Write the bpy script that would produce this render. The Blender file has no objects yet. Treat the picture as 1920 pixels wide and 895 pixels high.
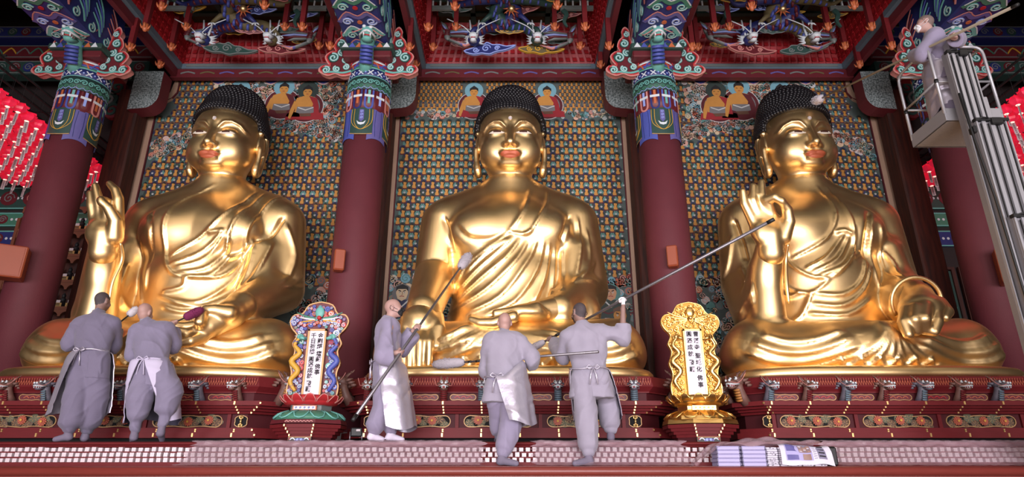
# Hall with three gilded seated statues being dusted by monks.  Units: metres.
import bpy, bmesh, math, random
import numpy as np
from mathutils import Vector, Matrix

SC = bpy.context.scene
COL = SC.collection
F_PX = 1200.0                     # focal length in pixels of the 1920-wide frame
PITCH = math.radians(20.3)        # camera looks up
CAM_Z = 1.30

# ---------------------------------------------------------------- camera
cam_d = bpy.data.cameras.new('camera')
cam_d.sensor_fit = 'HORIZONTAL'
cam_d.sensor_width = 36.0
cam_d.lens = 36.0 * F_PX / 1920.0
cam_d.clip_end = 200
cam = bpy.data.objects.new('camera', cam_d)
cam.location = (0, 0, CAM_Z)
cam.rotation_euler = (math.pi / 2 + PITCH, 0, 0)
COL.objects.link(cam)
SC.camera = cam

# ---------------------------------------------------------------- world, daylight through the hall doors, exposure
world = bpy.data.worlds.new('world')
SC.world = world
world.use_nodes = True
_bg = world.node_tree.nodes['Background']
_bg.inputs[0].default_value = (0.55, 0.52, 0.60, 1)
_bg.inputs[1].default_value = 0.10

R_SPREAD = math.radians(95)
def area_light(name, loc, target, sx, sy, power, col, spread=R_SPREAD):
    d = bpy.data.lights.new(name, 'AREA')
    d.shape = 'RECTANGLE'; d.size = sx; d.size_y = sy
    d.energy = power; d.color = col; d.spread = spread
    o = bpy.data.objects.new(name, d)
    o.location = loc
    o.rotation_euler = (Vector(target) - Vector(loc)).to_track_quat('-Z', 'Y').to_euler()
    COL.objects.link(o)
    return o

# open door bays in the wall behind the photographer (daylight)
for _x in (-8.0, -4.0, 0.0, 4.0, 8.0):
    area_light('door_daylight', (_x, -6.8, 2.5), (_x * 0.7, 9.0, 4.8), 3.3, 4.6, 290, (1.0, 0.94, 0.98))
# the lit lantern ceiling over the worshippers' part of the hall
for _x in (-7.0, 0.0, 7.0):
    area_light('lantern_ceiling_light', (_x, 0.5, 8.8), (_x, 0.6, 0.0), 6.0, 9.0, 190, (1.0, 0.86, 0.72), math.radians(170))

SC.view_settings.view_transform = 'Standard'
SC.view_settings.look = 'None'
SC.view_settings.gamma = 1.0
SC.view_settings.exposure = 0.0
SC.view_settings.use_curve_mapping = False
# ---------------------------------------------------------------- helpers
R = math.radians
TAU = 2 * math.pi
_ct, _st = math.cos(PITCH), math.sin(PITCH)

def at(px, py, Y):
    """world point at depth Y seen at photograph pixel (px, py)"""
    el = PITCH + math.atan((447.5 - py) / F_PX)
    h = Y * math.tan(el)
    return np.array([(px - 960.0) / F_PX * (Y * _ct + h * _st), Y, CAM_Z + h])

def lin(h):
    h = h.lstrip('#')
    r = []
    for i in (0, 2, 4):
        v = int(h[i:i + 2], 16) / 255
        r.append(v / 12.92 if v <= 0.04045 else ((v + 0.055) / 1.055) ** 2.4)
    return (r[0], r[1], r[2], 1.0)

MATS = {}
def mat(name, col='#808080', rough=0.6, metal=0.0, var=0.12, scale=6.0, bump=0.0, bscale=40.0, emit=None, estr=0.0,
        alpha=1.0, trans=0.0, stretch=(1, 1, 1), col2=None, spec=0.5, sheen=0.0, detail=3.0, rvar=0.0, subsurf=0.0):
    m = bpy.data.materials.new(name)
    m.use_nodes = True
    nt = m.node_tree
    b = nt.nodes['Principled BSDF']
    c = lin(col)
    tc = nt.nodes.new('ShaderNodeTexCoord')
    mp = nt.nodes.new('ShaderNodeMapping')
    mp.inputs['Scale'].default_value = stretch
    nt.links.new(tc.outputs['Object'], mp.inputs[0])
    nz = nt.nodes.new('ShaderNodeTexNoise')
    nz.inputs['Scale'].default_value = scale
    nz.inputs['Detail'].default_value = detail
    nt.links.new(mp.outputs[0], nz.inputs['Vector'])
    mix = nt.nodes.new('ShaderNodeMix'); mix.data_type = 'RGBA'
    c2 = lin(col2) if col2 else None
    if c2:
        mix.inputs['A'].default_value = c; mix.inputs['B'].default_value = c2
        mr = nt.nodes.new('ShaderNodeMapRange')
        mr.inputs['From Min'].default_value = 0.35; mr.inputs['From Max'].default_value = 0.65
        nt.links.new(nz.outputs['Fac'], mr.inputs['Value'])
        nt.links.new(mr.outputs[0], mix.inputs['Factor'])
    else:
        mix.inputs['A'].default_value = tuple(x * (1 - var) for x in c[:3]) + (1,)
        mix.inputs['B'].default_value = tuple(min(1, x * (1 + var)) for x in c[:3]) + (1,)
        nt.links.new(nz.outputs['Fac'], mix.inputs['Factor'])
    nt.links.new(mix.outputs['Result'], b.inputs['Base Color'])
    b.inputs['Roughness'].default_value = rough
    b.inputs['Metallic'].default_value = metal
    b.inputs['Specular IOR Level'].default_value = spec
    if rvar:
        mr2 = nt.nodes.new('ShaderNodeMapRange')
        mr2.inputs['To Min'].default_value = max(0.02, rough - rvar); mr2.inputs['To Max'].default_value = rough + rvar
        nt.links.new(nz.outputs['Fac'], mr2.inputs['Value'])
        nt.links.new(mr2.outputs[0], b.inputs['Roughness'])
    if bump:
        n2 = nt.nodes.new('ShaderNodeTexNoise'); n2.inputs['Scale'].default_value = bscale; n2.inputs['Detail'].default_value = 4
        nt.links.new(mp.outputs[0], n2.inputs['Vector'])
        bp = nt.nodes.new('ShaderNodeBump'); bp.inputs['Strength'].default_value = bump; bp.inputs['Distance'].default_value = 0.02
        nt.links.new(n2.outputs['Fac'], bp.inputs['Height'])
        nt.links.new(bp.outputs[0], b.inputs['Normal'])
    if emit:
        b.inputs['Emission Color'].default_value = lin(emit); b.inputs['Emission Strength'].default_value = estr
    if alpha < 1: b.inputs['Alpha'].default_value = alpha
    if trans: b.inputs['Transmission Weight'].default_value = trans
    if sheen: b.inputs['Sheen Weight'].default_value = sheen
    if subsurf: b.inputs['Subsurface Weight'].default_value = subsurf
    MATS[name] = m
    return m

def tag(o, label=None, cat=None, group=None, kind=None):
    if label: o['label'] = label
    if cat: o['category'] = cat
    if group: o['group'] = group
    if kind: o['kind'] = kind
    return o

def empty(name, loc=(0, 0, 0), rz=0.0, label=None, cat=None, group=None, parent=None):
    o = bpy.data.objects.new(name, None)
    o.empty_display_size = 0.1
    o.location = tuple(float(v) for v in loc); o.rotation_euler = (0, 0, rz)
    if parent: o.parent = parent
    COL.objects.link(o)
    return tag(o, label, cat, group)

def link(name, me, parent=None, loc=(0, 0, 0), rot=(0, 0, 0), scale=None):
    o = bpy.data.objects.new(name, me)
    o.location = tuple(float(v) for v in loc); o.rotation_euler = rot
    if scale is not None: o.scale = scale
    if parent: o.parent = parent
    COL.objects.link(o)
    return o

def copy_tree(o, parent=None):
    c = o.copy(); COL.objects.link(c)
    if parent: c.parent = parent
    for ch in o.children: copy_tree(ch, c)
    return c

def mesh_np(name, V, Fq, mats, mi=None, smooth=True):
    """fast mesh from numpy arrays; Fq is an (n,3) or (n,4) array"""
    me = bpy.data.meshes.new(name)
    V = np.asarray(V, np.float32); Fq = np.asarray(Fq, np.int32)
    n, k = Fq.shape
    me.vertices.add(len(V)); me.vertices.foreach_set('co', V.ravel())
    me.loops.add(n * k); me.loops.foreach_set('vertex_index', Fq.ravel())
    me.polygons.add(n); me.polygons.foreach_set('loop_start', np.arange(0, n * k, k, dtype=np.int32))
    me.polygons.foreach_set('loop_total', np.full(n, k, np.int32))
    me.polygons.foreach_set('use_smooth', np.full(n, smooth, bool))
    for m in (mats if isinstance(mats, (list, tuple)) else [mats]):
        me.materials.append(MATS[m] if isinstance(m, str) else m)
    if mi is not None: me.polygons.foreach_set('material_index', np.asarray(mi, np.int32))
    me.update(calc_edges=True)
    return me

class MB:
    """collects shapes; build() links them as one mesh object"""
    def __init__(s): s.v = []; s.f = []; s.m = []; s.sm = []; s.names = []; s.X = None
    def mi(s, m):
        if m not in s.names: s.names.append(m)
        return s.names.index(m)
    def add(s, V, Fs, m, smooth=False):
        o = len(s.v)
        if s.X is not None: V = [s.X(p) for p in V]
        s.v.extend([tuple(map(float, p)) for p in V])
        k = s.mi(m)
        for f in Fs:
            s.f.append(tuple(i + o for i in f)); s.m.append(k); s.sm.append(smooth)
    def mesh(s, name):
        me = bpy.data.meshes.new(name)
        me.from_pydata(s.v, [], s.f)
        for n in s.names: me.materials.append(MATS[n])
        me.polygons.foreach_set('material_index', s.m)
        me.polygons.foreach_set('use_smooth', s.sm)
        me.update()
        return me
    def build(s, name, parent=None, loc=(0, 0, 0), rot=(0, 0, 0)):
        return link(name, s.mesh(name), parent, loc, rot)
    # ---- solids
    def box(s, c, d, m, rz=0.0, bev=0.0, M=None):
        hx, hy, hz = d[0] / 2, d[1] / 2, d[2] / 2
        if bev <= 0:
            V = [(x, y, z) for x in (-hx, hx) for y in (-hy, hy) for z in (-hz, hz)]
            Fs = [(0, 1, 3, 2), (4, 6, 7, 5), (0, 4, 5, 1), (2, 3, 7, 6), (0, 2, 6, 4), (1, 5, 7, 3)]
        else:
            b = min(bev, hx * .9, hy * .9, hz * .9)
            V = []
            for z, i in ((-hz, b), (-hz + b, 0), (hz - b, 0), (hz, b)):
                for x, y in ((-hx + b, -hy + i), (hx - b, -hy + i), (hx - i, -hy + b), (hx - i, hy - b), (hx - b, hy - i), (-hx + b, hy - i), (-hx + i, hy - b), (-hx + i, -hy + b)):
                    V.append((x, y, z))
            Fs = [tuple(range(7, -1, -1)), tuple(range(24, 32))]
            for r in range(3):
                for k in range(8):
                    Fs.append((r * 8 + k, r * 8 + (k + 1) % 8, r * 8 + 8 + (k + 1) % 8, r * 8 + 8 + k))
        if M is not None: V = [tuple(M @ Vector(p)) for p in V]
        if rz:
            cc, ss = math.cos(rz), math.sin(rz)
            V = [(x * cc - y * ss, x * ss + y * cc, z) for x, y, z in V]
        s.add([(x + c[0], y + c[1], z + c[2]) for x, y, z in V], Fs, m)
    def bar(s, a, b, w, t, m, up=(0, 0, 1)):
        """square bar from a to b"""
        a, b = Vector(a), Vector(b); d = (b - a)
        L = d.length; d = d.normalized()
        u = Vector(up)
        if abs(d.dot(u)) > .95: u = Vector((0, 1, 0))
        x = d.cross(u).normalized(); z = x.cross(d).normalized()
        V = []
        for p in (a, b):
            for sx, sz in ((-1, -1), (1, -1), (1, 1), (-1, 1)):
                V.append(tuple(p + x * (sx * w / 2) + z * (sz * t / 2)))
        s.add(V, [(3, 2, 1, 0), (4, 5, 6, 7)] + [(k, (k + 1) % 4, 4 + (k + 1) % 4, 4 + k) for k in range(4)], m)
    def tube(s, pts, r, m, n=8, cap=True, closed=False, flat=1.0, up=None):
        P = [Vector(tuple(map(float, p))) for p in pts]
        rr = r if isinstance(r, (list, tuple, np.ndarray)) else [r] * len(P)
        N = len(P); V = []; prev = None
        for i in range(N):
            a = P[i - 1] if (i > 0 or closed) else P[i]
            b = P[(i + 1) % N] if (i < N - 1 or closed) else P[i]
            d = b - a
            d = d.normalized() if d.length > 1e-9 else Vector((0, 0, 1))
            if prev is None:
                u = Vector(up) if up else (Vector((0, 0, 1)) if abs(d.z) < .9 else Vector((0, 1, 0)))
                x = d.cross(u).normalized()
            else:
                x = (prev - d * prev.dot(d))
                x = x.normalized() if x.length > 1e-6 else d.orthogonal().normalized()
            prev = x
            y = d.cross(x)
            for k in range(n):
                t = TAU * k / n
                V.append(tuple(P[i] + x * (math.cos(t) * rr[i]) + y * (math.sin(t) * rr[i] * flat)))
        Fs = []
        for i in range(N if closed else N - 1):
            j = (i + 1) % N
            for k in range(n):
                Fs.append((i * n + k, i * n + (k + 1) % n, j * n + (k + 1) % n, j * n + k))
        if cap and not closed:
            Fs.append(tuple(range(n - 1, -1, -1))); Fs.append(tuple((N - 1) * n + k for k in range(n)))
        s.add(V, Fs, m, True)
    def lathe(s, prof, c, m, n=24, axis=None, a0=0.0, a1=TAU, smooth=True):
        """profile of (radius, height) around z at c"""
        full = abs(a1 - a0 - TAU) < 1e-6
        K = n if full else n + 1
        V = []
        for r, z in prof:
            for k in range(K):
                t = a0 + (a1 - a0) * k / n
                p = Vector((r * math.cos(t), r * math.sin(t), z))
                if axis is not None: p = axis @ p
                V.append((p.x + c[0], p.y + c[1], p.z + c[2]))
        Fs = []
        for i in range(len(prof) - 1):
            for k in range(n):
                k2 = (k + 1) % K
                Fs.append((i * K + k, i * K + k2, (i + 1) * K + k2, (i + 1) * K + k))
        if full:
            if prof[0][0] > 1e-6: Fs.append(tuple(range(K - 1, -1, -1)))
            if prof[-1][0] > 1e-6: Fs.append(tuple((len(prof) - 1) * K + k for k in range(K)))
        s.add(V, Fs, m, smooth)
    def ball(s, c, r, m, n=10, k=6, M=None):
        rx, ry, rz = r if isinstance(r, (tuple, list)) else (r, r, r)
        V = [(0, 0, -rz)]
        for i in range(1, k):
            ph = -math.pi / 2 + math.pi * i / k
            for j in range(n):
                t = TAU * j / n
                V.append((rx * math.cos(ph) * math.cos(t), ry * math.cos(ph) * math.sin(t), rz * math.sin(ph)))
        V.append((0, 0, rz))
        Fs = []
        for j in range(n):
            Fs.append((0, 1 + (j + 1) % n, 1 + j))
            Fs.append((len(V) - 1, 1 + (k - 2) * n + j, 1 + (k - 2) * n + (j + 1) % n))
        for i in range(k - 2):
            for j in range(n):
                a = 1 + i * n
                Fs.append((a + j, a + (j + 1) % n, a + n + (j + 1) % n, a + n + j))
        if M is not None: V = [tuple(M @ Vector(p)) for p in V]
        s.add([(p[0] + c[0], p[1] + c[1], p[2] + c[2]) for p in V], Fs, m, True)
    def prism(s, pts, y0, y1, m, side=None):
        """outline (x,z) extruded along y from y0 (front) to y1"""
        n = len(pts)
        if sum(pts[i][0] * pts[(i + 1) % n][1] - pts[(i + 1) % n][0] * pts[i][1] for i in range(n)) < 0: pts = pts[::-1]
        V = [(p[0], y0, p[1]) for p in pts] + [(p[0], y1, p[1]) for p in pts]
        s.add(V, [tuple(range(n)), tuple(range(2 * n - 1, n - 1, -1))], m)
        s.add(V, [(i, i + n, (i + 1) % n + n, (i + 1) % n) for i in range(n)], side or m)
    # ---- relief drawn in a (u,v) plane lifted by w, put in place by s.X
    def poly(s, pts, w, m, t=0.0):
        n = len(pts)
        if sum(pts[i][0] * pts[(i + 1) % n][1] - pts[(i + 1) % n][0] * pts[i][1] for i in range(n)) < 0: pts = pts[::-1]
        V = [(p[0], p[1], w) for p in pts]
        Fs = [tuple(range(n))]
        if t > 0:
            V += [(p[0], p[1], w - t) for p in pts]
            Fs += [(i + n, (i + 1) % n + n, (i + 1) % n, i) for i in range(n)]
        s.add(V, Fs, m)
    def disc(s, c, r, w, m, n=10, t=0.0, ry=None, a0=0, a1=TAU):
        ry = ry or r
        s.poly([(c[0] + r * math.cos(a0 + (a1 - a0) * k / n), c[1] + ry * math.sin(a0 + (a1 - a0) * k / n)) for k in range(n if abs(a1 - a0 - TAU) < 1e-6 else n + 1)], w, m, t)
    def stroke(s, pts, wd, w, m, t=0.0, closed=False, dome=False):
        """flat ribbon along pts of width wd (number or list)"""
        N = len(pts)
        ws = wd if isinstance(wd, (list, tuple)) else [wd] * N
        L = []; Rr = []
        for i in range(N):
            a = pts[i - 1] if (i > 0 or closed) else pts[i]
            b = pts[(i + 1) % N] if (i < N - 1 or closed) else pts[i]
            dx, dy = b[0] - a[0], b[1] - a[1]
            l = math.hypot(dx, dy) or 1
            nx, ny = -dy / l * ws[i] / 2, dx / l * ws[i] / 2
            L.append((pts[i][0] + nx, pts[i][1] + ny)); Rr.append((pts[i][0] - nx, pts[i][1] - ny))
        rows = [[(p[0], p[1], w) for p in Rr], [(p[0], p[1], w) for p in L]]
        if t > 0:
            if dome:
                rows = [[(p[0], p[1], w - t) for p in Rr], [(p[0], p[1], w) for p in pts], [(p[0], p[1], w - t) for p in L]]
            else:
                rows = [[(p[0], p[1], w - t) for p in Rr]] + rows + [[(p[0], p[1], w - t) for p in L]]
        V = [p for r in rows for p in r]
        Fs = []
        for k in range(len(rows) - 1):
            for i in range(N if closed else N - 1):
                j = (i + 1) % N
                Fs.append((k * N + i, k * N + j, (k + 1) * N + j, (k + 1) * N + i))
        s.add(V, Fs, m, dome)

def spiral(c, r0, r1, a0, turns, n=18):
    return [(c[0] + (r0 + (r1 - r0) * k / n) * math.cos(a0 + TAU * turns * k / n), c[1] + (r0 + (r1 - r0) * k / n) * math.sin(a0 + TAU * turns * k / n)) for k in range(n + 1)]

def smooth_line(pts, n=4, closed=False):
    """Catmull-Rom through pts (any dimension)"""
    P = [np.array(p, float) for p in pts]
    N = len(P); out = []
    for i in range(N if closed else N - 1):
        p0 = P[(i - 1) % N] if (i > 0 or closed) else P[0]
        p1 = P[i]; p2 = P[(i + 1) % N]
        p3 = P[(i + 2) % N] if (i < N - 2 or closed) else P[-1]
        for k in range(n):
            t = k / n
            out.append(0.5 * (2 * p1 + (p2 - p0) * t + (2 * p0 - 5 * p1 + 4 * p2 - p3) * t * t + (3 * p1 - p0 - 3 * p2 + p3) * t ** 3))
    if not closed: out.append(P[-1])
    return [tuple(p) for p in out]

# ---------------------------------------------------------------- implicit surfaces (numpy)
def sd_ball(P, c, r):
    q = P - np.array(c, np.float32)
    r = np.array(r if hasattr(r, '__len__') else (r, r, r), np.float32)
    k0 = np.sqrt(((q / r) ** 2).sum(1)); k1 = np.sqrt(((q / (r * r)) ** 2).sum(1))
    return k0 * (k0 - 1) / np.maximum(k1, 1e-6)
def sd_cap(P, a, b, ra, rb=None, sq=None):
    rb = ra if rb is None else rb
    a = np.array(a, np.float32); b = np.array(b, np.float32)
    if sq is not None:
        P = P * np.array(sq, np.float32); a = a * np.array(sq, np.float32); b = b * np.array(sq, np.float32)
    ba = b - a; L = float((ba * ba).sum()) or 1e-9
    h = np.clip(((P - a) @ ba) / L, 0, 1)
    d = P - a - h[:, None] * ba
    return np.sqrt((d * d).sum(1)) - (ra + (rb - ra) * h)
def sd_chain(P, pts, rs):
    d = None
    for i in range(len(pts) - 1):
        e = sd_cap(P, pts[i], pts[i + 1], rs[i], rs[i + 1])
        d = e if d is None else np.minimum(d, e)
    return d
def sd_box(P, c, hd, r=0.02):
    q = np.abs(P - np.array(c, np.float32)) - np.array(hd, np.float32) + r
    return np.sqrt((np.maximum(q, 0) ** 2).sum(1)) + np.minimum(q.max(1), 0) - r
def smin(a, b, k):
    h = np.maximum(k - np.abs(a - b), 0) / k
    return np.minimum(a, b) - h * h * k * 0.25
def smax(a, b, k): return -smin(-a, -b, k)

def isosurf(f, lo, hi, h):
    """surface nets over a narrow band; returns verts, quads"""
    lo = np.array(lo, np.float32); hi = np.array(hi, np.float32)
    B = 4
    nb = np.ceil((hi - lo) / (h * B)).astype(int)
    n = nb * B + 1
    cx = [lo[i] + (np.arange(nb[i]) + .5) * h * B for i in range(3)]
    G = np.stack(np.meshgrid(*cx, indexing='ij'), -1).reshape(-1, 3).astype(np.float32)
    d = f(G)
    act = (np.abs(d) < h * B * 1.25).reshape(nb)
    D = np.full(n, 1.0, np.float32)
    neg = np.repeat(np.repeat(np.repeat((d < 0).reshape(nb), B, 0), B, 1), B, 2)
    D[:-1, :-1, :-1][neg] = -1.0
    need = np.zeros(n, bool)
    A = np.repeat(np.repeat(np.repeat(act, B, 0), B, 1), B, 2)
    for dx in (0, 1):
        for dy in (0, 1):
            for dz in (0, 1):
                need[dx:n[0] - 1 + dx, dy:n[1] - 1 + dy, dz:n[2] - 1 + dz] |= A
    ix = np.argwhere(need)
    pts = (lo + ix * np.float32(h)).astype(np.float32)
    vals = np.empty(len(pts), np.float32)
    for k in range(0, len(pts), 200000): vals[k:k + 200000] = f(pts[k:k + 200000])
    D[need] = vals
    S = D < 0
    c = np.zeros(n - 1, np.int8)
    for dx in (0, 1):
        for dy in (0, 1):
            for dz in (0, 1):
                c += S[dx:n[0] - 1 + dx, dy:n[1] - 1 + dy, dz:n[2] - 1 + dz]
    mixed = (c > 0) & (c < 8) & A
    cells = np.argwhere(mixed)
    idx = np.full(n - 1, -1, np.int64); idx[mixed] = np.arange(len(cells))
    acc = np.zeros((len(cells), 3), np.float32); cnt = np.zeros(len(cells), np.float32)
    cor = [(0, 0, 0), (1, 0, 0), (0, 1, 0), (1, 1, 0), (0, 0, 1), (1, 0, 1), (0, 1, 1), (1, 1, 1)]
    vv = [D[cells[:, 0] + a, cells[:, 1] + b, cells[:, 2] + e] for a, b, e in cor]
    for i in range(8):
        for j in range(i + 1, 8):
            if bin(i ^ j).count('1') != 1: continue
            a, b = vv[i], vv[j]
            m = (a < 0) != (b < 0)
            t = np.where(m, a / np.where(m, a - b, 1), 0).astype(np.float32)
            p = np.array(cor[i], np.float32) + t[:, None] * (np.array(cor[j], np.float32) - np.array(cor[i], np.float32))
            acc += p * m[:, None]; cnt += m
    V = lo + (cells + acc / np.maximum(cnt, 1)[:, None]) * h
    Q = []
    for ax in range(3):
        sl0 = [slice(None)] * 3; sl1 = [slice(None)] * 3
        sl0[ax] = slice(0, -1); sl1[ax] = slice(1, None)
        s0 = S[tuple(sl0)]; s1 = S[tuple(sl1)]
        for flip in (False, True):
            e = np.argwhere((s0 & ~s1) if not flip else (~s0 & s1))
            u, v = (ax + 1) % 3, (ax + 2) % 3
            ok = (e[:, u] > 0) & (e[:, v] > 0) & (e[:, u] < n[u] - 1) & (e[:, v] < n[v] - 1)
            e = e[ok]
            q = []
            for du, dv in ((-1, -1), (0, -1), (0, 0), (-1, 0)):
                g = e.copy(); g[:, u] += du; g[:, v] += dv
                q.append(idx[g[:, 0], g[:, 1], g[:, 2]])
            q = np.stack(q, 1)
            if flip: q = q[:, ::-1]
            Q.append(q[(q >= 0).all(1)])
    return V.astype(np.float32), np.concatenate(Q).astype(np.int32)

def vnormals(V, Q):
    a = V[Q[:, 2]] - V[Q[:, 0]]; b = V[Q[:, 3]] - V[Q[:, 1]]
    fn = np.cross(a, b)
    N = np.zeros_like(V)
    for k in range(4):
        for i in range(3): N[:, i] += np.bincount(Q[:, k], fn[:, i], len(V)).astype(np.float32)
    return N / np.maximum(np.linalg.norm(N, axis=1), 1e-9)[:, None]

def vsmooth(V, Q, it=2, lam=0.5):
    E = np.concatenate([Q[:, [0, 1]], Q[:, [1, 2]], Q[:, [2, 3]], Q[:, [3, 0]]])
    E = np.concatenate([E, E[:, ::-1]])
    dg = np.bincount(E[:, 0], minlength=len(V)).astype(np.float32)
    for _ in range(it):
        S = np.stack([np.bincount(E[:, 0], V[E[:, 1], i], len(V)) for i in range(3)], 1) / np.maximum(dg, 1)[:, None]
        V = V + lam * (S - V).astype(np.float32)
    return V.astype(np.float32)

def line_dist(X, Z, pts):
    """distance in a plane to a polyline, and the parameter 0..1 along it"""
    best = np.full(len(X), 1e9, np.float32); par = np.zeros(len(X), np.float32); sd = np.zeros(len(X), np.float32)
    n = len(pts) - 1
    for i in range(n):
        ax, az = pts[i]; bx, bz = pts[i + 1]
        dx, dz = bx - ax, bz - az; L = dx * dx + dz * dz or 1e-9
        h = np.clip(((X - ax) * dx + (Z - az) * dz) / L, 0, 1)
        ex = X - ax - h * dx; ez = Z - az - h * dz
        d = np.sqrt(ex * ex + ez * ez)
        m = d < best
        best[m] = d[m]; par[m] = ((i + h) / n)[m]; sd[m] = np.sign(ex * dz - ez * dx)[m]
    return best, par, sd
# ---------------------------------------------------------------- materials
mat('gold', '#f5d299', 0.39, 1.0, var=0.05, scale=3.0, bump=0.025, bscale=90, rvar=0.06)
mat('gold_dull', '#a87c3c', 0.45, 1.0, var=0.10, scale=5.0)
mat('gold_carved', '#e3bb74', 0.33, 1.0, var=0.08, scale=30.0)
mat('hair_black', '#141216', 0.42, 0.0, var=0.2)
mat('lip_red', '#b0583a', 0.5, 0.2, var=0.05)
mat('eye_white', '#cfc4b4', 0.5, var=0.02)
mat('eye_dark', '#3a140e', 0.4, var=0.05)
mat('crystal', '#f4f4ff', 0.05, 0.0, var=0.02, trans=0.6)
mat('wood_red', '#621a1e', 0.55, spec=0.22, var=0.18, scale=5, stretch=(1, 6, 6))
mat('wood_red_dark', '#45151a', 0.6, spec=0.22, var=0.2, scale=5)
mat('wood_red_rail', '#74302a', 0.35, var=0.18, scale=5, stretch=(1, 6, 6))
mat('wood_brown', '#4c1f14', 0.6, scale=3, stretch=(6, 6, .5), col2='#2c110c')
mat('column_red', '#58242c', 0.66, spec=0.3, var=0.14, scale=3, bump=0.08, bscale=60)
mat('hall_wall', '#251b1b', 0.8, var=0.3)
mat('hall_floor', '#c2a587', 0.45, var=0.25, scale=1.5, stretch=(1, 8, 1))
mat('hall_front', '#cbb09a', 0.8, var=0.15)
mat('hall_side', '#5c4438', 0.8, var=0.2)
mat('black_and_shade', '#0c0a0b', 0.9)  # near-black; also stands for shade under pedestals and inside carved openings
mat('frame_beige', '#a78873', 0.6, var=0.08)
mat('paint_ground', '#4a5451', 0.7, var=0.2, scale=8)
for n, c in dict(p_ochre='#b9813c', p_ochre2='#a8722f', p_teal='#517d78', p_dgreen='#2c3834', p_navy='#27294a', p_white='#b9b9b8',
                 p_sky='#6f9dab', p_pink='#c89a8c', p_salmon='#b3604a', p_red='#8c1f27', p_maroon='#541820', p_black='#1c1a1c', p_grey='#6c6a6c',
                 p_green='#3c5b50', p_blue='#4450a8', p_lblue='#7f8fc8', p_cream='#c9b191', p_brown='#5e4030', p_olive='#5d5234', p_skin='#b98a68',
                 p_orange='#c5572c', p_violet='#5b5080', p_yellow='#c79a3a').items():
    mat(n, c, 0.65, var=0.10, scale=12)
for n, c in dict(d_teal='#64a39b', d_green='#3f7560', d_dgreen='#27423c', d_blue='#46519c', d_navy='#252c66', d_lblue='#8fa0dc', d_white='#c6ccd0', d_pink='#bb7a74',
                 d_red='#a8242a', d_maroon='#5c1a22', d_orange='#b3603a', d_black='#1d1b20', d_yellow='#c29432', d_grey='#6a706e', d_violet='#5a558e').items():
    mat(n, c, 0.5, var=0.10, scale=15)
mat('coffer_red', '#96141c', 0.5, var=0.2, scale=20)
mat('coffer_bar', '#596a76', 0.5, var=0.15, scale=8)
mat('coffer_olive', '#3d3016', 0.7, var=0.3)
mat('pattern_grey', '#3b4646', 0.7, col2='#8b9494', scale=30, detail=1)
mat('orange_box', '#8c4229', 0.45, var=0.06)
mat('monk_grey', '#857d95', 0.85, var=0.07, scale=9, bump=0.15, bscale=160, sheen=0.2)
mat('monk_grey_b', '#6a6379', 0.85, var=0.07, scale=9, bump=0.15, bscale=160, sheen=0.2)
mat('monk_grey_d', '#766f86', 0.85, var=0.07, scale=9, bump=0.15, bscale=160, sheen=0.2)
mat('monk_grey_c', '#8e8898', 0.85, var=0.07, scale=9, bump=0.15, bscale=160, sheen=0.2)
mat('apron_silver', '#b9b3c2', 0.38, 0.55, var=0.08, scale=10, bump=0.3, bscale=12)
mat('apron_white', '#b6aec6', 0.7, var=0.05)
mat('apron_lining', '#3b3748', 0.7, var=0.1)
mat('skin', '#a5827a', 0.55, var=0.05, scale=14, subsurf=0.05)
mat('skin_dark', '#876a63', 0.55, var=0.06, scale=14)
mat('stubble', '#6b5a56', 0.75, var=0.1, scale=60)
mat('stubble_dark', '#453c3f', 0.8, var=0.15, scale=60)
mat('sock_grey', '#6e6678', 0.9, var=0.08)
mat('sock_white', '#c9c0d0', 0.85, var=0.04)
mat('mask_black', '#17161a', 0.7)
mat('mask_white', '#dcdce2', 0.7)
mat('glove_white', '#e2dde2', 0.8)
mat('glove_red', '#c21830', 0.6)
mat('duster_grey', '#a9a2aa', 0.95, var=0.15, scale=30)
mat('duster_purple', '#6d2049', 0.95, var=0.2, scale=30)
mat('duster_white', '#cfc8cf', 0.95, var=0.1, scale=30)
mat('pole_metal', '#7b777d', 0.35, 0.7, var=0.05)
mat('pole_wood', '#8d8271', 0.5, var=0.1)
mat('pole_black', '#121214', 0.5)
mat('alu', '#a2a1a6', 0.45, 0.45, var=0.05, scale=4)
mat('alu_dark', '#8a888d', 0.45, 0.4, var=0.06)
mat('alu_floor', '#a39f9c', 0.5, 0.2, var=0.15, scale=30)
mat('rubber', '#0f0f11', 0.55)
mat('lantern_red', '#d8204a', 0.35, var=0.15, scale=25, emit='#ff2a48', estr=0.34)
mat('lantern_glow', '#ffc0b4', 0.4, emit='#ffb0a0', estr=2.0)
mat('tag_white', '#b9aeb0', 0.7, var=0.05)
mat('ink', '#141014', 0.8)
mat('tablet_white', '#d3c9d6', 0.6, var=0.02)
mat('stud_white', '#cdbfc4', 0.4, var=0.15, scale=40)
mat('paper_white', '#c9c4d4', 0.8, var=0.05)
mat('paper_lilac', '#9f99c4', 0.8, var=0.06)
mat('paper_edge', '#a9a3c8', 0.8, var=0.10, scale=60, stretch=(.1, .1, 6))
mat('paper_grey', '#77738a', 0.8, var=0.1)
mat('carve_green', '#5b5a46', 0.7, var=0.2, scale=20)
mat('carve_brown', '#5a4434', 0.7, var=0.2, scale=20)
mat('carve_orange', '#a8523a', 0.6, var=0.15, scale=20)
mat('dragon_brown', '#6a4a42', 0.55, var=0.2, scale=20)
mat('dragon_grey', '#5a5560', 0.55, var=0.2, scale=20)
mat('dragon_ochre', '#a06a34', 0.55, var=0.2, scale=20)
mat('gold_leaf', '#e0b878', 0.35, 0.7, var=0.1)
mat('gold_line', '#b08a5c', 0.5, 0.3, var=0.1)
mat('shelf_wood', '#6a3c28', 0.55, var=0.15)
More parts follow.
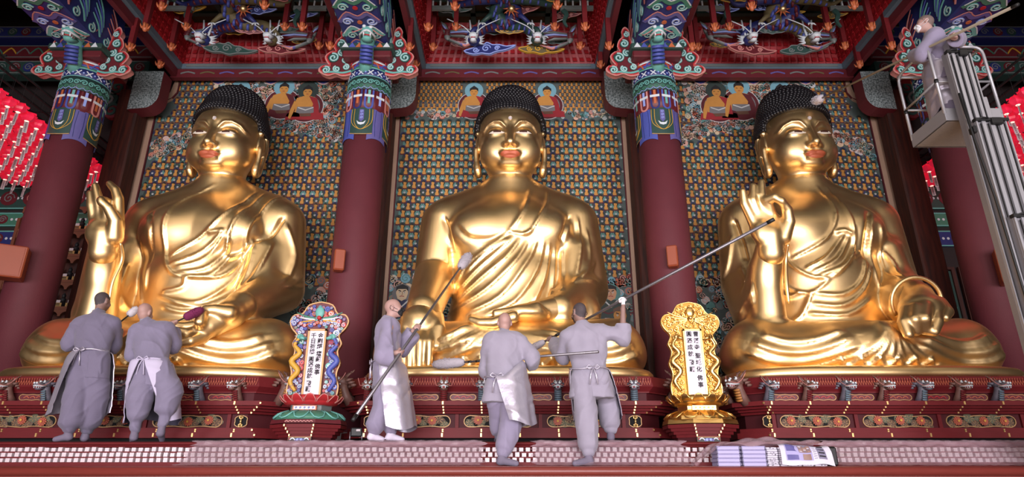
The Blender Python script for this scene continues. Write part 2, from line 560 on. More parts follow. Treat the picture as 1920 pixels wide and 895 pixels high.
def _plastic():
    m = bpy.data.materials.new('plastic_sheet'); m.use_nodes = True
    nt = m.node_tree
    b = nt.nodes['Principled BSDF']; b.inputs['Base Color'].default_value = lin('#b89aa6'); b.inputs['Roughness'].default_value = 0.32
    b.inputs['Alpha'].default_value = 0.42
    nz = nt.nodes.new('ShaderNodeTexNoise'); nz.inputs['Scale'].default_value = 5; nz.inputs['Detail'].default_value = 5
    tc = nt.nodes.new('ShaderNodeTexCoord'); nt.links.new(tc.outputs['Object'], nz.inputs['Vector'])
    bp = nt.nodes.new('ShaderNodeBump'); bp.inputs['Strength'].default_value = 0.5; bp.inputs['Distance'].default_value = 0.05
    nt.links.new(nz.outputs['Fac'], bp.inputs['Height']); nt.links.new(bp.outputs[0], b.inputs['Normal'])
    MATS['plastic_sheet'] = m
_plastic()
# ---------------------------------------------------------------- the hall and the stepped altar
Z_UP, Z_LOW = CAM_Z + 0.35, CAM_Z + 0.085       # upper ledge the monks stand on, lower ledge in front
Y_UP, Y_LOW = 7.48, 7.0
Y_COL, Y_WALL = 9.83, 11.45
BAYS = (-5.05, -0.03, 5.05)
COLS = (-7.65, -2.55, 2.55, 7.65)

def struct(name, mb, parent=None):
    o = mb.build(name, parent)
    if parent is None: o['kind'] = 'structure'
    return o
b = MB(); b.box((0, 2.8, -0.1), (26, 20, 0.2), 'hall_floor'); struct('floor', b)
b = MB(); b.box((0, 12.75, 6.0), (26, 0.2, 12), 'hall_wall'); struct('wall_back', b)
b = MB(); b.box((-13.1, 2.8, 6.0), (0.2, 20, 12), 'hall_wall'); struct('wall_left', b)
b = MB(); b.box((13.1, 2.8, 6.0), (0.2, 20, 12), 'hall_wall'); struct('wall_right', b)
b = MB()
for x in (-11.6, -6.0, -2.0, 2.0, 6.0, 11.6): b.box((x, -7.1, 2.6), (1.2 if abs(x) < 8 else 3.2, 0.2, 5.2), 'hall_front')
b.box((0, -7.1, 8.6), (26, 0.2, 6.8), 'hall_front')
struct('wall_front', b)
b = MB(); b.box((0, 2.8, 12.1), (26, 20, 0.2), 'hall_wall'); struct('ceiling', b)

# lower ledge: body, rounded rail and the recess under it
b = MB()
b.box((0, 10.0, Z_LOW / 2 - 0.06), (25.6, 5.7, Z_LOW - 0.12), 'wood_red_dark')
b.box((0, 9.9, Z_LOW - 0.06), (25.6, 5.8 - 0.04, 0.12), 'wood_red_rail')
b.tube([(-12.8, 7.02, Z_LOW - 0.048), (12.8, 7.02, Z_LOW - 0.048)], 0.048, 'wood_red_rail', 10)
b.box((0, 7.08, Z_LOW - 0.16), (25.6, 0.06, 0.10), 'wood_red')
altar = struct('floor_altar_ledge', b)
# upper ledge with a moulded front edge
b = MB()
b.box((0, 10.1, (Z_LOW + Z_UP) / 2), (25.6, 5.1, Z_UP - Z_LOW), 'wood_red_dark')
prof = [(7.50, Z_UP), (7.47, Z_UP - 0.012), (7.465, Z_UP - 0.028), (7.49, Z_UP - 0.042), (7.495, Z_UP - 0.055), (7.52, Z_UP - 0.066), (7.52, Z_UP - 0.09)]
b.add([(x, y, z) for x in (-12.8, 12.8) for y, z in prof] + [(-12.8, 7.6, Z_UP), (12.8, 7.6, Z_UP)],
      [(i, i + 1, i + 8, i + 7) for i in range(6)] + [(0, 7, 15, 14)], 'wood_red')
up = struct('floor_upper_ledge', b)
# three stepped rows of small pale blocks along the face of the step
random.seed(4)
for k in range(3):
    y = 7.455 - 0.075 * k; z = Z_UP - 0.105 - 0.057 * k
    b = MB(); b.box((0, y + 0.05, (z + Z_LOW) / 2 - 0.02), (25.4, 0.10, z - Z_LOW + 0.04 - 0.0), 'wood_red'); b.build('stud_tier', up)
    V = []; Fs = []
    x = -9.0 + 0.03 * (k % 2)
    b = MB()
    while x < 9.0:
        h = 0.042 + random.uniform(-.004, .004)
        b.box((x, y + 0.028 + random.uniform(-.003, .003), z + h / 2), (0.046, 0.045, h), 'stud_white')
        x += 0.074
    o = b.build('block_row', up); o['kind'] = 'stuff'; o['label'] = 'row of small pale blocks along the step'

# unseen board added above the frame to keep the door light off the coffers
b = MB(); b.box((0, 7.25, 10.25), (26, .25, 3.3), 'wood_red'); b.box((0, 7.2, 8.62), (26, .4, .16), 'd_green'); struct('light_block_1', b)
# ---------------------------------------------------------------- the three gilded statues
ZB = CAM_Z + 1.19
YB = 10.1
def origin(i): return np.array([BAYS[i], YB, ZB])
def loc(i, px, py, Y): return at(px, py, Y) - origin(i)

# ---- head (shared by all three): gilded face, painted lips and eyes, curled hair
def f_skull(P):
    Pm = P.copy(); Pm[:, 0] = np.abs(Pm[:, 0])
    d = sd_ball(P, (0, .04, 4.52), (.56, .60, .60))
    d = smin(d, sd_ball(P, (0, -.08, 4.14), (.50, .52, .50)), .22)
    d = smin(d, sd_ball(P, (0, -.36, 3.86), (.30, .22, .17)), .18)
    d = smin(d, sd_ball(Pm, (.24, -.34, 4.02), (.25, .235, .28)), .12)
    d = smin(d, sd_ball(Pm, (.26, -.20, 3.94), (.23, .28, .20)), .14)
    d = smin(d, sd_cap(P, (0, .06, 3.2), (0, -.02, 3.95), .385, .37), .10)
    d = smin(d, sd_ball(P, (0, -.30, 4.50), (.42, .27, .30)), .15)
    return d
def f_face(P):
    Pm = P.copy(); Pm[:, 0] = np.abs(Pm[:, 0])
    X, Z = Pm[:, 0], Pm[:, 2]
    d = f_skull(P)
    # eye hollows, lids
    d = smax(d, -sd_ball(Pm, (.20, -.70, 4.31), (.20, .13, .10)), .10)
    d = smin(d, sd_ball(Pm, (.215, -.49, 4.25), (.165, .11, .115)), .035)
    # brow ridge curling from the nose root over the eye
    br = [(.055, 4.22), (.085, 4.35), (.16, 4.44), (.28, 4.47), (.40, 4.43), (.47, 4.35)]
    bd, par, sg = line_dist(X, Z, br)
    front = np.clip((-P[:, 1] - .15) / .2, 0, 1)
    d = d - front * .030 * np.exp(-(bd / .026) ** 2)
    # nose
    d = smin(d, sd_cap(P, (0, -.55, 4.40), (0, -.69, 4.01), .050, .078), .055)
    d = smin(d, sd_ball(Pm, (.078, -.625, 3.985), (.050, .062, .042)), .05)
    d = smax(d, -sd_ball(Pm, (.055, -.70, 3.945), (.030, .05, .022)), .02)
    # mouth: philtrum, lips, corners, chin fold
    d = smin(d, sd_ball(Pm, (.06, -.575, 3.850), (.125, .078, .050)), .03)
    d = smin(d, sd_ball(P, (0, -.568, 3.782), (.135, .078, .052)), .03)
    d = smax(d, -sd_cap(P, (-.16, -.645, 3.826), (.16, -.645, 3.826), .010), .014)
    d = smax(d, -sd_ball(Pm, (.205, -.61, 3.826), (.028, .035, .018)), .04)
    d = smax(d, -sd_ball(P, (0, -.660, 3.712), (.14, .04, .016)), .04)
    d = smin(d, sd_ball(P, (0, -.48, 3.700), (.16, .08, .060)), .10)
    # neck rings
    nz = P[:, 2]
    ring = np.exp(-((nz - 3.42) / .012) ** 2) + np.exp(-((nz - 3.53) / .012) ** 2) + np.exp(-((nz - 3.31) / .012) ** 2)
    d = d + .018 * ring * np.clip((3.62 - nz) / .05, 0, 1)
    # long ears
    yz = [(-.04, 4.52), (.08, 4.60), (.19, 4.54), (.21, 4.36), (.15, 4.12), (.09, 3.86), (.03, 3.74), (-.04, 3.80), (-.04, 4.02), (-.05, 4.20)]
    yz = smooth_line(yz, 3)
    pts = [(.555 + .05 * math.sin(min(1, max(0, (z - 3.7) / .8)) * 2.6), y, z) for y, z in yz]
    rs = [.045 + .022 * math.exp(-((z - 3.80) / .10) ** 2) for y, z in yz]
    e = sd_chain(Pm, pts, rs)
    e = smin(e, sd_ball(Pm, (.565, .06, 4.32), (.045, .14, .22)), .03)
    e = smin(e, sd_cap(Pm, (.58, .03, 4.42), (.60, .10, 4.18), .035, .03), .03)
    return smin(d, e, .03)
def front_y(f, xs, zs, y0=-.95, n=26):
    """march along +y to the surface"""
    xs = np.asarray(xs, np.float32); zs = np.asarray(zs, np.float32)
    y = np.full(len(xs), y0, np.float32)
    for _ in range(n):
        y += np.clip(f(np.stack([xs, y, zs], 1)), -.1, .1) * .8
    return y
def patch(f, outline_top, outline_bot, n, m, lift, material, name, side=1):
    """thin painted skin laid over the surface between two curves z_top(x), z_bot(x)"""
    V = []; Fs = []
    for sgn in (side,):
        o = len(V)
        xs0 = np.linspace(outline_top[0][0], outline_top[-1][0], n)
        zt = np.interp(xs0, [p[0] for p in outline_top], [p[1] for p in outline_top])
        zb = np.interp(xs0, [p[0] for p in outline_bot], [p[1] for p in outline_bot])
        for j in range(m):
            t = j / (m - 1)
            z = zt + (zb - zt) * t
            y = front_y(f, xs0, z)
            for i in range(n): V.append((sgn * xs0[i], y[i] - lift, z[i]))
        for j in range(m - 1):
            for i in range(n - 1):
                q = (o + j * n + i, o + (j + 1) * n + i, o + (j + 1) * n + i + 1, o + j * n + i + 1)
                Fs.append(q if sgn > 0 else q[::-1])
    return mesh_np(name, V, Fs, [material])
def make_head_meshes():
    H = {}
    V, Q = isosurf(f_face, (-.74, -.86, 3.16), (.74, .76, 5.2), .0145)
    V = vsmooth(V, Q, 1, .4)
    H['head'] = mesh_np('head', V, Q, ['gold'])
    H['lips'] = patch(f_face, smooth_line([(-.168, 3.832), (-.09, 3.874), (-.035, 3.895), (0, 3.884), (.035, 3.895), (.09, 3.874), (.168, 3.832)], 3),
                      smooth_line([(-.168, 3.828), (-.10, 3.760), (0, 3.738), (.10, 3.760), (.168, 3.828)], 3), 25, 9, .006, 'lip_red', 'lips')
    up_ = [(.09, 4.232), (.15, 4.262), (.22, 4.268), (.29, 4.262), (.36, 4.240)]
    lo_ = [(.09, 4.228), (.15, 4.214), (.22, 4.205), (.29, 4.213), (.36, 4.236)]
    for sg in (1, -1):
        H['eye_white', sg] = patch(f_face, smooth_line(up_, 3), smooth_line(lo_, 3), 17, 4, .007, 'eye_white', 'eye_white', sg)
    up2 = [(.155, 4.262), (.22, 4.268), (.285, 4.262)]; lo2 = [(.155, 4.238), (.22, 4.234), (.285, 4.238)]
    for sg in (1, -1): H['eye_dark', sg] = patch(f_face, up2, lo2, 9, 3, .011, 'eye_dark', 'iris', sg)
    # hair cap: skull grown outwards, minus the face window
    def f_hair(P):
        d = sd_ball(P, (0, .06, 4.60), (.62, .68, .62))
        d = smin(d, sd_ball(P, (0, .08, 5.06), (.50, .50, .42)), .18)
        Pa = P.copy(); Pa[:, 0] = np.abs(Pa[:, 0])
        win = sd_box(P, (0, -.70, 4.05), (.565, .62, .655), .13)
        d = smax(d, -win, .02)
        d = smax(d, -sd_box(Pa, (.62, .04, 4.10), (.20, .24, .42), .10), .02)
        d = smax(d, (3.86 - P[:, 2]), .05)
        return d
    V, Q = isosurf(f_hair, (-.70, -.72, 3.75), (.70, .82, 5.6), .024)
    H['hair'] = mesh_np('hair', V, Q, ['hair_black'])
    c = np.array([0, .06, 4.55], np.float32)
    D = []
    el = -.95; row = 0
    while el < 1.5:
        n = max(5, int(TAU * math.cos(el) / .080))
        for k in range(n):
            a = TAU * (k + .5 * (row % 2)) / n
            D.append((math.cos(el) * math.cos(a), math.cos(el) * math.sin(a), math.sin(el)))
        el += .073; row += 1
    D = np.array(D, np.float32)
    t = np.full(len(D), 1.4, np.float32)
    for _ in range(40): t -= np.clip(f_hair(c + D * t[:, None]), -.05, .1) * .8
    Pn = c + D * t[:, None]
    keep = (np.abs(f_hair(Pn)) < .006) & (t > .45)
    win = sd_box(Pn, (0, -.70, 4.05), (.565, .62, .655), .13)
    Pa = Pn.copy(); Pa[:, 0] = np.abs(Pa[:, 0])
    keep &= (win > .03) & (sd_box(Pa, (.62, .04, 4.10), (.20, .24, .42), .10) > .02)
    Pn = Pn[keep]
    bb = MB(); bb.ball((0, 0, 0), (.037, .037, .036), 'hair_black', 7, 5)
    bv = np.array(bb.v, np.float32)
    fq = [f if len(f) == 4 else f + (f[-1],) for f in bb.f]
    V = (Pn[:, None, :] + bv[None]).reshape(-1, 3)
    tri = [f[:3] for f in bb.f] + [(f[0], f[2], f[3]) for f in bb.f if len(f) == 4]
    tri = np.array(tri)
    Fs = (tri[None] + (np.arange(len(Pn)) * len(bv))[:, None, None]).reshape(-1, 3)
    H['curls'] = mesh_np('hair_curls', V, Fs, ['hair_black'])
    b = MB(); y = float(front_y(f_face, [0.0], [4.50])[0])
    b.ball((0, y - .008, 4.50), (.036, .026, .036), 'crystal', 12, 8)
    H['urna'] = b.mesh('forehead_jewel')
    return H

# ---- drapery
KNEE = lambda s, k: [(s * x, z) for x, z in ([(.50, .66), (.9, .54), (1.30, .53), (1.58, .64)], [(.42, .56), (.9, .41), (1.40, .40), (1.72, .54)], [(.36, .45), (.9, .29), (1.45, .27), (1.80, .42)])[k]]
def crop(i, ox, oy, sc, Y, pts):
    return [tuple(loc(i, ox + x / sc, oy + z / sc, Y)[[0, 2]]) for x, z in pts]
def folds(i):
    """(polyline in x,z ; height ; width ; zone)"""
    S = []
    for s in (-1, 1):
        for k in range(3): S.append((KNEE(s, k), .058, .046, 'lap'))
    if i == 1:
        C = lambda p, Y=9.42: crop(1, 690, 310, 2.183, Y, p)
        S += [(C([(668, 60), (640, 180), (580, 270), (470, 350), (400, 400), (350, 470)]), .030, .030, 'torso'),
              (C([(745, 60), (725, 170), (670, 270), (640, 290)]), .028, .022, 'torso'),
              (C([(580, 272), (630, 282), (672, 268)]), .028, .02, 'torso')]
        for p in ([(600, 290), (520, 365), (440, 430), (360, 500)], [(625, 300), (560, 385), (450, 470), (350, 540)], [(655, 310), (600, 400), (480, 510), (350, 570)],
                  [(690, 310), (650, 400), (540, 540), (400, 600)], [(720, 315), (690, 430), (600, 560), (480, 610)], [(745, 320), (725, 450), (680, 560)],
                  [(770, 320), (762, 450), (750, 570)], [(800, 320), (800, 450), (790, 540)], [(575, 300), (480, 360), (400, 430)]):
            S.append((C(p), .034, .030, 'torso'))
        for p in ([(860, 200), (872, 330), (850, 470)], [(900, 250), (912, 380), (870, 480)], [(935, 380), (900, 440), (840, 490)], [(945, 470), (885, 480), (835, 500)]):
            S.append((C(p, 9.6), .030, .028, 'torso'))
        S.append((C([(830, 185), (812, 260), (792, 310)], 9.5), -.05, .035, 'torso'))
        S.append((C([(305, 185), (335, 300), (345, 440)], 9.5), -.05, .035, 'torso'))
        S.append((C([(355, 235), (410, 292), (500, 300), (575, 268)], 9.4), -.025, .05, 'torso'))
        for k in range(7):     # fan of pleats below the lap hand, sweeping to the front hem
            a = k / 6
            S.append(([(.10 - .02 * k, .86), (-.15 - .10 * k, .66 - .01 * k), (-.35 - .16 * k, .45 - .03 * k + .03 * a)], .028, .028, 'lap'))
    else:
        if i == 0:
            C = lambda p, Y=9.42: crop(0, 200, 330, 2.295, Y, p)
            L = [[(430, 5), (300, 100), (258, 200), (252, 300), (258, 370), (290, 420), (345, 438)], [(600, 20), (540, 130), (440, 240), (350, 300), (275, 345)],
                 [(640, 20), (570, 160), (525, 260), (500, 350)], [(715, 20), (650, 110), (600, 230), (560, 340), (480, 430), (340, 440)]]
            Fl = [[(270, 385), (370, 350), (440, 300), (510, 235)], [(290, 400), (400, 370), (470, 300), (520, 245)], [(310, 420), (420, 400), (490, 330), (530, 260)],
                  [(345, 435), (450, 420), (520, 330)], [(440, 245), (510, 235)], [(500, 350), (560, 310), (600, 270)],
                  [(230, 515), (300, 535), (400, 540), (520, 440), (590, 300)], [(240, 500), (330, 480), (345, 440)], [(270, 540), (400, 562), (510, 500), (580, 390)],
                  [(240, 560), (330, 585), (450, 560), (540, 480)], [(620, 280), (600, 400), (570, 480)], [(690, 260), (650, 380), (600, 480)],
                  [(740, 170), (770, 300), (730, 450)], [(800, 250), (800, 350), (750, 450)], [(845, 330), (810, 410), (740, 460)],
                  [(130, 250), (110, 380), (140, 560)], [(60, 360), (40, 480), (60, 570)], [(200, 170), (170, 350), (150, 480)]]
            cr = [[(195, 150), (205, 240), (170, 400)], [(740, 150), (690, 230), (620, 275)]]
        else:
            C = lambda p, Y=9.42: crop(2, 1320, 310, 2.183, Y, p)
            L = [[(500, 60), (540, 190), (500, 300), (375, 372)], [(350, 330), (380, 400), (440, 450), (510, 465)], [(545, 60), (590, 200), (615, 330), (560, 430), (510, 465)],
                 [(335, 440), (390, 500), (450, 515), (510, 465)]]
            Fl = [[(420, 420), (500, 375), (570, 280)], [(440, 438), (540, 385), (590, 290)], [(460, 455), (570, 410), (608, 340)], [(530, 275), (570, 268), (605, 285)],
                  [(450, 520), (560, 530), (640, 470), (670, 350)], [(440, 560), (560, 575), (650, 510), (690, 400)], [(430, 600), (580, 612), (690, 540)],
                  [(335, 480), (370, 520), (410, 510)], [(450, 515), (420, 600), (390, 630)], [(600, 385), (640, 350)], [(680, 250), (700, 400), (740, 500)],
                  [(720, 230), (760, 380), (780, 480)], [(760, 330), (800, 400), (800, 470)], [(180, 390), (190, 500), (170, 600)], [(100, 250), (80, 340), (100, 420)],
                  [(150, 250), (140, 360), (120, 440)], [(215, 400), (180, 520), (150, 620)]]
            cr = [[(150, 190), (175, 280), (190, 380)], [(672, 190), (655, 280), (665, 400)]]
        for p in L: S.append((C(p), .032, .022, 'torso'))
        for p in Fl: S.append((C(p), .036, .030, 'torso'))
        for p in cr: S.append((C(p, 9.5), -.055, .035, 'torso'))
        sg = 1
        for k in range(7):
            a = (k - 3) / 3
            S.append(([(.02 + .10 * a, .80), (.10 * a + .05, .60), (.35 * a + .02, .36), (.62 * a, .26)], .026, .026, 'lap'))
    # scalloped hem over the plinth
    hem = [(-1.55, .215), (-1.0, .20), (-.75, .25)]
    for k in range(6):
        x = -.62 + .235 * k
        hem += [(x, .30), (x + .05, .215), (x + .12, .205), (x + .16, .235)]
    hem += [(.9, .22), (1.55, .215)]
    S.append((smooth_line(hem, 3), .045, .022, 'lap'))
    S.append(([(-1.30, .90), (-.6, .90), (0, .86), (.6, .90), (1.25, .92)], .03, .04, 'waist'))
    return S

def f_body(i):
    def f(P):
        Pm = P.copy(); Pm[:, 0] = np.abs(Pm[:, 0])
        # crossed legs
        d = sd_cap(Pm, (.55, -.02, .58), (1.48, -.78, .52), .47, .43)
        d = smin(d, sd_cap(Pm, (1.48, -.80, .50), (.0, -1.26, .44), .43, .34), .16)
        d = smin(d, sd_ball(Pm, (1.38, -.66, .42), (.60, .66, .40)), .12)
        d = smin(d, sd_ball(P, (0, -.55, .45), (1.35, 1.02, .46)), .15)
        # torso
        d = smin(d, sd_ball(P, (0, .02, 1.10), (1.02, .74, .75)), .20)
        d = smin(d, sd_ball(P, (0, -.04, 1.75), (.95, .70, .85)), .20)
        d = smin(d, sd_ball(P, (0, .0, 2.55), (1.12, .70, .78)), .22)
        d = smin(d, sd_ball(Pm, (.50, -.42, 2.52), (.46, .30, .34)), .22)
        d = smin(d, sd_cap(Pm, (0, .10, 2.98), (1.0, .08, 2.84), .42, .44), .15)
        d = smin(d, sd_cap(Pm, (0, .08, 3.42), (.88, .10, 3.08), .38, .27), .24)
        d = smin(d, sd_cap(P, (0, .06, 3.1), (0, .0, 3.5), .43, .37), .15)
        k = .10
        if i == 1:
            a = sd_chain(P, [(-1.10, .06, 2.82), (-1.22, .02, 1.90), (-1.24, -1.08, 1.04)], [.42, .36, .26])
            d = smin(d, a, .07)
            a = sd_chain(P, [(1.08, .06, 2.82), (1.22, .05, 1.66), (.72, -.95, 1.08)], [.42, .39, .25])
            d = smin(d, a, .07)
            d = smin(d, sd_cap(P, (1.02, -.25, 2.2), (1.02, -.35, 1.5), .26, .28), .12)     # sleeve cloth
            d = smin(d, sd_cap(P, (1.1, -.5, 1.15), (.6, -.7, 1.0), .30, .22), .12)
        else:
            # raised forearm with a wide sleeve falling to the thigh
            a = sd_chain(P, [(-1.10, .06, 2.82), (-1.24, -.02, 1.75), (-1.30, -.45, 1.10)], [.42, .38, .34])
            d = smin(d, a, .08)
            w = WRIST[i]
            a = sd_cap(P, (-1.30, -.55, 1.15), (w[0], w[1] + .03, w[2] - .02), .30, .20)
            d = smin(d, a, .10)
            d = smin(d, sd_cap(P, (w[0] - .03, w[1] + .22, w[2] - .28), (w[0] - .06, w[1] + .30, .98), .20, .26), .10)
            d = smin(d, sd_cap(P, (-1.15, -.2, 2.2), (-1.20, -.45, 1.1), .24, .30), .12)
            if i == 0:
                a = sd_chain(P, [(1.10, .06, 2.82), (1.24, .05, 1.66), (1.08, -.90, 1.12)], [.42, .39, .27])
            else:
                a = sd_chain(P, [(1.10, .06, 2.82), (1.20, .02, 1.70), (.78, -1.02, 1.12)], [.42, .38, .33])
            d = smin(d, a, .08)
            d = smin(d, sd_cap(P, (1.02, -.25, 2.2), (1.06, -.35, 1.4), .26, .30), .12)
        d = smax(d, .06 - P[:, 2], .04)
        return d
    return f

def chain_hand(parts, k=.03):
    def f(P):
        d = None
        for kind, a in parts:
            if kind == 'ball': e = sd_ball(P, *a)
            elif kind == 'cap': e = sd_cap(P, *a)
            else: e = sd_chain(P, a[0], a[1])
            d = e if d is None else smin(d, e, k)
        return d
    return f
WRIST = {0: loc(0, 194, 459, 8.95), 2: loc(2, 1444, 461, 8.95)}
def raised_hand(i):
    w = WRIST[i]
    T = lambda u, v, q=0: (w[0] + u, w[1] - q - .10 * v, w[2] + v)
    if i == 0:
        fing = [([T(-.19, .36), T(-.26, .60, .03), T(-.315, .79, .02)], [.078, .066, .050]), ([T(-.10, .42), T(-.165, .68, .03), T(-.26, .91, .02)], [.082, .072, .052]),
                ([T(.02, .42, .02), T(-.01, .62, .10), T(.0, .60, .21), T(.02, .55, .23)], [.08, .075, .065, .05]), ([T(.15, .44), T(.125, .70, .02), T(.06, .84, .02), T(-.06, .95, .0)], [.085, .076, .066, .05]),
                ([T(.17, .10, .04), T(.20, .32, .12), T(.12, .48, .20), T(.02, .58, .25)], [.13, .095, .075, .05])]
        pal = [('ball', (T(.01, .24, .0), (.26, .13, .30))), ('ball', (T(-.12, .18, .06), (.13, .11, .20)))]
    else:
        fing = [([T(-.22, .38), T(-.33, .64, .02), T(-.345, .83, .04)], [.080, .068, .050]), ([T(-.13, .44), T(-.205, .69, .04), T(-.165, .93, .0)], [.082, .070, .050]),
                ([T(-.05, .46), T(-.07, .76, .04), T(-.03, .99, .0)], [.084, .074, .052]), ([T(.06, .46, .0), T(-.02, .66, .10), T(.06, .67, .19), T(.14, .59, .22)], [.084, .076, .066, .046]),
                ([T(.18, .12, .03), T(.28, .34, .08), T(.25, .50, .14), T(.15, .61, .22)], [.13, .095, .078, .048])]
        pal = [('ball', (T(.0, .25, .0), (.28, .13, .30))), ('ball', (T(-.13, .18, .06), (.13, .11, .20)))]
    return chain_hand(pal + [('chain', g) for g in fing] + [('cap', (T(0, -.12, -.02), T(0, .15, 0), .20, .19))], .045)
def other_hand(i):
    if i == 1:      # palm up in the lap
        A = lambda px, py, Y: tuple(loc(1, px, py, Y))
        fing = [([A(962, 592 + k, 8.95 - .13 * k), A(925, 603 + k, 8.92 - .12 * k), A(900, 603 + k, 8.92 - .11 * k), A(884, 596 + k * 1.5, 8.93 - .10 * k)], [.085, .075, .066, .055]) for k in range(4)]
        th = ([A(1005, 580, 8.75), A(965, 584, 8.68), A(930, 588, 8.68)], [.11, .075, .06])
        return chain_hand([('chain', g) for g in fing] + [('chain', th), ('ball', (A(985, 590, 8.85), (.34, .26, .13))), ('cap', (A(1000, 586, 8.95), A(1050, 580, 9.15), .16, .22))], .04)
    if i == 0:      # palm up on the leg, thumb meeting the middle finger
        A = lambda px, py, Y: tuple(loc(0, px, py, Y))
        fing = [([A(372, 622, 8.62), A(350, 626, 8.50), A(336, 622, 8.48)], [.095, .08, .065]), ([A(378, 632, 8.58), A(358, 640, 8.45), A(341, 644, 8.42)], [.095, .08, .06]),
                ([A(368, 612, 8.75), A(348, 614, 8.68), A(330, 612, 8.66)], [.09, .075, .06]), ([A(380, 615, 8.56), A(375, 604, 8.44), A(377, 590, 8.46), A(384, 582, 8.52)], [.085, .075, .065, .05])]
        th = ([A(430, 588, 8.66), A(405, 582, 8.58), A(388, 580, 8.54)], [.12, .085, .06])
        return chain_hand([('chain', g) for g in fing] + [('chain', th), ('cap', (A(432, 590, 8.85), A(392, 612, 8.65), .20, .17)), ('cap', (A(452, 574, 9.05), A(430, 590, 8.85), .22, .20))], .05)
    A = lambda px, py, Y: tuple(loc(2, px, py, Y))
    fing = [([A(1700, 585, 8.50), A(1695, 606, 8.40), A(1703, 627, 8.36)], [.095, .085, .07]), ([A(1753, 585, 8.50), A(1756, 604, 8.40), A(1751, 622, 8.36)], [.095, .085, .068]),
            ([A(1717, 580, 8.44), A(1715, 600, 8.33), A(1717, 620, 8.40)], [.09, .085, .075]), ([A(1735, 578, 8.44), A(1733, 598, 8.31), A(1735, 618, 8.40)], [.092, .087, .075]),
            ([A(1760, 572, 8.70), A(1775, 585, 8.60), A(1772, 596, 8.52)], [.12, .09, .06])]
    return chain_hand([('chain', g) for g in fing] + [('ball', (A(1727, 580, 8.66), (.30, .26, .22))), ('cap', (A(1727, 575, 8.75), A(1715, 560, 9.05), .24, .26))], .045)
def touching_hand():
    w = (-1.24, -1.0, 1.10)
    fing = []
    for k in range(4):
        x = -1.47 + .125 * k
        fing.append(([(x + .02, -1.30, .72), (x, -1.46 - .03 * math.sin(k), .50), (x + .005, -1.47, .16 + .03 * abs(k - 1.6))], [.082, .070, .052]))
    th = ([(-1.05, -1.12, .92), (-.98, -1.33, .72), (-.99, -1.42, .46)], [.11, .085, .06])
    return chain_hand([('chain', g) for g in fing] + [('chain', th), ('cap', ((-1.24, -.98, 1.12), (-1.26, -1.26, .82), .24, .20)), ('ball', ((-1.28, -1.26, .82), (.27, .17, .24)))], .05)

def plinth_mesh():
    """rounded plate under the statue"""
    n = 96; prof = [(-.06, 0), (-.012, .02), (0, .06), (-.005, .11), (-.04, .15), (-.09, .165)]
    def plan(t, off):
        c, s_ = math.cos(t), math.sin(t)
        e = .52
        return ((2.03 + off) * math.copysign(abs(c) ** e, c), -.52 + (1.20 + off) * math.copysign(abs(s_) ** e, s_))
    V = [plan(TAU * k / n, o) + (z,) for o, z in prof for k in range(n)]
    Fs = [(r * n + k, r * n + (k + 1) % n, (r + 1) * n + (k + 1) % n, (r + 1) * n + k) for r in range(len(prof) - 1) for k in range(n)]
    me = bpy.data.meshes.new('plinth')
    me.from_pydata(V, [], Fs + [tuple(range((len(prof) - 1) * n, len(prof) * n))])
    me.materials.append(MATS['gold'])
    for p in me.polygons: p.use_smooth = True
    return me

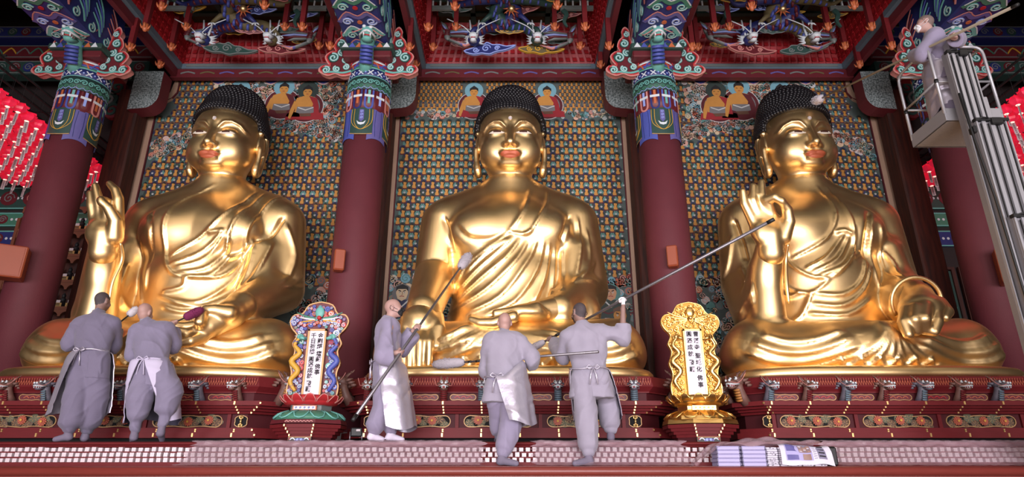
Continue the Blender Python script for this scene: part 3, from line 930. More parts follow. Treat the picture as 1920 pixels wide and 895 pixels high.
HEAD = make_head_meshes()
PLINTH = plinth_mesh()
B_LABEL = ['seated gilded statue with raised right hand, the one by the brightly painted spirit tablet',
           'gilded statue touching the ground with one hand, seated between the two inner columns',
           'seated gilded statue with raised right hand, the one beside the aerial lift basket']
for i in range(3):
    root = empty('buddha_statue', origin(i), 0, B_LABEL[i], 'statue', 'three gilded statues')
    f = f_body(i)
    V, Q = isosurf(f, (-2.05, -1.75, .02), (2.05, 1.0, 3.62), .024)
    N = vnormals(V, Q)
    fw = np.clip((-N[:, 1] + .05) / .30, 0, 1)
    disp = np.zeros(len(V), np.float32)
    for pts, h, w, zone in folds(i):
        pts = smooth_line(pts, 4) if len(pts) < 10 else pts
        xs = [p[0] for p in pts]; zs = [p[1] for p in pts]
        m = (V[:, 0] > min(xs) - .25) & (V[:, 0] < max(xs) + .25) & (V[:, 2] > min(zs) - .25) & (V[:, 2] < max(zs) + .25) & (fw > 0)
        if zone == 'lap': m &= V[:, 2] < .95
        elif zone == 'torso': m &= (V[:, 1] > -.98)
        j = np.nonzero(m)[0]
        if not len(j): continue
        dd, par, sg = line_dist(V[j, 0], V[j, 2], pts)
        fade = np.clip(par / .12, 0, 1) * np.clip((1 - par) / .12, 0, 1) * .8 + .2
        wide = np.where(sg > 0, w * 2.2, w * .75) if h > 0 and zone != 'torso' else np.where(sg > 0, w * 1.4, w * .7)
        disp[j] += h * fade * np.exp(-(dd / wide) ** 2)
    V = V + N * (disp * fw)[:, None]
    link('robed_body', mesh_np('robed_body', V, Q, ['gold']), root)
    hd = link('head', HEAD['head'], root)
    link('lips', HEAD['lips'], hd)
    for sg in (1, -1): link('eye_white', HEAD['eye_white', sg], hd); link('iris', HEAD['eye_dark', sg], hd)
    link('forehead_jewel', HEAD['urna'], hd)
    hr = link('hair', HEAD['hair'], root)
    cu = link('hair_curls', HEAD['curls'], hr); cu['kind'] = 'stuff'
    link('plinth', PLINTH, root)
    hands = [other_hand(i), touching_hand() if i == 1 else raised_hand(i)]
    for k, g in enumerate(hands):
        if k == 0: lo, hi = (-.75, -2.0, .35), (1.5, -.7, 1.45)
        elif i == 1: lo, hi = (-1.65, -1.7, .05), (-.8, -.7, 1.45)
        else: w = WRIST[i]; lo, hi = w + np.array([-.55, -.55, -.40]), w + np.array([.50, .35, 1.15])
        V, Q = isosurf(g, lo, hi, .017)
        link('hand', mesh_np('hand', V, Q, ['gold']), root)
    if i != 1:      # sleeve rim round the raised wrist, cuff round the other
        w = WRIST[i]
        b = MB()
        pts = smooth_line([(w[0] + .26, w[1] - .02, w[2] + .02), (w[0] + .25, w[1] + .12, w[2] - .20), (w[0] + .20, w[1] + .10, w[2] - .55), (w[0] + .20, w[1] + .12, w[2] - .85)], 5)
        b.tube(pts, [.018 + .014 * math.sin(k / (len(pts) - 1) * 3.1) for k in range(len(pts))], 'gold', 8)
        b.build('sleeve_hem', root)
    if i == 2:
        c = loc(2, 1718, 563, 8.92)
        b = MB(); b.tube([(c[0] + .36 * math.cos(t), c[1] - .10 * math.sin(t), c[2] + .33 * math.sin(t) - .02) for t in np.linspace(-.5, math.pi + .6, 26)], .03, 'gold', 8)
        b.build('cuff', root)
# ---------------------------------------------------------------- pedestals with dragon heads and carved panels
def plan(off, W=2.13, yf=-1.80, c=.30, yb=.95):
    W += off; yf -= off
    return [(-1.68, yb), (-1.68, -.78), (-W, -.78), (-W, yf + c), (-W + c, yf), (W - c, yf), (W, yf + c), (W, -.78), (1.68, -.78), (1.68, yb)]
def tier(b, z0, z1, o0, o1, m, **k):
    A, B = plan(o0, **k), plan(o1, **k)
    n = len(A)
    V = [(x, y, z0) for x, y in A] + [(x, y, z1) for x, y in B]
    b.add(V, [(i, (i + 1) % n, (i + 1) % n + n, i + n) for i in range(n)] + [tuple(range(n - 1, -1, -1)), tuple(range(n, 2 * n))], m)
def lobed(cx, cz, hw, hh, n=10):
    """elongated frame outline with gentle lobes"""
    pts = []
    r = hh
    def seg(x0, x1, z, s):
        for k in range(n):
            t = k / n
            pts.append((x0 + (x1 - x0) * t, z + s * .10 * hh * math.cos(t * TAU * 2.0)))
    seg(cx - hw + r, cx + hw - r, cz + hh * .9, 1)
    for k in range(n):
        a = math.pi / 2 - math.pi * k / n
        pts.append((cx + hw - r + r * math.cos(a), cz + hh * .95 * math.sin(a)))
    seg(cx + hw - r, cx - hw + r, cz - hh * .9, -1)
    for k in range(n):
        a = -math.pi / 2 - math.pi * k / n
        pts.append((cx - hw + r + r * math.cos(a), cz + hh * .95 * math.sin(a)))
    return pts
def XZ(y0): return lambda p: (p[0], y0 - p[2], p[1])

def dragon_meshes(tone, neck):
    """carved head looking to -y, neck rising from below; origin at the foot of the neck"""
    b = MB()
    b.tube([(0, .05, -.02), (0, .0, .05), (0, -.03, .12), (0, -.05, .17)], [.050, .048, .045, .05], tone, 10)
    for k in range(5): b.tube([(-.040, -.045 - .006 * k, .005 + .026 * k), (0, -.062 - .006 * k, .0 + .026 * k), (.040, -.045 - .006 * k, .005 + .026 * k)], .012, neck, 6)
    b.ball((0, -.05, .195), (.062, .075, .052), tone, 12, 8)
    b.tube([(0, -.08, .19), (0, -.15, .175), (0, -.19, .182)], [.05, .042, .034], tone, 10, flat=.75)
    b.tube([(0, -.07, .155), (0, -.14, .128), (0, -.17, .13)], [.04, .034, .024], tone, 8, flat=.5)
    b.box((0, -.135, .150), (.050, .07, .012), 'd_red')
    for s in (-1, 1):
        b.ball((s * .035, -.105, .222), .018, 'd_white', 8, 5); b.ball((s * .037, -.118, .224), .009, 'd_black', 6, 4)
        b.ball((s * .022, -.185, .198), .014, 'd_white', 8, 5)
        b.tube([(s * .05, -.08, .165), (s * .048, -.14, .160), (s * .02, -.19, .162), (0, -.20, .165)], .008, 'd_white', 6)
        for k in range(3): b.tube([(s * .055, -.03 + .03 * k, .20 - .02 * k), (s * .072, .0 + .03 * k, .210 - .025 * k), (s * .080, .035 + .02 * k, .222 - .03 * k)], [.020, .016, .006], tone, 5)
        for k in range(3): b.box((s * .022, -.18 + .025 * k, .146), (.008, .008, .02), 'd_white')
    head = b.mesh('dragon_head')
    out = [head]
    for s in (-1, 1):
        b = MB(); b.tube([(s * .025, -.02, .235), (s * .036, .01, .275), (s * .032, .045, .300), (s * .044, .055, .318)], [.014, .012, .010, .004], 'dragon_brown', 6)
        b.tube([(s * .036, .015, .282), (s * .058, .022, .298)], [.009, .004], 'dragon_brown', 5)
        out.append(b.mesh('horn'))
    for s in (-1, 1):
        b = MB(); b.tube(smooth_line([(s * .03, -.18, .185), (s * .09, -.15, .165), (s * .11, -.09, .21), (s * .13, -.06, .27)], 3), .0035, 'd_pink', 5)
        out.append(b.mesh('whisker'))
    return out
DRAGON = [dragon_meshes('dragon_brown', 'wood_red'), dragon_meshes('dragon_grey', 'coffer_bar'), dragon_meshes('dragon_brown', 'dragon_ochre')]
def put_dragon(kind, parent, loc_, rz, sc=1.0):
    M = DRAGON[kind]
    h = link('dragon_head', M[0], parent, loc_, (0, 0, rz), (sc, sc, sc))
    for k, me in enumerate(M[1:]): link('horn' if k < 2 else 'whisker', me, h)
    return h

def leaf_mesh(seed):
    random.seed(seed); b = MB(); b.X = lambda p: (p[0], -p[2], p[1])
    n = 14; c = (0, 0, .022)
    ring = [(.055 * (1 + .18 * math.sin(3 * t + seed)) * math.cos(t) * 1.25, .055 * (1 + .12 * math.cos(4 * t)) * math.sin(t), .004) for t in [TAU * k / n for k in range(n)]]
    b.add(ring + [c], [(i, (i + 1) % n, n) for i in range(n)], 'carve_green' if seed % 2 else 'carve_brown', True)
    for k in range(6):
        t = TAU * k / 6 + .3
        b.stroke([(0, 0), (.05 * math.cos(t), .042 * math.sin(t))], .004, .017, 'gold_line', .01)
    return b.mesh('leaf')
LEAVES = [leaf_mesh(k) for k in range(4)]
def lotus_mesh():
    b = MB(); b.X = lambda p: (p[0], -p[2], p[1])
    for ring, (r, n, w) in enumerate(((.060, 12, .012), (.042, 9, .022), (.024, 6, .032))):
        for k in range(n):
            t = TAU * k / n + ring * .3
            c, s = math.cos(t), math.sin(t)
            P = [(0, 0), (r * .5, -.011), (r * .85, -.009), (r, 0), (r * .85, .009), (r * .5, .011)]
            b.poly([(x * c - y * s, x * s + y * c) for x, y in P], w, 'carve_orange', .008)
    b.disc((0, 0), .014, .036, 'p_yellow', 8, .01)
    return b.mesh('lotus_flower')
LOTUS = lotus_mesh()
def vajra_mesh():
    b = MB()
    b.ball((0, 0, 0), (.014, .014, .02), 'gold_leaf', 8, 6)
    for s in (-1, 1):
        b.tube([(0, 0, s * .01), (0, 0, s * .055)], [.012, .007], 'gold_leaf', 8)
        for q in (-1, 0, 1): b.tube([(0, 0, s * .028), (q * .024, 0, s * .042), (q * .018, 0, s * .062), (0, 0, s * .078)], [.008, .008, .007, .003], 'gold_leaf', 6)
    return b.mesh('vajra')
VAJRA = vajra_mesh()

P_LABEL = ['tiered red pedestal under the statue beside the brightly painted tablet', 'tiered red pedestal under the statue between the two spirit tablets', 'tiered red pedestal under the statue next to the stacked newspapers']
for i in range(3):
    root = empty('statue_pedestal', (BAYS[i], YB, Z_UP), 0, P_LABEL[i], 'pedestal', 'three statue pedestals')
    H = lambda h: h - .35
    b = MB()
    tier(b, 0, H(.43), -.10, -.10, 'black_and_shade'); tier(b, H(.43), H(.50), .03, .03, 'wood_red'); tier(b, H(.50), H(.555), -.03, -.03, 'wood_red')  # lowest tier is near-black: shade under the pedestal put into its colour
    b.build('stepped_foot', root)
    b = MB(); tier(b, H(.555), H(.73), -.16, -.16, 'wood_red_dark'); band = b.build('panel_band', root)
    b = MB()
    for k, o in enumerate((-.09, -.04, .01)): tier(b, H(.73 + .03 * k), H(.757 + .03 * k), o, o + .012, 'wood_red')
    tier(b, H(.82), H(.875), .07, .07, 'wood_red')
    b.build('stepped_cornice', root)
    b = MB(); tier(b, H(.875), H(.995), -.08, -.08, 'wood_red_dark'); tier(b, H(.985), H(1.0), -.05, -.05, 'wood_red'); fr = b.build('frieze_band', root)
    b = MB(); tier(b, H(1.0), H(1.06), -.05, .0, 'wood_red'); tier(b, H(1.06), H(1.19), .0, -.03, 'wood_red')
    # carved plume strokes on the lotus moulding
    b.X = XZ(-1.80)
    random.seed(i)
    for k in range(110):
        x = -1.8 + 3.6 * (k + .5) / 110
        for q in range(2):
            b.stroke([(x, H(1.065) + .01), (x + .012 * (1 if q else -1), H(1.12)), (x + .022 * (1 if q else -1), H(1.165))], [.003, .006, .002], .008, 'carve_orange', .008)
    b.build('lotus_moulding', root)
    # gilded blocks at the tier joints
    xs = [.13 + .483 * k for k in range(-4, 4)]
    b = MB()
    for x in xs:
        for z, o, w, h in ((.848, .07, .020, .040), (.803, .01, .018, .018), (.773, -.04, .018, .018), (.743, -.09, .018, .018), (.53, -.03, .018, .022), (.515, -.03, .018, .02), (.465, .03, .020, .044)):
            b.box((x, -1.80 - o - .004, H(z)), (w, .014, h), 'gold_leaf')
    for s in (-1, 1):
        for z, o in ((.848, .07), (.803, .01), (.773, -.04), (.743, -.09), (.53, -.03), (.465, .03)):
            b.box((s * (2.13 - .30 + o), -1.80 - o - .002, H(z)), (.018, .016, .02), 'gold_leaf', .4)
    o_ = b.build('gilded_blocks', root); o_['kind'] = 'stuff'
    # panel band: posts, carved openings
    for x in (-1.72, -.67, .39, 1.45):
        b = MB(); b.box((x, -1.655, H(.642)), (.045, .03, .174), 'wood_red'); b.build('post', band)
    for j, cx in enumerate((-1.195, -.14, .92)):
        b = MB(); b.X = XZ(-1.641)
        out = lobed(cx, H(.642), .44, .072)
        b.poly(out, .002, 'black_and_shade'); b.stroke(out, .010, .014, 'gold_line', .012, True)  # flat dark fill, the shade of a recess put into colour
        b.build('carved_opening', band)
        random.seed(10 * i + j)
        for q in range(11):
            x = cx - .37 + .074 * q + random.uniform(-.01, .01)
            z = H(.642) + (.028 if q % 2 else -.026) + random.uniform(-.008, .008)
            o_ = link('leaf', LEAVES[(q + i) % 4], band, (x, -1.645, z), (0, random.uniform(-.8, .8), 0)); s_ = random.uniform(.8, 1.15); o_.scale = (s_, 1, s_ * .85)
        for x in (cx - .31 + .05 * (j % 2), cx + .02, cx + .28 - .07 * (i % 2)):
            link('lotus_flower', LOTUS, band, (x, -1.665, H(.642) + random.uniform(-.01, .018)))
    for x in (-1.85 + .075, 1.60):
        b = MB(); b.X = XZ(-1.641)
        out = [(x + .085 * math.cos(t) * (1 - .12 * math.cos(4 * t)), H(.642) + .072 * math.sin(t)) for t in np.linspace(0, TAU, 24, endpoint=False)]
        b.poly(out, .002, 'black_and_shade'); b.stroke(out, .008, .012, 'gold_line', .01, True); b.build('carved_opening', band)  # same painted-in recess shade behind the vajra
        link('vajra', VAJRA, band, (x, -1.66, H(.642)))
    # frieze cartouches between the dragons
    for k, x in enumerate(xs[:-1]):
        b = MB(); b.X = XZ(-1.72)
        cx = x + .2415
        out = lobed(cx, H(.932), .165, .036)
        b.poly(out, .003, 'd_maroon'); b.stroke(out, .008, .012, 'gold_line', .01, True)
        for q in range(3):
            b.stroke(smooth_line([(cx - .11 + .08 * q, H(.925)), (cx - .07 + .08 * q, H(.945)), (cx - .04 + .08 * q, H(.92))], 3), .010, .011, 'carve_orange' if (k + i) % 3 else 'd_red', .008)
        b.build('frieze_cartouche', fr)
    for k, x in enumerate(xs):
        put_dragon(k % 2 if i == 1 else (k + 1) % 2, root, (x, -1.80, H(.885)), .0 + (x * -.10 if i == 1 else (.35 if i == 2 else -.35)))
    for s in (-1, 1):
        put_dragon(2, root, (s * 2.10, -1.70, H(.885)), s * 1.05, 1.25)
        put_dragon(2, root, (s * 2.12, -1.25, H(.885)), s * 1.35, 1.0)
# ---------------------------------------------------------------- spirit tablets
def text_mesh(chars, size, m, gap, thick=.0012):
    """column of characters; each glyph centred, going down"""
    V = []; Fs = []; b = MB()
    dg = None
    for ch, dz in chars:
        cu = bpy.data.curves.new('glyph', 'FONT'); cu.body = ch; cu.size = size; cu.align_x = 'CENTER'; cu.align_y = 'CENTER'
        cu.offset = thick; cu.extrude = .001; cu.resolution_u = 2
        o = bpy.data.objects.new('glyph', cu); COL.objects.link(o)
        dg = bpy.context.evaluated_depsgraph_get()
        me = bpy.data.meshes.new_from_object(o.evaluated_get(dg))
        n0 = len(b.v)
        b.add([(v.co.x, -v.co.z, v.co.y + dz) for v in me.vertices], [tuple(p.vertices) for p in me.polygons], m)
        bpy.data.objects.remove(o); bpy.data.curves.remove(cu); bpy.data.meshes.remove(me)
    return b
HALF = [(0, 1.18), (.16, 1.14), (.235, 1.03), (.345, 1.01), (.395, .93), (.36, .84), (.285, .76), (.30, .70), (.325, .64), (.285, .56), (.30, .48), (.33, .40), (.30, .30), (.30, .22), (.335, .12), (.325, 0)]
def tablet_outline(n=3):
    h = smooth_line(HALF, n)
    h = [(x * .93, z) for x, z in h]
    return [(x, z) for x, z in h] + [(-x, z) for x, z in reversed(h[1:])]
def inside(p, poly):
    c = False; n = len(poly)
    for i in range(n):
        a, b = poly[i], poly[(i + 1) % n]
        if (a[1] > p[1]) != (b[1] > p[1]) and p[0] < (b[0] - a[0]) * (p[1] - a[1]) / (b[1] - a[1]) + a[0]: c = not c
    return c
def tablet(X, gold, label):
    root = empty('spirit_tablet', (X, 8.0, Z_UP), 0, label, 'spirit tablet', 'two spirit tablets')
    zb = .55
    out = tablet_outline()
    b = MB(); b.prism([(x, z + zb) for x, z in out], -.02, .06, 'gold_dull' if gold else 'd_maroon')
    board = b.build('carved_board', root)
    b = MB(); b.X = lambda p: (p[0], -.02 - p[2], p[1] + zb)
    b.stroke(out, .016, .012, 'gold_carved' if gold else 'gold_line', .012, True, dome=gold)
    b.build('rim', board)
    # cloud scrolls packed over the board
    random.seed(7 if gold else 8)
    b = MB(); b.X = lambda p: (p[0], -.02 - p[2], p[1] + zb)
    cols = ['d_red', 'd_red', 'd_blue', 'd_blue', 'd_teal', 'd_orange', 'd_navy', 'd_white', 'd_violet', 'd_green']
    spots = []
    tries = 0
    while len(spots) < (190 if gold else 230) and tries < 9000:
        tries += 1
        p = (random.uniform(-.38, .38), random.uniform(.02, 1.13)); r = random.uniform(.018, .042)
        if abs(p[0]) < .125 + r and p[1] < .83 + r: continue
        if not all(inside((p[0] + dx * r, p[1] + dz * r), out) for dx, dz in ((1, 0), (-1, 0), (0, 1), (0, -1))): continue
        if any((p[0] - q[0]) ** 2 + (p[1] - q[1]) ** 2 < ((r + q[2]) * .82) ** 2 for q in spots): continue
        spots.append((p[0], p[1], r))
    for x, z, r in spots:
        w = random.uniform(.012, .03); a0 = random.uniform(0, TAU); d = random.choice((-1, 1))
        if gold:
            b.stroke(spiral((x, z), r, r * .15, a0, d * 1.4, 12), [r * .55] * 13, w + .012, 'gold_carved', .022, dome=True)
        else:
            c = random.choice(cols)
            b.disc((x, z), r, w, c, 9, .02)
            b.stroke(spiral((x, z), r * .85, r * .15, a0, d * 1.3, 10), r * .20, w + .003, random.choice(('d_white', 'd_white', 'd_pink', 'd_navy')) if c != 'd_white' else 'd_blue', .003)
            b.disc((x, z), r * .22, w + .004, random.choice(cols), 6)
    o = b.build('cloud_scrolls', board); o['kind'] = 'stuff'
    # a coiling dragon up each side, bird figures and a jewel on top
    for s in (-1, 1):
        b = MB(); b.X = lambda p: (p[0], -.02 - p[1], p[2] + zb)
        path = smooth_line([(s * .20, .03, .06), (s * .27, .045, .18), (s * .19, .05, .30), (s * .28, .05, .42), (s * .19, .05, .52), (s * .26, .055, .62), (s * .20, .06, .72)], 5)
        c1 = 'gold_carved' if gold else ('d_blue' if s > 0 else 'd_yellow')
        b.tube(path, [.020 + .016 * math.sin(math.pi * min(1, k / (len(path) - 1) * 1.1)) for k in range(len(path))], c1, 8)
        if not gold:
            for k in range(3, len(path) - 2, 2): b.tube([path[k], tuple(np.array(path[k]) + np.array([0, .014, .008]))], .024, 'd_orange' if k % 4 == 1 else 'd_violet', 6)
        e = path[-1]
        c2 = c1 if gold else 'd_teal'
        b.ball(e, (.045, .03, .038), c2, 10, 6); b.tube([e, (e[0] - s * .03, .09, e[2] - .02), (e[0] - s * .065, .10, e[2] - .03)], [.03, .022, .014], c2, 8)
        for q in range(3): b.tube([e, (e[0] + s * (.03 + .02 * q), .07, e[2] + .05 - .02 * q)], [.008, .003], 'gold_carved' if gold else 'd_white', 5)
        b.build('dragon', board)
        b = MB(); b.X = lambda p: (p[0], -.02 - p[2], p[1] + zb)
        for q in range(4):
            b.stroke(smooth_line([(s * .05, .93 + .01 * q), (s * (.12 + .02 * q), .90 + .03 * q), (s * (.20 + .03 * q), .86 + .06 * q)], 3), [.03, .028, .026, .024, .02, .016, .006][:7], .030 + .006 * q, 'gold_carved' if gold else ('d_orange', 'd_yellow', 'd_white', 'd_green')[q], .02, dome=True)
        b.build('bird_wing', board)
    b = MB(); b.ball((0, -.045, zb + 1.04), (.06, .03, .075), 'gold_carved' if gold else 'd_teal', 12, 8); b.ball((0, -.05, zb + .97), (.03, .03, .03), 'gold_carved' if gold else 'd_red', 10, 6)
    b.build('crest_jewel', board)
    # white name panel
    b = MB(); b.box((0, -.055, zb + .40), (.19, .012, .80), 'tablet_white'); pan = b.build('name_panel', root)
    b = MB()
    for s in (-1, 1): b.box((s * .105, -.055, zb + .40), (.022, .03, .84), 'gold_carved' if gold else 'gold_line')
    b.box((0, -.055, zb + .81), (.232, .03, .022), 'gold_carved' if gold else 'gold_line')
    b.build('panel_frame', pan)
    def column(txt, x, z0, step, sp):
        ch = []; z = z0
        for c in txt:
            if c == ' ': z -= sp; continue
            ch.append((c, z)); z -= step
        for c in ch: text_mesh([(c[0], 0)], .068, 'ink', step, .0016).build('inscription_character', pan, (x, -.0622, zb + c[1]))
    if gold:
        column('曹溪寺 聖域化 佛事', .042, .755, .083, .022)
        column('圓滿成就 發願', -.044, .755, .083, .022)
    else:
        column('金剛經 壇藏 佛事', .045, .735, .068, .022)
        column('千日祈禱 圓滿成就 發願', -.042, .735, .068, .022)
    # lotus stand
    c1, c2, c3 = ('gold_carved',) * 3 if gold else ('d_red', 'd_green', 'd_maroon')
    b = MB()
    b.lathe([(.20, .42), (.30, .44), (.335, .50), (.31, .54), (.25, .55)], (0, 0, 0), c1, 28); st = b.build('lotus_seat', root)
    for k in range(14):
        t = TAU * k / 14; c, s = math.cos(t), math.sin(t)
        b = MB(); P = [(.245, -.05, .43), (.245, .05, .43), (.335, .066, .485), (.335, -.066, .485), (.375, .035, .535), (.375, -.035, .535), (.36, 0, .55)]
        b.add([(x * c - y * s, x * s + y * c, z) for x, y, z in P], [(0, 3, 2, 1), (3, 5, 4, 2), (5, 6, 4)], c1, True)
        b.tube([tuple((x * c - y * s, x * s + y * c, z)) for x, y, z in ((.26, .052, .435), (.338, .066, .487), (.376, .035, .537), (.36, 0, .552), (.376, -.035, .537), (.338, -.066, .487), (.26, -.052, .435))], .006, 'gold_carved' if gold else 'd_pink', 5)
        b.build('petal', st)
    b = MB(); b.lathe([(.26, .36), (.25, .38), (.25, .42), (.26, .43)], (0, 0, 0), 'gold_carved' if gold else 'd_grey', 8, smooth=False)
    b.box((0, -.235, .395), (.28, .03, .052), 'gold_carved' if gold else 'd_orange'); b.box((0, -.247, .395), (.255, .012, .036), 'gold_carved' if gold else 'd_white')
    b.X = XZ(-.254)
    for k in range(5): b.stroke(spiral((-.10 + .05 * k, .395), .013, .003, 0, 1.2, 8), .006, .003, 'gold_dull' if gold else 'd_blue', .003)
    b.build('waist', root)
    b = MB(); b.lathe([(.41, .26), (.40, .30), (.33, .345), (.27, .365)], (0, 0, 0), c2, 8 if gold else 28, smooth=not gold); low = b.build('drooping_lotus', root)
    for k in range(12):
        t = TAU * k / 12; c, s = math.cos(t), math.sin(t)
        b = MB(); b.tube([tuple((x * c - y * s, x * s + y * c, z)) for x, y, z in ((.28, .06, .365), (.36, .085, .335), (.415, .05, .285), (.42, 0, .272), (.415, -.05, .285), (.36, -.085, .335), (.28, -.06, .365))], .009, 'gold_carved' if gold else 'd_teal', 5)
        b.build('petal', low)
    b = MB()
    R8 = [TAU * k / 8 + TAU / 16 for k in range(8)]
    def oct_(r0, r1, z0, z1, m):
        V = [(r0 * math.cos(t), r0 * .85 * math.sin(t), z0) for t in R8] + [(r1 * math.cos(t), r1 * .85 * math.sin(t), z1) for t in R8]
        b.add(V, [(k, (k + 1) % 8, 8 + (k + 1) % 8, 8 + k) for k in range(8)] + [tuple(range(7, -1, -1)), tuple(range(8, 16))], m)
    oct_(.455, .44, .215, .265, 'gold_carved' if gold else c3)
    if not gold:
        b.X = XZ(-.36)
        b.stroke([(-.16 + .02 * k, .225 + .012 * (k % 2)) for k in range(17)], .008, .05, 'd_pink', .01); b.X = None
    for k in range(4): oct_(.45 - .035 * k, .455 - .035 * k, .165 - .035 * k + (.0), .205 - .035 * k, 'wood_red')
    oct_(.33, .33, .0, .065, 'wood_red_dark')
    b.build('stepped_base', root)
    b = MB()
    for x in (-.168, .168):
        for k in range(4): b.box((x * (1 - .08 * k), -.388 + .03 * k, .187 - .035 * k), (.014, .012, .022), 'gold_leaf')
    o = b.build('gilded_blocks', root); o['kind'] = 'stuff'
    b = MB(); b.box((0, -.30, .033), (.27, .02, .06), 'd_black'); b.X = XZ(-.312)
    b.stroke([(-.13, .006), (.13, .006), (.13, .06), (-.13, .06)], .006, .003, 'gold_line', .004, True)
    for k in range(5): b.disc((.022 * (k - 2), .036 - .004 * abs(k - 2)), .016, .004 + .001 * k, 'd_lblue' if k % 2 else 'd_violet', 8, .004)
    for s in (-1, 1):
        b.stroke(smooth_line([(s * .05, .03), (s * .08, .05), (s * .11, .03)], 3), .012, .005, 'd_white', .004); b.disc((s * .115, .04), .01, .005, 'd_red', 6, .004)
    b.build('flower_panel', root)
    return root
tablet(-2.44, False, 'brightly painted spirit tablet with blue and red scrolls on a red lotus stand')
tablet(2.26, True, 'all-gold carved spirit tablet on a golden lotus stand')
# ---------------------------------------------------------------- columns, brackets and beams
RC = .36
def cyl(p):
    t = -math.pi / 2 + p[0] / RC
    r = RC + p[2]
    return (r * math.cos(t), r * math.sin(t), p[1])
def cyl_petal(b, tc, hw, zt, zb, m, lift, bow=.06, n=8, k=5):
    V = []
    for j in range(k):
        for i in range(n + 1):
            s = -1 + 2 * i / n
            z = zt + (zb + bow * (abs(s) ** 2.2) - zt) * j / (k - 1)
            t = tc + s * hw
            V.append(((RC + lift) * math.cos(t), (RC + lift) * math.sin(t), z))
    b.add(V, [(j * (n + 1) + i, (j + 1) * (n + 1) + i, (j + 1) * (n + 1) + i + 1, j * (n + 1) + i + 1) for j in range(k - 1) for i in range(n)], m, True)
def column_meshes():
    M = []
    b = MB(); b.lathe([(RC * 1.25, 0), (RC * 1.3, .10), (RC * 1.12, .22)], (0, 0, 0), 'p_grey', 28); M.append(('stone_base', b.mesh('stone_base'), None))
    b = MB(); b.lathe([(RC * 1.03, .2), (RC, 3.0), (RC * .98, 6.60)], (0, 0, 0), 'column_red', 36); M.append(('shaft', b.mesh('shaft'), None))
    z = lambda w: w - Z_UP
    # painted cloth-like skirt
    b = MB()
    for k in range(4): cyl_petal(b, -math.pi / 2 + k * math.pi / 2 + math.pi / 4, .50, z(7.18), z(6.62), 'd_blue' if k % 2 else 'd_violet', .012, -.05)
    for k in range(4): cyl_petal(b, -math.pi / 2 + k * math.pi / 2, .52, z(7.18), z(6.66), 'd_dgreen', .020, .05)
    b.X = cyl
    for k in range(4):
        u0 = k * math.pi / 2 * RC
        for wd in (.17, .12):
            b.stroke(smooth_line([(u0 - wd, z(7.16)), (u0 - wd * .95, z(6.90)), (u0, z(6.76)), (u0 + wd * .95, z(6.90)), (u0 + wd, z(7.16))], 4), .008, .024, 'd_yellow', .003)
        b.stroke([(u0 - .185, z(6.70)), (u0 - .09, z(6.675)), (u0, z(6.67)), (u0 + .09, z(6.675)), (u0 + .185, z(6.70))], .014, .025, 'gold_line', .003)
        b.poly([(u0 - .035, z(7.14)), (u0 + .035, z(7.14)), (u0 + .04, z(6.95)), (u0, z(6.90)), (u0 - .04, z(6.95))], .026, 'd_violet')
        for q in range(3): b.stroke(spiral((u0, z(7.10 - .06 * q)), .025, .005, 0, 1.2, 9), .008, .028, 'd_lblue')
        b.poly([(u0 - .075, z(6.93)), (u0 - .05, z(6.86)), (u0, z(6.84)), (u0 + .05, z(6.86)), (u0 + .075, z(6.93)), (u0 + .03, z(6.89)), (u0 - .03, z(6.89))], .027, 'd_white')
        u1 = u0 + math.pi / 4 * RC
        for q in (-1, 1): b.stroke([(u1 + q * .05, z(7.16)), (u1 + q * .06, z(6.9)), (u1 + q * .045, z(6.66))], .007, .016, 'd_navy', .002)
    M.append(('painted_skirt', b.mesh('painted_skirt'), None))
    b = MB(); b.lathe([(RC + .012, z(7.16)), (RC + .012, z(7.56))], (0, 0, 0), 'd_maroon', 36); b.X = cyl
    n = 12
    for k in range(n):
        u = (k - n / 2 + .5) * TAU * RC / n
        c = ('d_pink', 'd_navy', 'd_blue', 'd_maroon')[k % 4]
        b.stroke(smooth_line([(u - .062, z(7.54)), (u - .062, z(7.27)), (u - .045, z(7.20)), (u, z(7.175)), (u + .045, z(7.20)), (u + .062, z(7.27)), (u + .062, z(7.54))], 3), .030, .022, c, .008)
        b.stroke([(u, z(7.54)), (u, z(7.27))], .04, .020, ('d_teal', 'd_lblue', 'd_orange')[k % 3], .005)
        b.poly([(u - .075, z(7.40)), (u + .075, z(7.40)), (u + .075, z(7.445)), (u - .075, z(7.445))], .030, 'd_white', .008)
    M.append(('tassel_band', b.mesh('tassel_band'), None))
    b = MB(); b.lathe([(RC + .012, z(7.55)), (RC + .012, z(7.82))], (0, 0, 0), 'd_dgreen', 36); b.X = cyl
    n = 11
    for k in range(n):
        u = (k - n / 2 + .5) * TAU * RC / n
        for q, (du, dv, r) in enumerate(((-.045, .06, .045), (.045, .06, .045), (0, .16, .055), (.10, .16, .05))):
            b.stroke(spiral((u + du, z(7.55) + dv), r, .008, (0 if q % 2 else math.pi), 1.4 * (1 if q % 2 else -1), 16), .016, .022, 'd_green' if q < 2 else 'd_teal', .006)
        b.stroke(smooth_line([(u - .1, z(7.60)), (u - .05, z(7.565)), (u, z(7.60)), (u + .05, z(7.565)), (u + .1, z(7.60))], 3), .010, .022, 'd_lblue', .004)
    M.append(('scroll_band', b.mesh('scroll_band'), None))
    b = MB(); b.lathe([(RC + .012, z(7.81)), (RC + .012, z(8.0))], (0, 0, 0), 'd_navy', 36); b.X = cyl
    for k in range(14):
        u = (k - 6.5) * TAU * RC / 14
        for s in (-1, 1): b.stroke([(u - .045 * s, z(7.855)), (u + .045 * s, z(7.945))], .018, .018 + .002 * s, 'd_white', .003)
        b.disc((u + .08, z(7.90)), .016, .018, 'd_lblue', 6, .003)
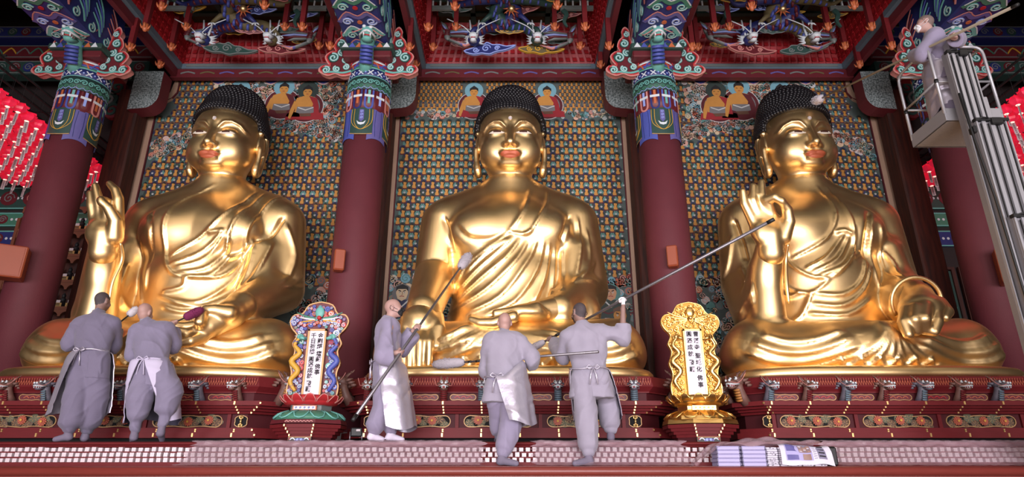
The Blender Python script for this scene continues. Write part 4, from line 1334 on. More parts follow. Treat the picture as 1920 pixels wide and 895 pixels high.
    for v in (7.825, 7.985): b.stroke([(RC * (TAU * q / 40 - math.pi), z(v)) for q in range(41)], .016, .020, 'd_teal', .005)
    M.append(('cross_band', b.mesh('cross_band'), None))
    b = MB()
    for q, c in enumerate(('d_green', 'd_blue', 'd_red', 'd_white', 'd_maroon')): b.lathe([(RC + .015 - .002 * q, z(7.99 + .04 * q)), (RC + .02 - .002 * q, z(8.03 + .04 * q))], (0, 0, 0), c, 36)
    b.X = cyl
    for k in range(10):
        u = (k - 4.5) * TAU * RC / 10
        b.stroke(smooth_line([(u - .10, z(8.0)), (u - .06, z(8.08)), (u, z(8.11)), (u + .06, z(8.08)), (u + .10, z(8.0))], 3), .022, .026, ('d_blue', 'd_orange')[k % 2], .008)
    M.append(('arch_band', b.mesh('arch_band'), None))
    b = MB(); b.box((0, 0, z(8.25)), (.86, .86, .13), 'd_maroon', bev=.02); b.box((0, -.02, z(8.36)), (.94, .98, .11), 'd_dgreen', bev=.02)
    b.X = XZ(-.515)
    for k in range(7): b.poly([(-.42 + .12 * k, z(8.31)), (-.36 + .12 * k, z(8.41)), (-.30 + .12 * k, z(8.31))], .004, ('d_white', 'd_blue', 'd_orange')[k % 3], .004)
    M.append(('capital_block', b.mesh('capital_block'), None))
    return M
COLM = column_meshes()
WING = [(.28, 7.98), (.45, 7.93), (.58, 7.98), (.72, 7.94), (.87, 8.03), (.82, 8.12), (.69, 8.14), (.74, 8.22), (.78, 8.33), (.70, 8.42), (.60, 8.44), (.64, 8.55), (.60, 8.68), (.53, 8.76), (.55, 8.86), (.49, 8.96), (.43, 8.86), (.42, 8.7), (.37, 8.5), (.32, 8.3), (.28, 8.15)]
def wing_mesh(s):
    b = MB()
    z = lambda w: w - Z_UP
    out = [(s * x, z(v)) for x, v in smooth_line(WING, 3, True)]
    cx, cz = s * .5, z(8.35)
    b.prism(out, -.06, .06, 'd_maroon', 'd_pink')
    b.X = XZ(-.06)
    b.stroke(out, .035, .010, 'd_pink', .012, True)
    b.stroke([(cx + (x - cx) * .93, cz + (v - cz) * .95) for x, v in out], .022, .016, 'd_red', .008, True)
    for x, v, r, d in ((.75, 8.04, .075, 1), (.56, 8.06, .065, -1), (.64, 8.30, .095, 1), (.49, 8.40, .075, -1), (.53, 8.60, .08, 1), (.48, 8.80, .055, 1), (.40, 8.10, .06, 1), (.42, 8.24, .055, -1)):
        b.disc((s * x, z(v)), r, .014, 'd_dgreen', 12, .01)
        sp = spiral((s * x, z(v)), r, .012, 1.2 if s > 0 else 1.9, 1.5 * d * s, 18)
        b.stroke(sp, .034, .024, 'd_teal', .014); b.stroke(sp, .010, .027, 'd_white', .003)
    b.stroke([(s * x, z(v)) for x, v in smooth_line([(.30, 8.02), (.45, 7.98), (.6, 8.0), (.78, 7.99)], 3)], .035, .022, 'd_teal', .012)
    return b.mesh('cloud_bracket')
WINGS = {s: wing_mesh(s) for s in (-1, 1)}
CDRAGON = dragon_meshes('d_teal', 'd_blue')
def beam_mesh():
    """painted cross-beam running towards the doors; origin on the column axis, z = underside"""
    b = MB()
    b.box((0, -2.2, .5), (.74, 4.6, 1.0), 'd_navy', bev=.03)
    b.X = lambda p: (p[0], p[1], -p[2])
    for k in range(12):
        y = .02 - .35 * k
        c = ('d_green', 'd_blue', 'd_teal', 'd_violet')[k % 4]
        b.stroke(smooth_line([(-.34, y), (-.17, y - .20), (0, y - .10), (.17, y - .20), (.34, y)], 3), .075, .012, c, .01)
        b.stroke(smooth_line([(-.34, y - .06), (-.17, y - .26), (0, y - .16), (.17, y - .26), (.34, y - .06)], 3), .02, .016, ('d_white', 'd_pink')[k % 2], .006)
        for s in (-1, 1): 
            sp = spiral((s * .2, y - .02), .09, .015, 0, 1.5 * s, 16)
            b.stroke(sp, .03, .018, ('d_teal', 'd_lblue')[k % 2], .012); b.stroke(sp, .01, .021, 'd_white', .003)
        b.disc((0, y), .045, .016, ('d_red', 'd_orange')[k % 2], 8, .01)
    for s in (-1, 1):
        b.X = (lambda s: (lambda p: (s * (.37 + p[2]), p[1], p[0])))(s)
        for k in range(10):
            y = -.05 - .42 * k
            for q in range(5): b.stroke(smooth_line([(.12 + .05 * q, y), (.30 + .08 * q, y - .10), (.42 + .10 * q, y - .30)], 3), [.05, .06, .06, .05, .045, .03, .01], .02 + .004 * q, ('d_pink', 'd_maroon')[q % 2] if k % 3 == 0 else ('d_teal', 'd_blue')[q % 2], .015, dome=True)
            sp = spiral((.14, y - .25), .10, .015, 0, 1.5, 16); b.stroke(sp, .03, .018, 'd_teal', .012); b.stroke(sp, .01, .021, 'd_white', .003)
    return b.mesh('painted_beam')
BEAM = beam_mesh()
C_LABEL = ['red column with painted capital in front of the lanterns beside the shelf of small statuettes', 'red column with painted capital behind the brightly painted tablet',
           'red column with painted capital behind the all-gold tablet', 'red column with painted capital behind the lift basket']
for k, X in enumerate(COLS):
    root = empty('hall_column', (X, Y_COL, Z_UP), 0, C_LABEL[k], 'column', 'round red columns'); root['kind'] = 'thing'
    for nm, me, _ in COLM: link(nm, me, root)
    for s in (-1, 1): link('cloud_bracket', WINGS[s], root, (0, -.15, 0))
    h = link('dragon_head', CDRAGON[0], root, (0, -.40, 8.00 - Z_UP), (.15, 0, (.25, .2, -.15, -.25)[k]), (2.5, 2.5, 2.5))
    for q, me in enumerate(CDRAGON[1:]): link('horn' if q < 2 else 'whisker', me, h)
    bm = link('painted_beam', BEAM, None, (X, Y_COL, 8.43)); tag(bm, 'painted scroll beam above the ' + C_LABEL[k][33:].replace('in front', 'column in front') if k == 0 else 'painted scroll beam above the column ' + C_LABEL[k][33:], 'beam', 'painted cross beams', 'thing')
# square timber posts behind the columns, with patterned rounded brackets
for k, X in enumerate((-7.61, -2.57, 2.51, 7.61)):
    b = MB(); b.box((X, 11.15, Z_UP + 3.45), (.44, .40, 6.9), 'wood_brown', bev=.03)
    o = b.build('timber_post'); tag(o, 'dark square timber post ' + ('beside the painting, next to the shelf of statuettes', 'behind the round column near the brightly painted tablet', 'behind the round column near the all-gold tablet', 'beside the painting, seen under the lift basket')[k], 'post', 'timber posts', 'thing')
    for s in ((1,) if k == 0 else (-1,) if k == 3 else (-1, 1)):
        b = MB()
        out = [(0, 8.85), (.56, 8.85)] + [(.30 + .26 * math.cos(t), 8.32 + .26 * math.sin(t) * 1.2) for t in np.linspace(0, -math.pi / 2, 8)] + [(0, 7.98)]
        b.prism([(X + s * (.12 + x), z) for x, z in out], 10.80, 11.12, 'pattern_grey', 'd_maroon')
        q = b.build('rounded_bracket'); tag(q, 'grey patterned rounded bracket ' + {(0, 1): 'high beside the first painting near the lantern column', (1, -1): 'at the inner edge of the painting by the painted tablet', (1, 1): 'at the middle painting, painted-tablet side', (2, -1): 'at the middle painting, gold-tablet side', (2, 1): 'at the inner edge of the painting by the gold tablet', (3, -1): 'high beside the last painting near the lift'}[(k, s)], 'bracket', None, 'thing')
# ---------------------------------------------------------------- coffered canopy over each statue
def canopy(i):
    root = empty('ceiling_canopy', (BAYS[i], 0, 0), 0, 'coffered red canopy with hanging posts above the ' + ('statue at the painted tablet', 'middle statue', 'statue beside the lift')[i], 'canopy', 'three canopies')
    zb = 9.20; yb = 11.18
    b = MB(); b.box((0, yb, zb), (3.62, .12, .12), 'coffer_bar'); b.box((0, yb - .065, zb + .01), (3.3, .02, .05), 'd_grey'); b.box((0, yb + .02, zb - .16), (3.9, .12, .20), 'd_maroon'); 
    b.X = XZ(yb - .04)
    for k in range(9): b.stroke(smooth_line([(-1.6 + .4 * k - .15, zb - .17), (-1.6 + .4 * k, zb - .13), (-1.6 + .4 * k + .15, zb - .17)], 3), .03, .006, ('d_grey', 'p_olive', 'd_violet')[k % 3], .006)
    b.build('back_bar', root)
    for s in (-1, 1):
        b = MB(); b.box((s * 1.80, yb - 1.9, zb), (.12, 3.7, .12), 'coffer_bar'); b.box((s * 1.87, yb - 1.9, zb - .15), (.10, 3.7, .18), 'd_maroon'); b.build('side_bar', root)
    def ribbed(P):     # P(u,v) -> surface, with normal pointing into the well
        b = MB()
        n = P.n
        for a in range(n):
            for c in range(11):
                u = (a + .5 * 0) / n; v = c / 11
                p = P(u, v); q = P(u + .62 / n, v); r = P(u + .31 / n, v + .5 / 11); n_ = P.N * .05
                p2 = P(u, v + .085); q2 = P(u + .62 / n, v + .085)
                V = [p, q, q2, p2, p + n_ * (.4 + .6 * (c % 2)), q + n_ * (.4 + .6 * (c % 2)), q2 + n_ * (.2), p2 + n_ * .2]
                b.add([tuple(x) for x in V], [(4, 5, 6, 7), (0, 1, 5, 4), (1, 2, 6, 5), (3, 0, 4, 7)], 'coffer_red')
        V = [P(0, 0), P(1, 0), P(1, 1), P(0, 1)]
        b.add([tuple(x - P.N * .004) for x in V], [(0, 1, 2, 3)], 'coffer_red')
        o = b.build('red_bracket_face', root); o['kind'] = 'stuff'
    A = np.array
    def mk(a0, a1, b1, b0, n, N):
        a0, a1, b1, b0 = map(lambda q: A(q, float), (a0, a1, b1, b0))
        def P(u, v): return (a0 + (a1 - a0) * u) * (1 - v) + (b0 + (b1 - b0) * u) * v
        P.n = n; P.N = A(N, float); return P
    ribbed(mk((-1.75, yb, zb + .06), (1.75, yb, zb + .06), (1.45, yb - .42, zb + .80), (-1.45, yb - .42, zb + .80), 24, (0, -.87, -.5)))
    for s in (-1, 1): ribbed(mk((s * 1.75, yb, zb + .06), (s * 1.75, yb - 3.7, zb + .06), (s * 1.45, yb - 3.7, zb + .80), (s * 1.45, yb - .42, zb + .80), 24, (-s * .87, 0, -.5)))
    b = MB(); b.box((0, yb - 2.05, zb + .84), (3.0, 3.4, .06), 'coffer_olive')
    for s in (-1, 1): b.box((s * .75, yb - 2.05, zb + .80), (.10, 3.4, .08), 'd_dgreen')
    for k in range(4): b.box((0, yb - .7 - .8 * k, zb + .80), (3.0, .10, .08), 'd_dgreen')
    b.build('panelled_ceiling', root)
    # hanging posts ending in lotus buds
    for px, py, Y in ((803, 51, 9.35), (853, 12, 8.9), (855, 50, 9.8), (812, 88, 10.25), (779, 121, 10.6), (1040, 50, 9.8), (1045, 10, 8.9), (1097, 50, 9.35), (1088, 86, 10.25), (1126, 121, 10.6), (768, 88, 9.6), (1142, 86, 9.6)):
        p = at(px, py, Y); x = p[0] - BAYS[1]
        b = MB(); b.box((x, Y, (p[2] + .05 + 10.4) / 2), (.085, .085, 10.4 - p[2] - .05), 'wood_red'); post = b.build('hanging_post', root)
        b = MB(); b.lathe([(.001, -.095), (.024, -.085), (.048, -.045), (.054, 0), (.045, .03), (.055, .06)], (x, Y, p[2]), 'd_orange', 10)
        for k in range(5):
            t = TAU * k / 5; b.tube([(x + .05 * math.cos(t), Y + .05 * math.sin(t), p[2] - .04), (x + .075 * math.cos(t), Y + .075 * math.sin(t), p[2] + .01), (x + .085 * math.cos(t), Y + .085 * math.sin(t), p[2] + .05)], [.016, .014, .005], 'd_orange', 5)
        b.build('lotus_bud', post)
    for s in (-1, 1):
        for y, zz in ((9.35, 9.75), (9.8, 9.55)):
            b = MB(); b.box((s * 1.25, y, zz), (.62, .05, .09), 'd_grey'); b.box((s * 1.25, y, zz + .2), (.66, .05, .06), 'd_dgreen')
            for k in range(4): b.box((s * 1.25 - .21 + .14 * k, y, zz + .1), (.03, .03, .14), 'd_white')
            b.build('small_railing', root)
            b = MB(); b.X = XZ(y - .02)
            b.stroke(smooth_line([(s * .98, zz - .06), (s * 1.05, zz - .16), (s * 1.0, zz - .32), (s * 1.06, zz - .45)], 3), [.08, .09, .09, .08, .08, .07, .06, .05, .04, .02], .02, 'd_dgreen', .04); b.build('scroll_brace', root)
    return root
CAN = [canopy(i) for i in range(3)]
def cloud_mesh(c1, c2, seed):
    random.seed(seed); b = MB()
    out = smooth_line([(-.50, 0), (-.30, .06), (-.22, .13), (-.08, .12), (0, .17), (.12, .10), (.26, .09), (.42, .03), (.62, .04), (.42, -.05), (.2, -.08), (.05, -.13), (-.12, -.09), (-.3, -.10)], 3, True)
    b.prism(out, -.03, .03, c1, c2); b.X = XZ(-.03)
    b.stroke(out, .022, .012, c2, .012, True)
    for x, z, r, d in ((-.02, .02, .10, 1), (-.24, .0, .07, -1), (.22, .0, .06, 1)): b.stroke(spiral((x, z), r, .01, 0, 1.5 * d, 16), .024, .014, c2, .012)
    return b.mesh('carved_cloud')
CLOUDS = [cloud_mesh('d_navy', 'd_lblue', 1), cloud_mesh('d_maroon', 'd_pink', 2), cloud_mesh('p_olive', 'd_yellow', 3), cloud_mesh('d_dgreen', 'd_grey', 4)]
def coffer_dragon(bay, x0, tone, belly, flip, label):
    root = empty('dragon_carving', (BAYS[bay] + x0, 10.2, 9.12), 0, label, 'dragon carving', 'dragons in the canopies')
    f = -1 if flip else 1
    path = smooth_line([(0, .05, .02), (0, .16, .22), (f * .22, .10, .40), (f * .55, -.05, .34), (f * .80, -.25, .46), (f * .55, -.5, .56), (f * .12, -.55, .50), (-f * .30, -.40, .52), (-f * .55, -.6, .60)], 6)
    n = len(path)
    rr = [.085 + .045 * math.sin(math.pi * min(1, k / n * 1.15)) for k in range(n)]
    rr = [r * (1 if k < n * .7 else max(.2, 1 - (k - n * .7) / (n * .35))) for k, r in enumerate(rr)]
    b = MB(); b.tube(path, rr, tone, 10); body = b.build('body', root)
    for k in range(4, n - 8, 2):
        p = np.array(path[k]); b = MB()
        b.tube([tuple(p + np.array([-.0, -rr[k] * .55, -rr[k] * .75])), tuple(p + np.array([f * .035, -rr[k] * .6, -rr[k] * .7]))], rr[k] * .55, belly, 8); b.build('belly_plate', body)
    b = MB()
    b.ball((0, -.02, .0), (.12, .13, .10), tone, 12, 8); b.tube([(0, -.10, .0), (0, -.22, -.05), (0, -.28, -.05)], [.095, .085, .06], 'd_white', 10, flat=.7)
    b.tube([(0, -.08, -.08), (0, -.20, -.14), (0, -.25, -.13)], [.07, .06, .04], 'd_white', 8, flat=.5); b.box((0, -.19, -.095), (.08, .12, .03), 'd_red')
    for s in (-1, 1):
        b.ball((s * .06, -.13, .05), .03, 'd_white', 8, 5); b.ball((s * .062, -.155, .052), .014, 'd_black', 6, 4)
        for k in range(4): b.tube([(s * .08, .0, -.02 + .03 * k), (s * .14, .03, -.04 + .05 * k), (s * .20, .06, -.03 + .07 * k)], [.03, .022, .004], 'd_white', 5)
        for k in range(3): b.box((s * .04, -.26 + .04 * k, -.085), (.014, .014, .04), 'd_white')
    hd = b.build('head', root)
    for s in (-1, 1):
        b = MB(); b.tube([(s * .05, .0, .09), (s * .07, .02, .30), (s * .09, .0, .48)], [.022, .022, .016], 'd_white', 6); b.build('horn', hd)
        b = MB(); b.tube(smooth_line([(s * .06, -.24, .0), (s * .18, -.26, .12), (s * .34, -.28, .20), (s * .50, -.26, .30)], 3), .010, 'd_white', 5); b.build('whisker', hd)
    for q, (k, dx) in enumerate(((10, -.25), (22, .30))):
        p = np.array(path[k]); b = MB()
        e = p + np.array([f * dx, -.10, -.22]); b.tube([tuple(p), tuple((p + e) / 2 + np.array([0, -.08, .03])), tuple(e)], [.06, .05, .035], tone, 7)
        for c in (-1, 0, 1): b.tube([tuple(e), tuple(e + np.array([.05 * c + .02, -.04, -.05])), tuple(e + np.array([.07 * c + .03, -.05, -.09]))], [.02, .016, .004], 'd_white', 5)
        b.build('leg', root)
    return root
def bird(bay, x, y, z, f, label):
    root = empty('bird_carving', (BAYS[bay] + x, y, z), 0, label, 'bird carving', 'birds in the canopies')
    b = MB(); b.tube([(0, .1, .12), (0, 0, 0), (0, -.06, -.12), (f * .02, -.10, -.20)], [.03, .07, .06, .02], 'd_grey', 8)
    for k in range(4): b.tube([(-.05, -.06 - .015 * k, .06 - .05 * k), (.05, -.06 - .015 * k, .06 - .05 * k)], .016, 'd_maroon', 6)
    b.build('body', root)
    for s, e in ((1, (.62, -.05, .06)), (-.35, (.40, .0, .30))):
        b = MB()
        for k in range(4): b.tube([(0, 0, .05 - .03 * k), (f * s * e[0] * .5, e[1], e[2] * .6 + .03 - .05 * k), (f * s * e[0] * (1 - .1 * k), e[1], e[2] - .06 * k)], [.04, .045, .01], ('d_grey', 'd_lblue', 'd_maroon', 'd_grey')[k], 6, flat=.5)
        b.build('wing', root)
    b = MB()
    for k in range(3): b.tube([(0, -.05, -.15), (f * (.25 + .05 * k), -.05, -.27 - .02 * k), (f * (.50 + .06 * k), -.05, -.27 + .03 * k)], [.05, .045, .015], ('d_grey', 'd_violet', 'd_pink')[k], 6, flat=.5)
    b.build('tail', root)
for i in range(3):
    w = ('over the statue at the painted tablet', 'over the middle statue', 'over the statue beside the lift')[i]
    a, c = ((-.85, .44), (-.70, .51), (-.50, .68))[i]
    coffer_dragon(i, a, 'd_navy', 'd_maroon', False, 'blue carved dragon with wine-red belly ' + w)
    coffer_dragon(i, c, 'p_olive' if i != 1 else 'd_dgreen', 'd_blue', True, 'greenish carved dragon with blue belly ' + w)
    bird(i, -1.22, 10.3, 9.35, 1, 'grey carved bird ' + w + ', wing toward the painted-tablet side' if i == 1 else 'grey carved bird with spread wing on outer side ' + w if i == 0 else 'grey carved bird on inner side ' + w)
    bird(i, 1.15, 10.3, 9.28, -1, 'grey carved bird ' + w + ', wing toward the gold-tablet side' if i == 1 else 'grey carved bird on inner side of canopy ' + w if i == 0 else 'grey carved bird on outer side of canopy ' + w)
    random.seed(20 + i)
    for k, (x, y, z, c, s) in enumerate(((-.45, 10.35, 9.02, 3, .9), (.55, 10.35, 9.02, 1, .8), (-.7, 9.7, 9.75, 0, .9), (.1, 9.6, 9.78, 2, 1.0), (.75, 9.7, 9.75, 1, .9), (-.35, 9.4, 9.82, 1, .9), (.4, 9.2, 9.85, 3, 1.0), (-.9, 9.1, 9.85, 3, .9), (.9, 9.1, 9.86, 2, .9), (1.05, 10.0, 9.55, 0, .5), (0.2, 9.95, 9.62, 0, .6), (-.2, 9.9, 9.66, 2, .55), (-1.1, 9.9, 9.6, 2, .6), (.62, 10.3, 9.45, 3, .5), (-.05, 10.2, 9.35, 1, .5), (-1.2, 9.5, 9.8, 1, .7), (1.2, 9.5, 9.8, 3, .7), (.95, 10.45, 9.3, 2, .45), (-.95, 10.5, 9.25, 0, .45), (-.35, 10.4, 9.5, 2, .6), (.05, 9.1, 9.88, 0, 1.0), (-.6, 8.9, 9.9, 2, .9), (.65, 8.85, 9.9, 1, .9))):
        link('carved_cloud', CLOUDS[(c + i) % 4], CAN[i], (x, y, z), (.35 if k > 1 else 0, 0, random.uniform(-.2, .2)), (s, s, s))
    b = MB(); b.ball((0, 0, 0), .07, 'gold', 14, 10)
    for k in range(9):
        t = TAU * k / 9; b.tube([(.06 * math.cos(t), .02, .06 * math.sin(t)), (.16 * math.cos(t + .2), .03, .16 * math.sin(t + .2))], [.02, .004], 'd_orange', 5)
    o = b.build('golden_orb', CAN[i], (0.02, 9.75, 9.50))
# ---------------------------------------------------------------- wall paintings behind the statues
def tri_template(b):
    T = []; m = []
    for f, k in zip(b.f, b.m):
        for q in range(1, len(f) - 1): T.append((f[0], f[q], f[q + 1])); m.append(k)
    return np.array(b.v, np.float32), np.array(T, np.int32), np.array(m, np.int32), list(b.names)
def tile(name, temps, spots, parent):
    """spots: (x, z, scale, template index)"""
    names = []; VV = []; FF = []; MM = []; o = 0
    for k, t in enumerate(temps):
        V, T, m, nm = tri_template(t)
        S = np.array([s[:3] for s in spots if s[3] == k], np.float32)
        if not len(S): continue
        for q in nm:
            if q not in names: names.append(q)
        mi = np.array([names.index(nm[q]) for q in m], np.int32)
        P = V[None] * np.stack([S[:, 2], np.ones(len(S), np.float32), S[:, 2]], 1)[:, None, :] + np.stack([S[:, 0], np.zeros(len(S), np.float32), S[:, 1]], 1)[:, None, :]
        VV.append(P.reshape(-1, 3)); FF.append((T[None] + (np.arange(len(S)) * len(V))[:, None, None]).reshape(-1, 3) + o); MM.append(np.tile(mi, len(S)))
        o += len(S) * len(V)
    me = mesh_np(name, np.concatenate(VV), np.concatenate(FF), names, np.concatenate(MM), False)
    ob = link(name, me, parent); ob['kind'] = 'stuff'
    return ob
def little(halo, robe, hair='p_black', body='p_ochre', dot='p_white', big=True):
    b = MB(); b.X = lambda p: (p[0], -p[2], p[1])
    if big:
        b.poly([(-.095, -.06), (-.09, .01), (-.07, .045), (0, .06), (.07, .045), (.09, .01), (.095, -.06)], .002, robe)
        b.disc((0, .035), .066, .004, halo, 10)
        b.disc((.0915, -.035), .021, .006, dot, 7); b.disc((.0915, -.030), .010, .0065, 'p_grey', 5)
    else:
        b.disc((0, .03), .060, .003, halo, 9)
    b.poly([(-.036, -.095), (-.038, -.045), (-.022, -.022), (-.032, .02), (-.022, .046), (.022, .046), (.032, .02), (.022, -.022), (.038, -.045), (.036, -.095)], .007, body)
    b.poly([(-.038, .028), (-.030, .056), (-.012, .066), (0, .078), (.012, .066), (.030, .056), (.038, .028), (.02, .040), (-.02, .040)], .009, hair)
    if big: b.poly([(-.046, -.12), (-.046, -.088), (0, -.10), (.046, -.088), (.046, -.12)], .0085, 'p_maroon')
    return b
LIT = [little('p_dgreen', 'p_teal'), little('p_navy', 'p_dgreen'), little('p_green', 'p_dgreen', body='p_ochre2'), little('p_brown', 'p_navy', body='p_ochre2'),
       little('p_pink', 'p_grey', big=False, body='p_ochre2'), little('p_brown', 'p_red', big=False), little('p_grey', 'p_red', big=False, hair='p_navy')]
def seated(b, x, z, s, robe='p_red', halo='p_sky', man='p_maroon'):
    q = lambda pts: [(x + u * s, z + v * s) for u, v in pts]
    b.disc((x, z + .22 * s), .46 * s, .012, 'p_white', 24); b.disc((x, z + .22 * s), .44 * s, .013, man, 24); b.disc((x, z + .22 * s), .36 * s, .014, 'p_grey', 24)
    b.disc((x, z + .72 * s), .27 * s, .015, halo, 20)
    b.poly(q([(-.50, -.16), (-.46, .02), (-.2, .10), (.2, .10), (.46, .02), (.50, -.16)]), .017, robe)
    b.poly(q([(-.28, .06), (-.31, .30), (-.26, .48), (-.10, .54), (.10, .54), (.26, .48), (.31, .30), (.28, .06)]), .018, 'p_ochre')
    b.poly(q([(.05, .54), (.26, .48), (.33, .25), (.36, .0), (.12, .02), (.18, .3)]), .020, robe)
    b.poly(q([(-.24, .05), (-.22, .22), (.20, .22), (.22, .05), (0, -.02)]), .021, 'p_grey'); b.stroke(q([(-.2, .20), (0, .12), (.2, .20)]), .03 * s, .022, 'p_white')
    b.poly(q([(-.31, .40), (-.40, .10), (-.42, -.12), (-.36, -.14), (-.30, .06), (-.24, .34)]), .023, 'p_ochre')
    b.poly(q([(-.16, .02), (.14, .03), (.16, -.06), (-.1, -.07)]), .023, 'p_brown')
    b.disc((x, z + .66 * s), .115 * s, .021, 'p_ochre', 14, ry=.145 * s)
    b.poly(q([(-.125, .68), (-.12, .78), (-.06, .83), (0, .88), (.06, .83), (.12, .78), (.125, .68), (.06, .745), (-.06, .745)]), .023, 'p_black')
    for sgn in (-1, 1): b.stroke(q([(sgn * .03, .675), (sgn * .08, .68)]), .014 * s, .0235, 'p_black')
    b.stroke(q([(-.03, .60), (.03, .60)]), .014 * s, .0235, 'p_red')
def guardian(b, x, z, s, skin='p_skin', cloth='p_teal', seed=0):
    q = lambda pts: [(x + u * s, z + v * s) for u, v in pts]
    b.disc((x, z), .30 * s, .012, ('p_dgreen', 'p_grey', 'p_teal')[seed % 3], 16)
    b.poly(q([(-.42, -.75), (-.40, -.35), (-.2, -.2), (.2, -.2), (.40, -.35), (.42, -.75)]), .015, cloth)
    b.stroke(q([(-.2, -.22), (0, -.42), (.2, -.22)]), .05 * s, .017, 'p_white'); b.stroke(q([(-.4, -.5), (-.1, -.62), (.3, -.5)]), .05 * s, .017, 'p_maroon')
    b.poly(q([(-.16, .14), (-.18, 0), (-.13, -.16), (0, -.24), (.13, -.16), (.18, 0), (.16, .14), (0, .2)]), .019, skin)
    b.poly(q([(-.18, .06), (-.18, .2), (0, .28), (.18, .2), (.18, .06), (.12, .13), (-.12, .13)]), .021, 'p_black' if seed % 2 else 'p_brown')
    for sgn in (-1, 1):
        b.stroke(q([(sgn * .03, .06), (sgn * .11, .09)]), .03 * s, .022, 'p_black'); b.disc((x + sgn * .07 * s, z + .02 * s), .026 * s, .022, 'p_white', 6); b.disc((x + sgn * .07 * s, z + .02 * s), .013 * s, .023, 'p_black', 5)
    b.stroke(q([(0, .05), (.02, -.04), (-.02, -.05)]), .014 * s, .022, 'p_brown')
    b.stroke(q([(-.07, -.10), (0, -.085), (.07, -.10)]), .022 * s, .022, 'p_red' if seed % 2 else 'p_black')
    if seed % 3 == 0: b.poly(q([(-.12, -.12), (0, -.14), (.12, -.12), (.06, -.30), (0, -.34), (-.06, -.30)]), .021, 'p_grey')
def cloudlet(b, x, z, r, c1, c2):
    b.disc((x, z), r, .010, c1, 10); b.stroke(spiral((x, z), r * .9, r * .15, 0, 1.4, 10), r * .2, .0115, c2)
BOARD = [(-2.33, Z_UP), (2.33, Z_UP), (2.33, 8.35), (2.22, 8.52), (2.05, 8.62), (1.97, 8.75), (1.94, 9.25), (-1.94, 9.25), (-1.97, 8.75), (-2.05, 8.62), (-2.22, 8.52), (-2.33, 8.35)]
for i in range(3):
    root = empty('wall_painting', (BAYS[i], Y_WALL, 0), 0, 'large painting of many small seated figures behind the ' + ('statue at the painted tablet', 'middle statue', 'statue beside the lift')[i], 'painting', 'three wall paintings')
    b = MB(); b.prism(BOARD, 0.0, .05, 'paint_ground'); b.build('canvas', root)
    b = MB(); b.X = XZ(0)
    b.stroke(BOARD, .14, .05, 'frame_beige', .05, True); b.stroke([(x * .966, z) for x, z in BOARD], .02, .052, 'p_maroon', .04, True)
    b.build('frame', root)
    random.seed(30 + i)
    spots = []; small = []; clouds = []
    inside_b = lambda x, z: inside((x, z), BOARD) and abs(x) < 2.24 and not (z > 8.3 and abs(x) > 1.93 - (0 if z < 8.6 else 0))
    if i == 1:
        z = 4.86; r = 0
        while z < 8.10:
            x = -2.26 + (.0915 if r % 2 else 0)
            while x < 2.26:
                if abs(x) < 2.2: spots.append((x, z, 1.0, random.choice((0, 0, 0, 1) if r > 3 else (0, 1, 2))))
                x += .183
            z += .152; r += 1
        z = 8.40; r = 0
        while z < 9.15:
            x = -2.2 + (.05 if r % 2 else 0)
            while x < 2.2:
                if inside_b(x, z) and not (.50 < abs(x) < 1.02 and z < 9.05): small.append((x, z, .62 if z > 8.52 else .8, 5 if z > 8.55 else 6))
                x += .098 if z > 8.52 else .115
            z += .085; r += 1
    else:
        cx = .1 if i == 0 else -.1
        arc = lambda x: 8.05 - .20 * (abs(x - cx) ** 1.55)
        z = 4.7; r = 0
        while z < 9.2:
            x = -2.26 + (.092 if r % 2 else 0)
            while x < 2.26:
                if inside_b(x, z) and abs(x) < 2.2:
                    e = z - arc(x)
                    if e < -.10: spots.append((x, z, 1.0, random.choice((0, 1, 1, 2, 3))))
                    elif e > .22 and not (z > 8.15 and abs(x - cx) < 1.25 and z < 9.12): spots.append((x, z, .85, random.choice((3, 3, 0)) ))
                x += .184
            z += .150; r += 1
        for k in range(420):
            x = random.uniform(-2.2, 2.2); z = arc(x) + random.uniform(-.10, .26)
            if inside_b(x, z): clouds.append((x, z, random.uniform(.04, .075)))
        for k in range(420):
            x = cx + random.uniform(-1.35, 1.35); z = random.uniform(8.05, 9.2)
            if inside_b(x, z): clouds.append((x, z, random.uniform(.05, .09)))
    tile('small_painted_figures', LIT, spots + small, root)
    b = MB(); b.X = XZ(0)
    pal = ['p_pink', 'p_white', 'p_teal', 'p_salmon', 'p_sky', 'p_cream']
    for x, z, rr in clouds: cloudlet(b, x, z, rr, random.choice(pal), random.choice(pal))
    if i == 1:
        for k in range(170):
            x = random.uniform(-2.2, 2.2)
            cloudlet(b, x, random.uniform(8.16, 8.33), random.uniform(.03, .06), random.choice(pal), random.choice(pal))
    # lower zone: swirling cloud ground
    for k in range(900):
        x = random.uniform(-2.24, 2.24); z = random.uniform(2.4, 4.78)
        if abs(x) < 1.0 and z < 4.2: continue
        cloudlet(b, x, z, random.uniform(.05, .10), random.choice(pal + ['p_grey', 'p_brown', 'p_dgreen', 'p_maroon', 'p_grey']), random.choice(pal))
    o = b.build('painted_clouds', root); o['kind'] = 'stuff'
    # large figures, each a painted part
    big = ((-.76, 8.30, .72), (.76, 8.30, .72)) if i == 1 else ((-.62, 8.28, .80), (.30 if i == 0 else -.05, 8.32, .80), (.80, 8.25, .80)) if i == 0 else ((-.80, 8.25, .80), (-.32, 8.30, .85), (.55, 8.28, .8))
    for k, (x, z, s) in enumerate(big):
        b = MB(); b.X = XZ(0); seated(b, x, z, s, ('p_red', 'p_maroon')[k % 2] if i != 1 else 'p_red', 'p_sky' if k != (2 if i == 0 else 0) or i == 1 else 'p_dgreen'); b.build('painted_seated_figure', root)
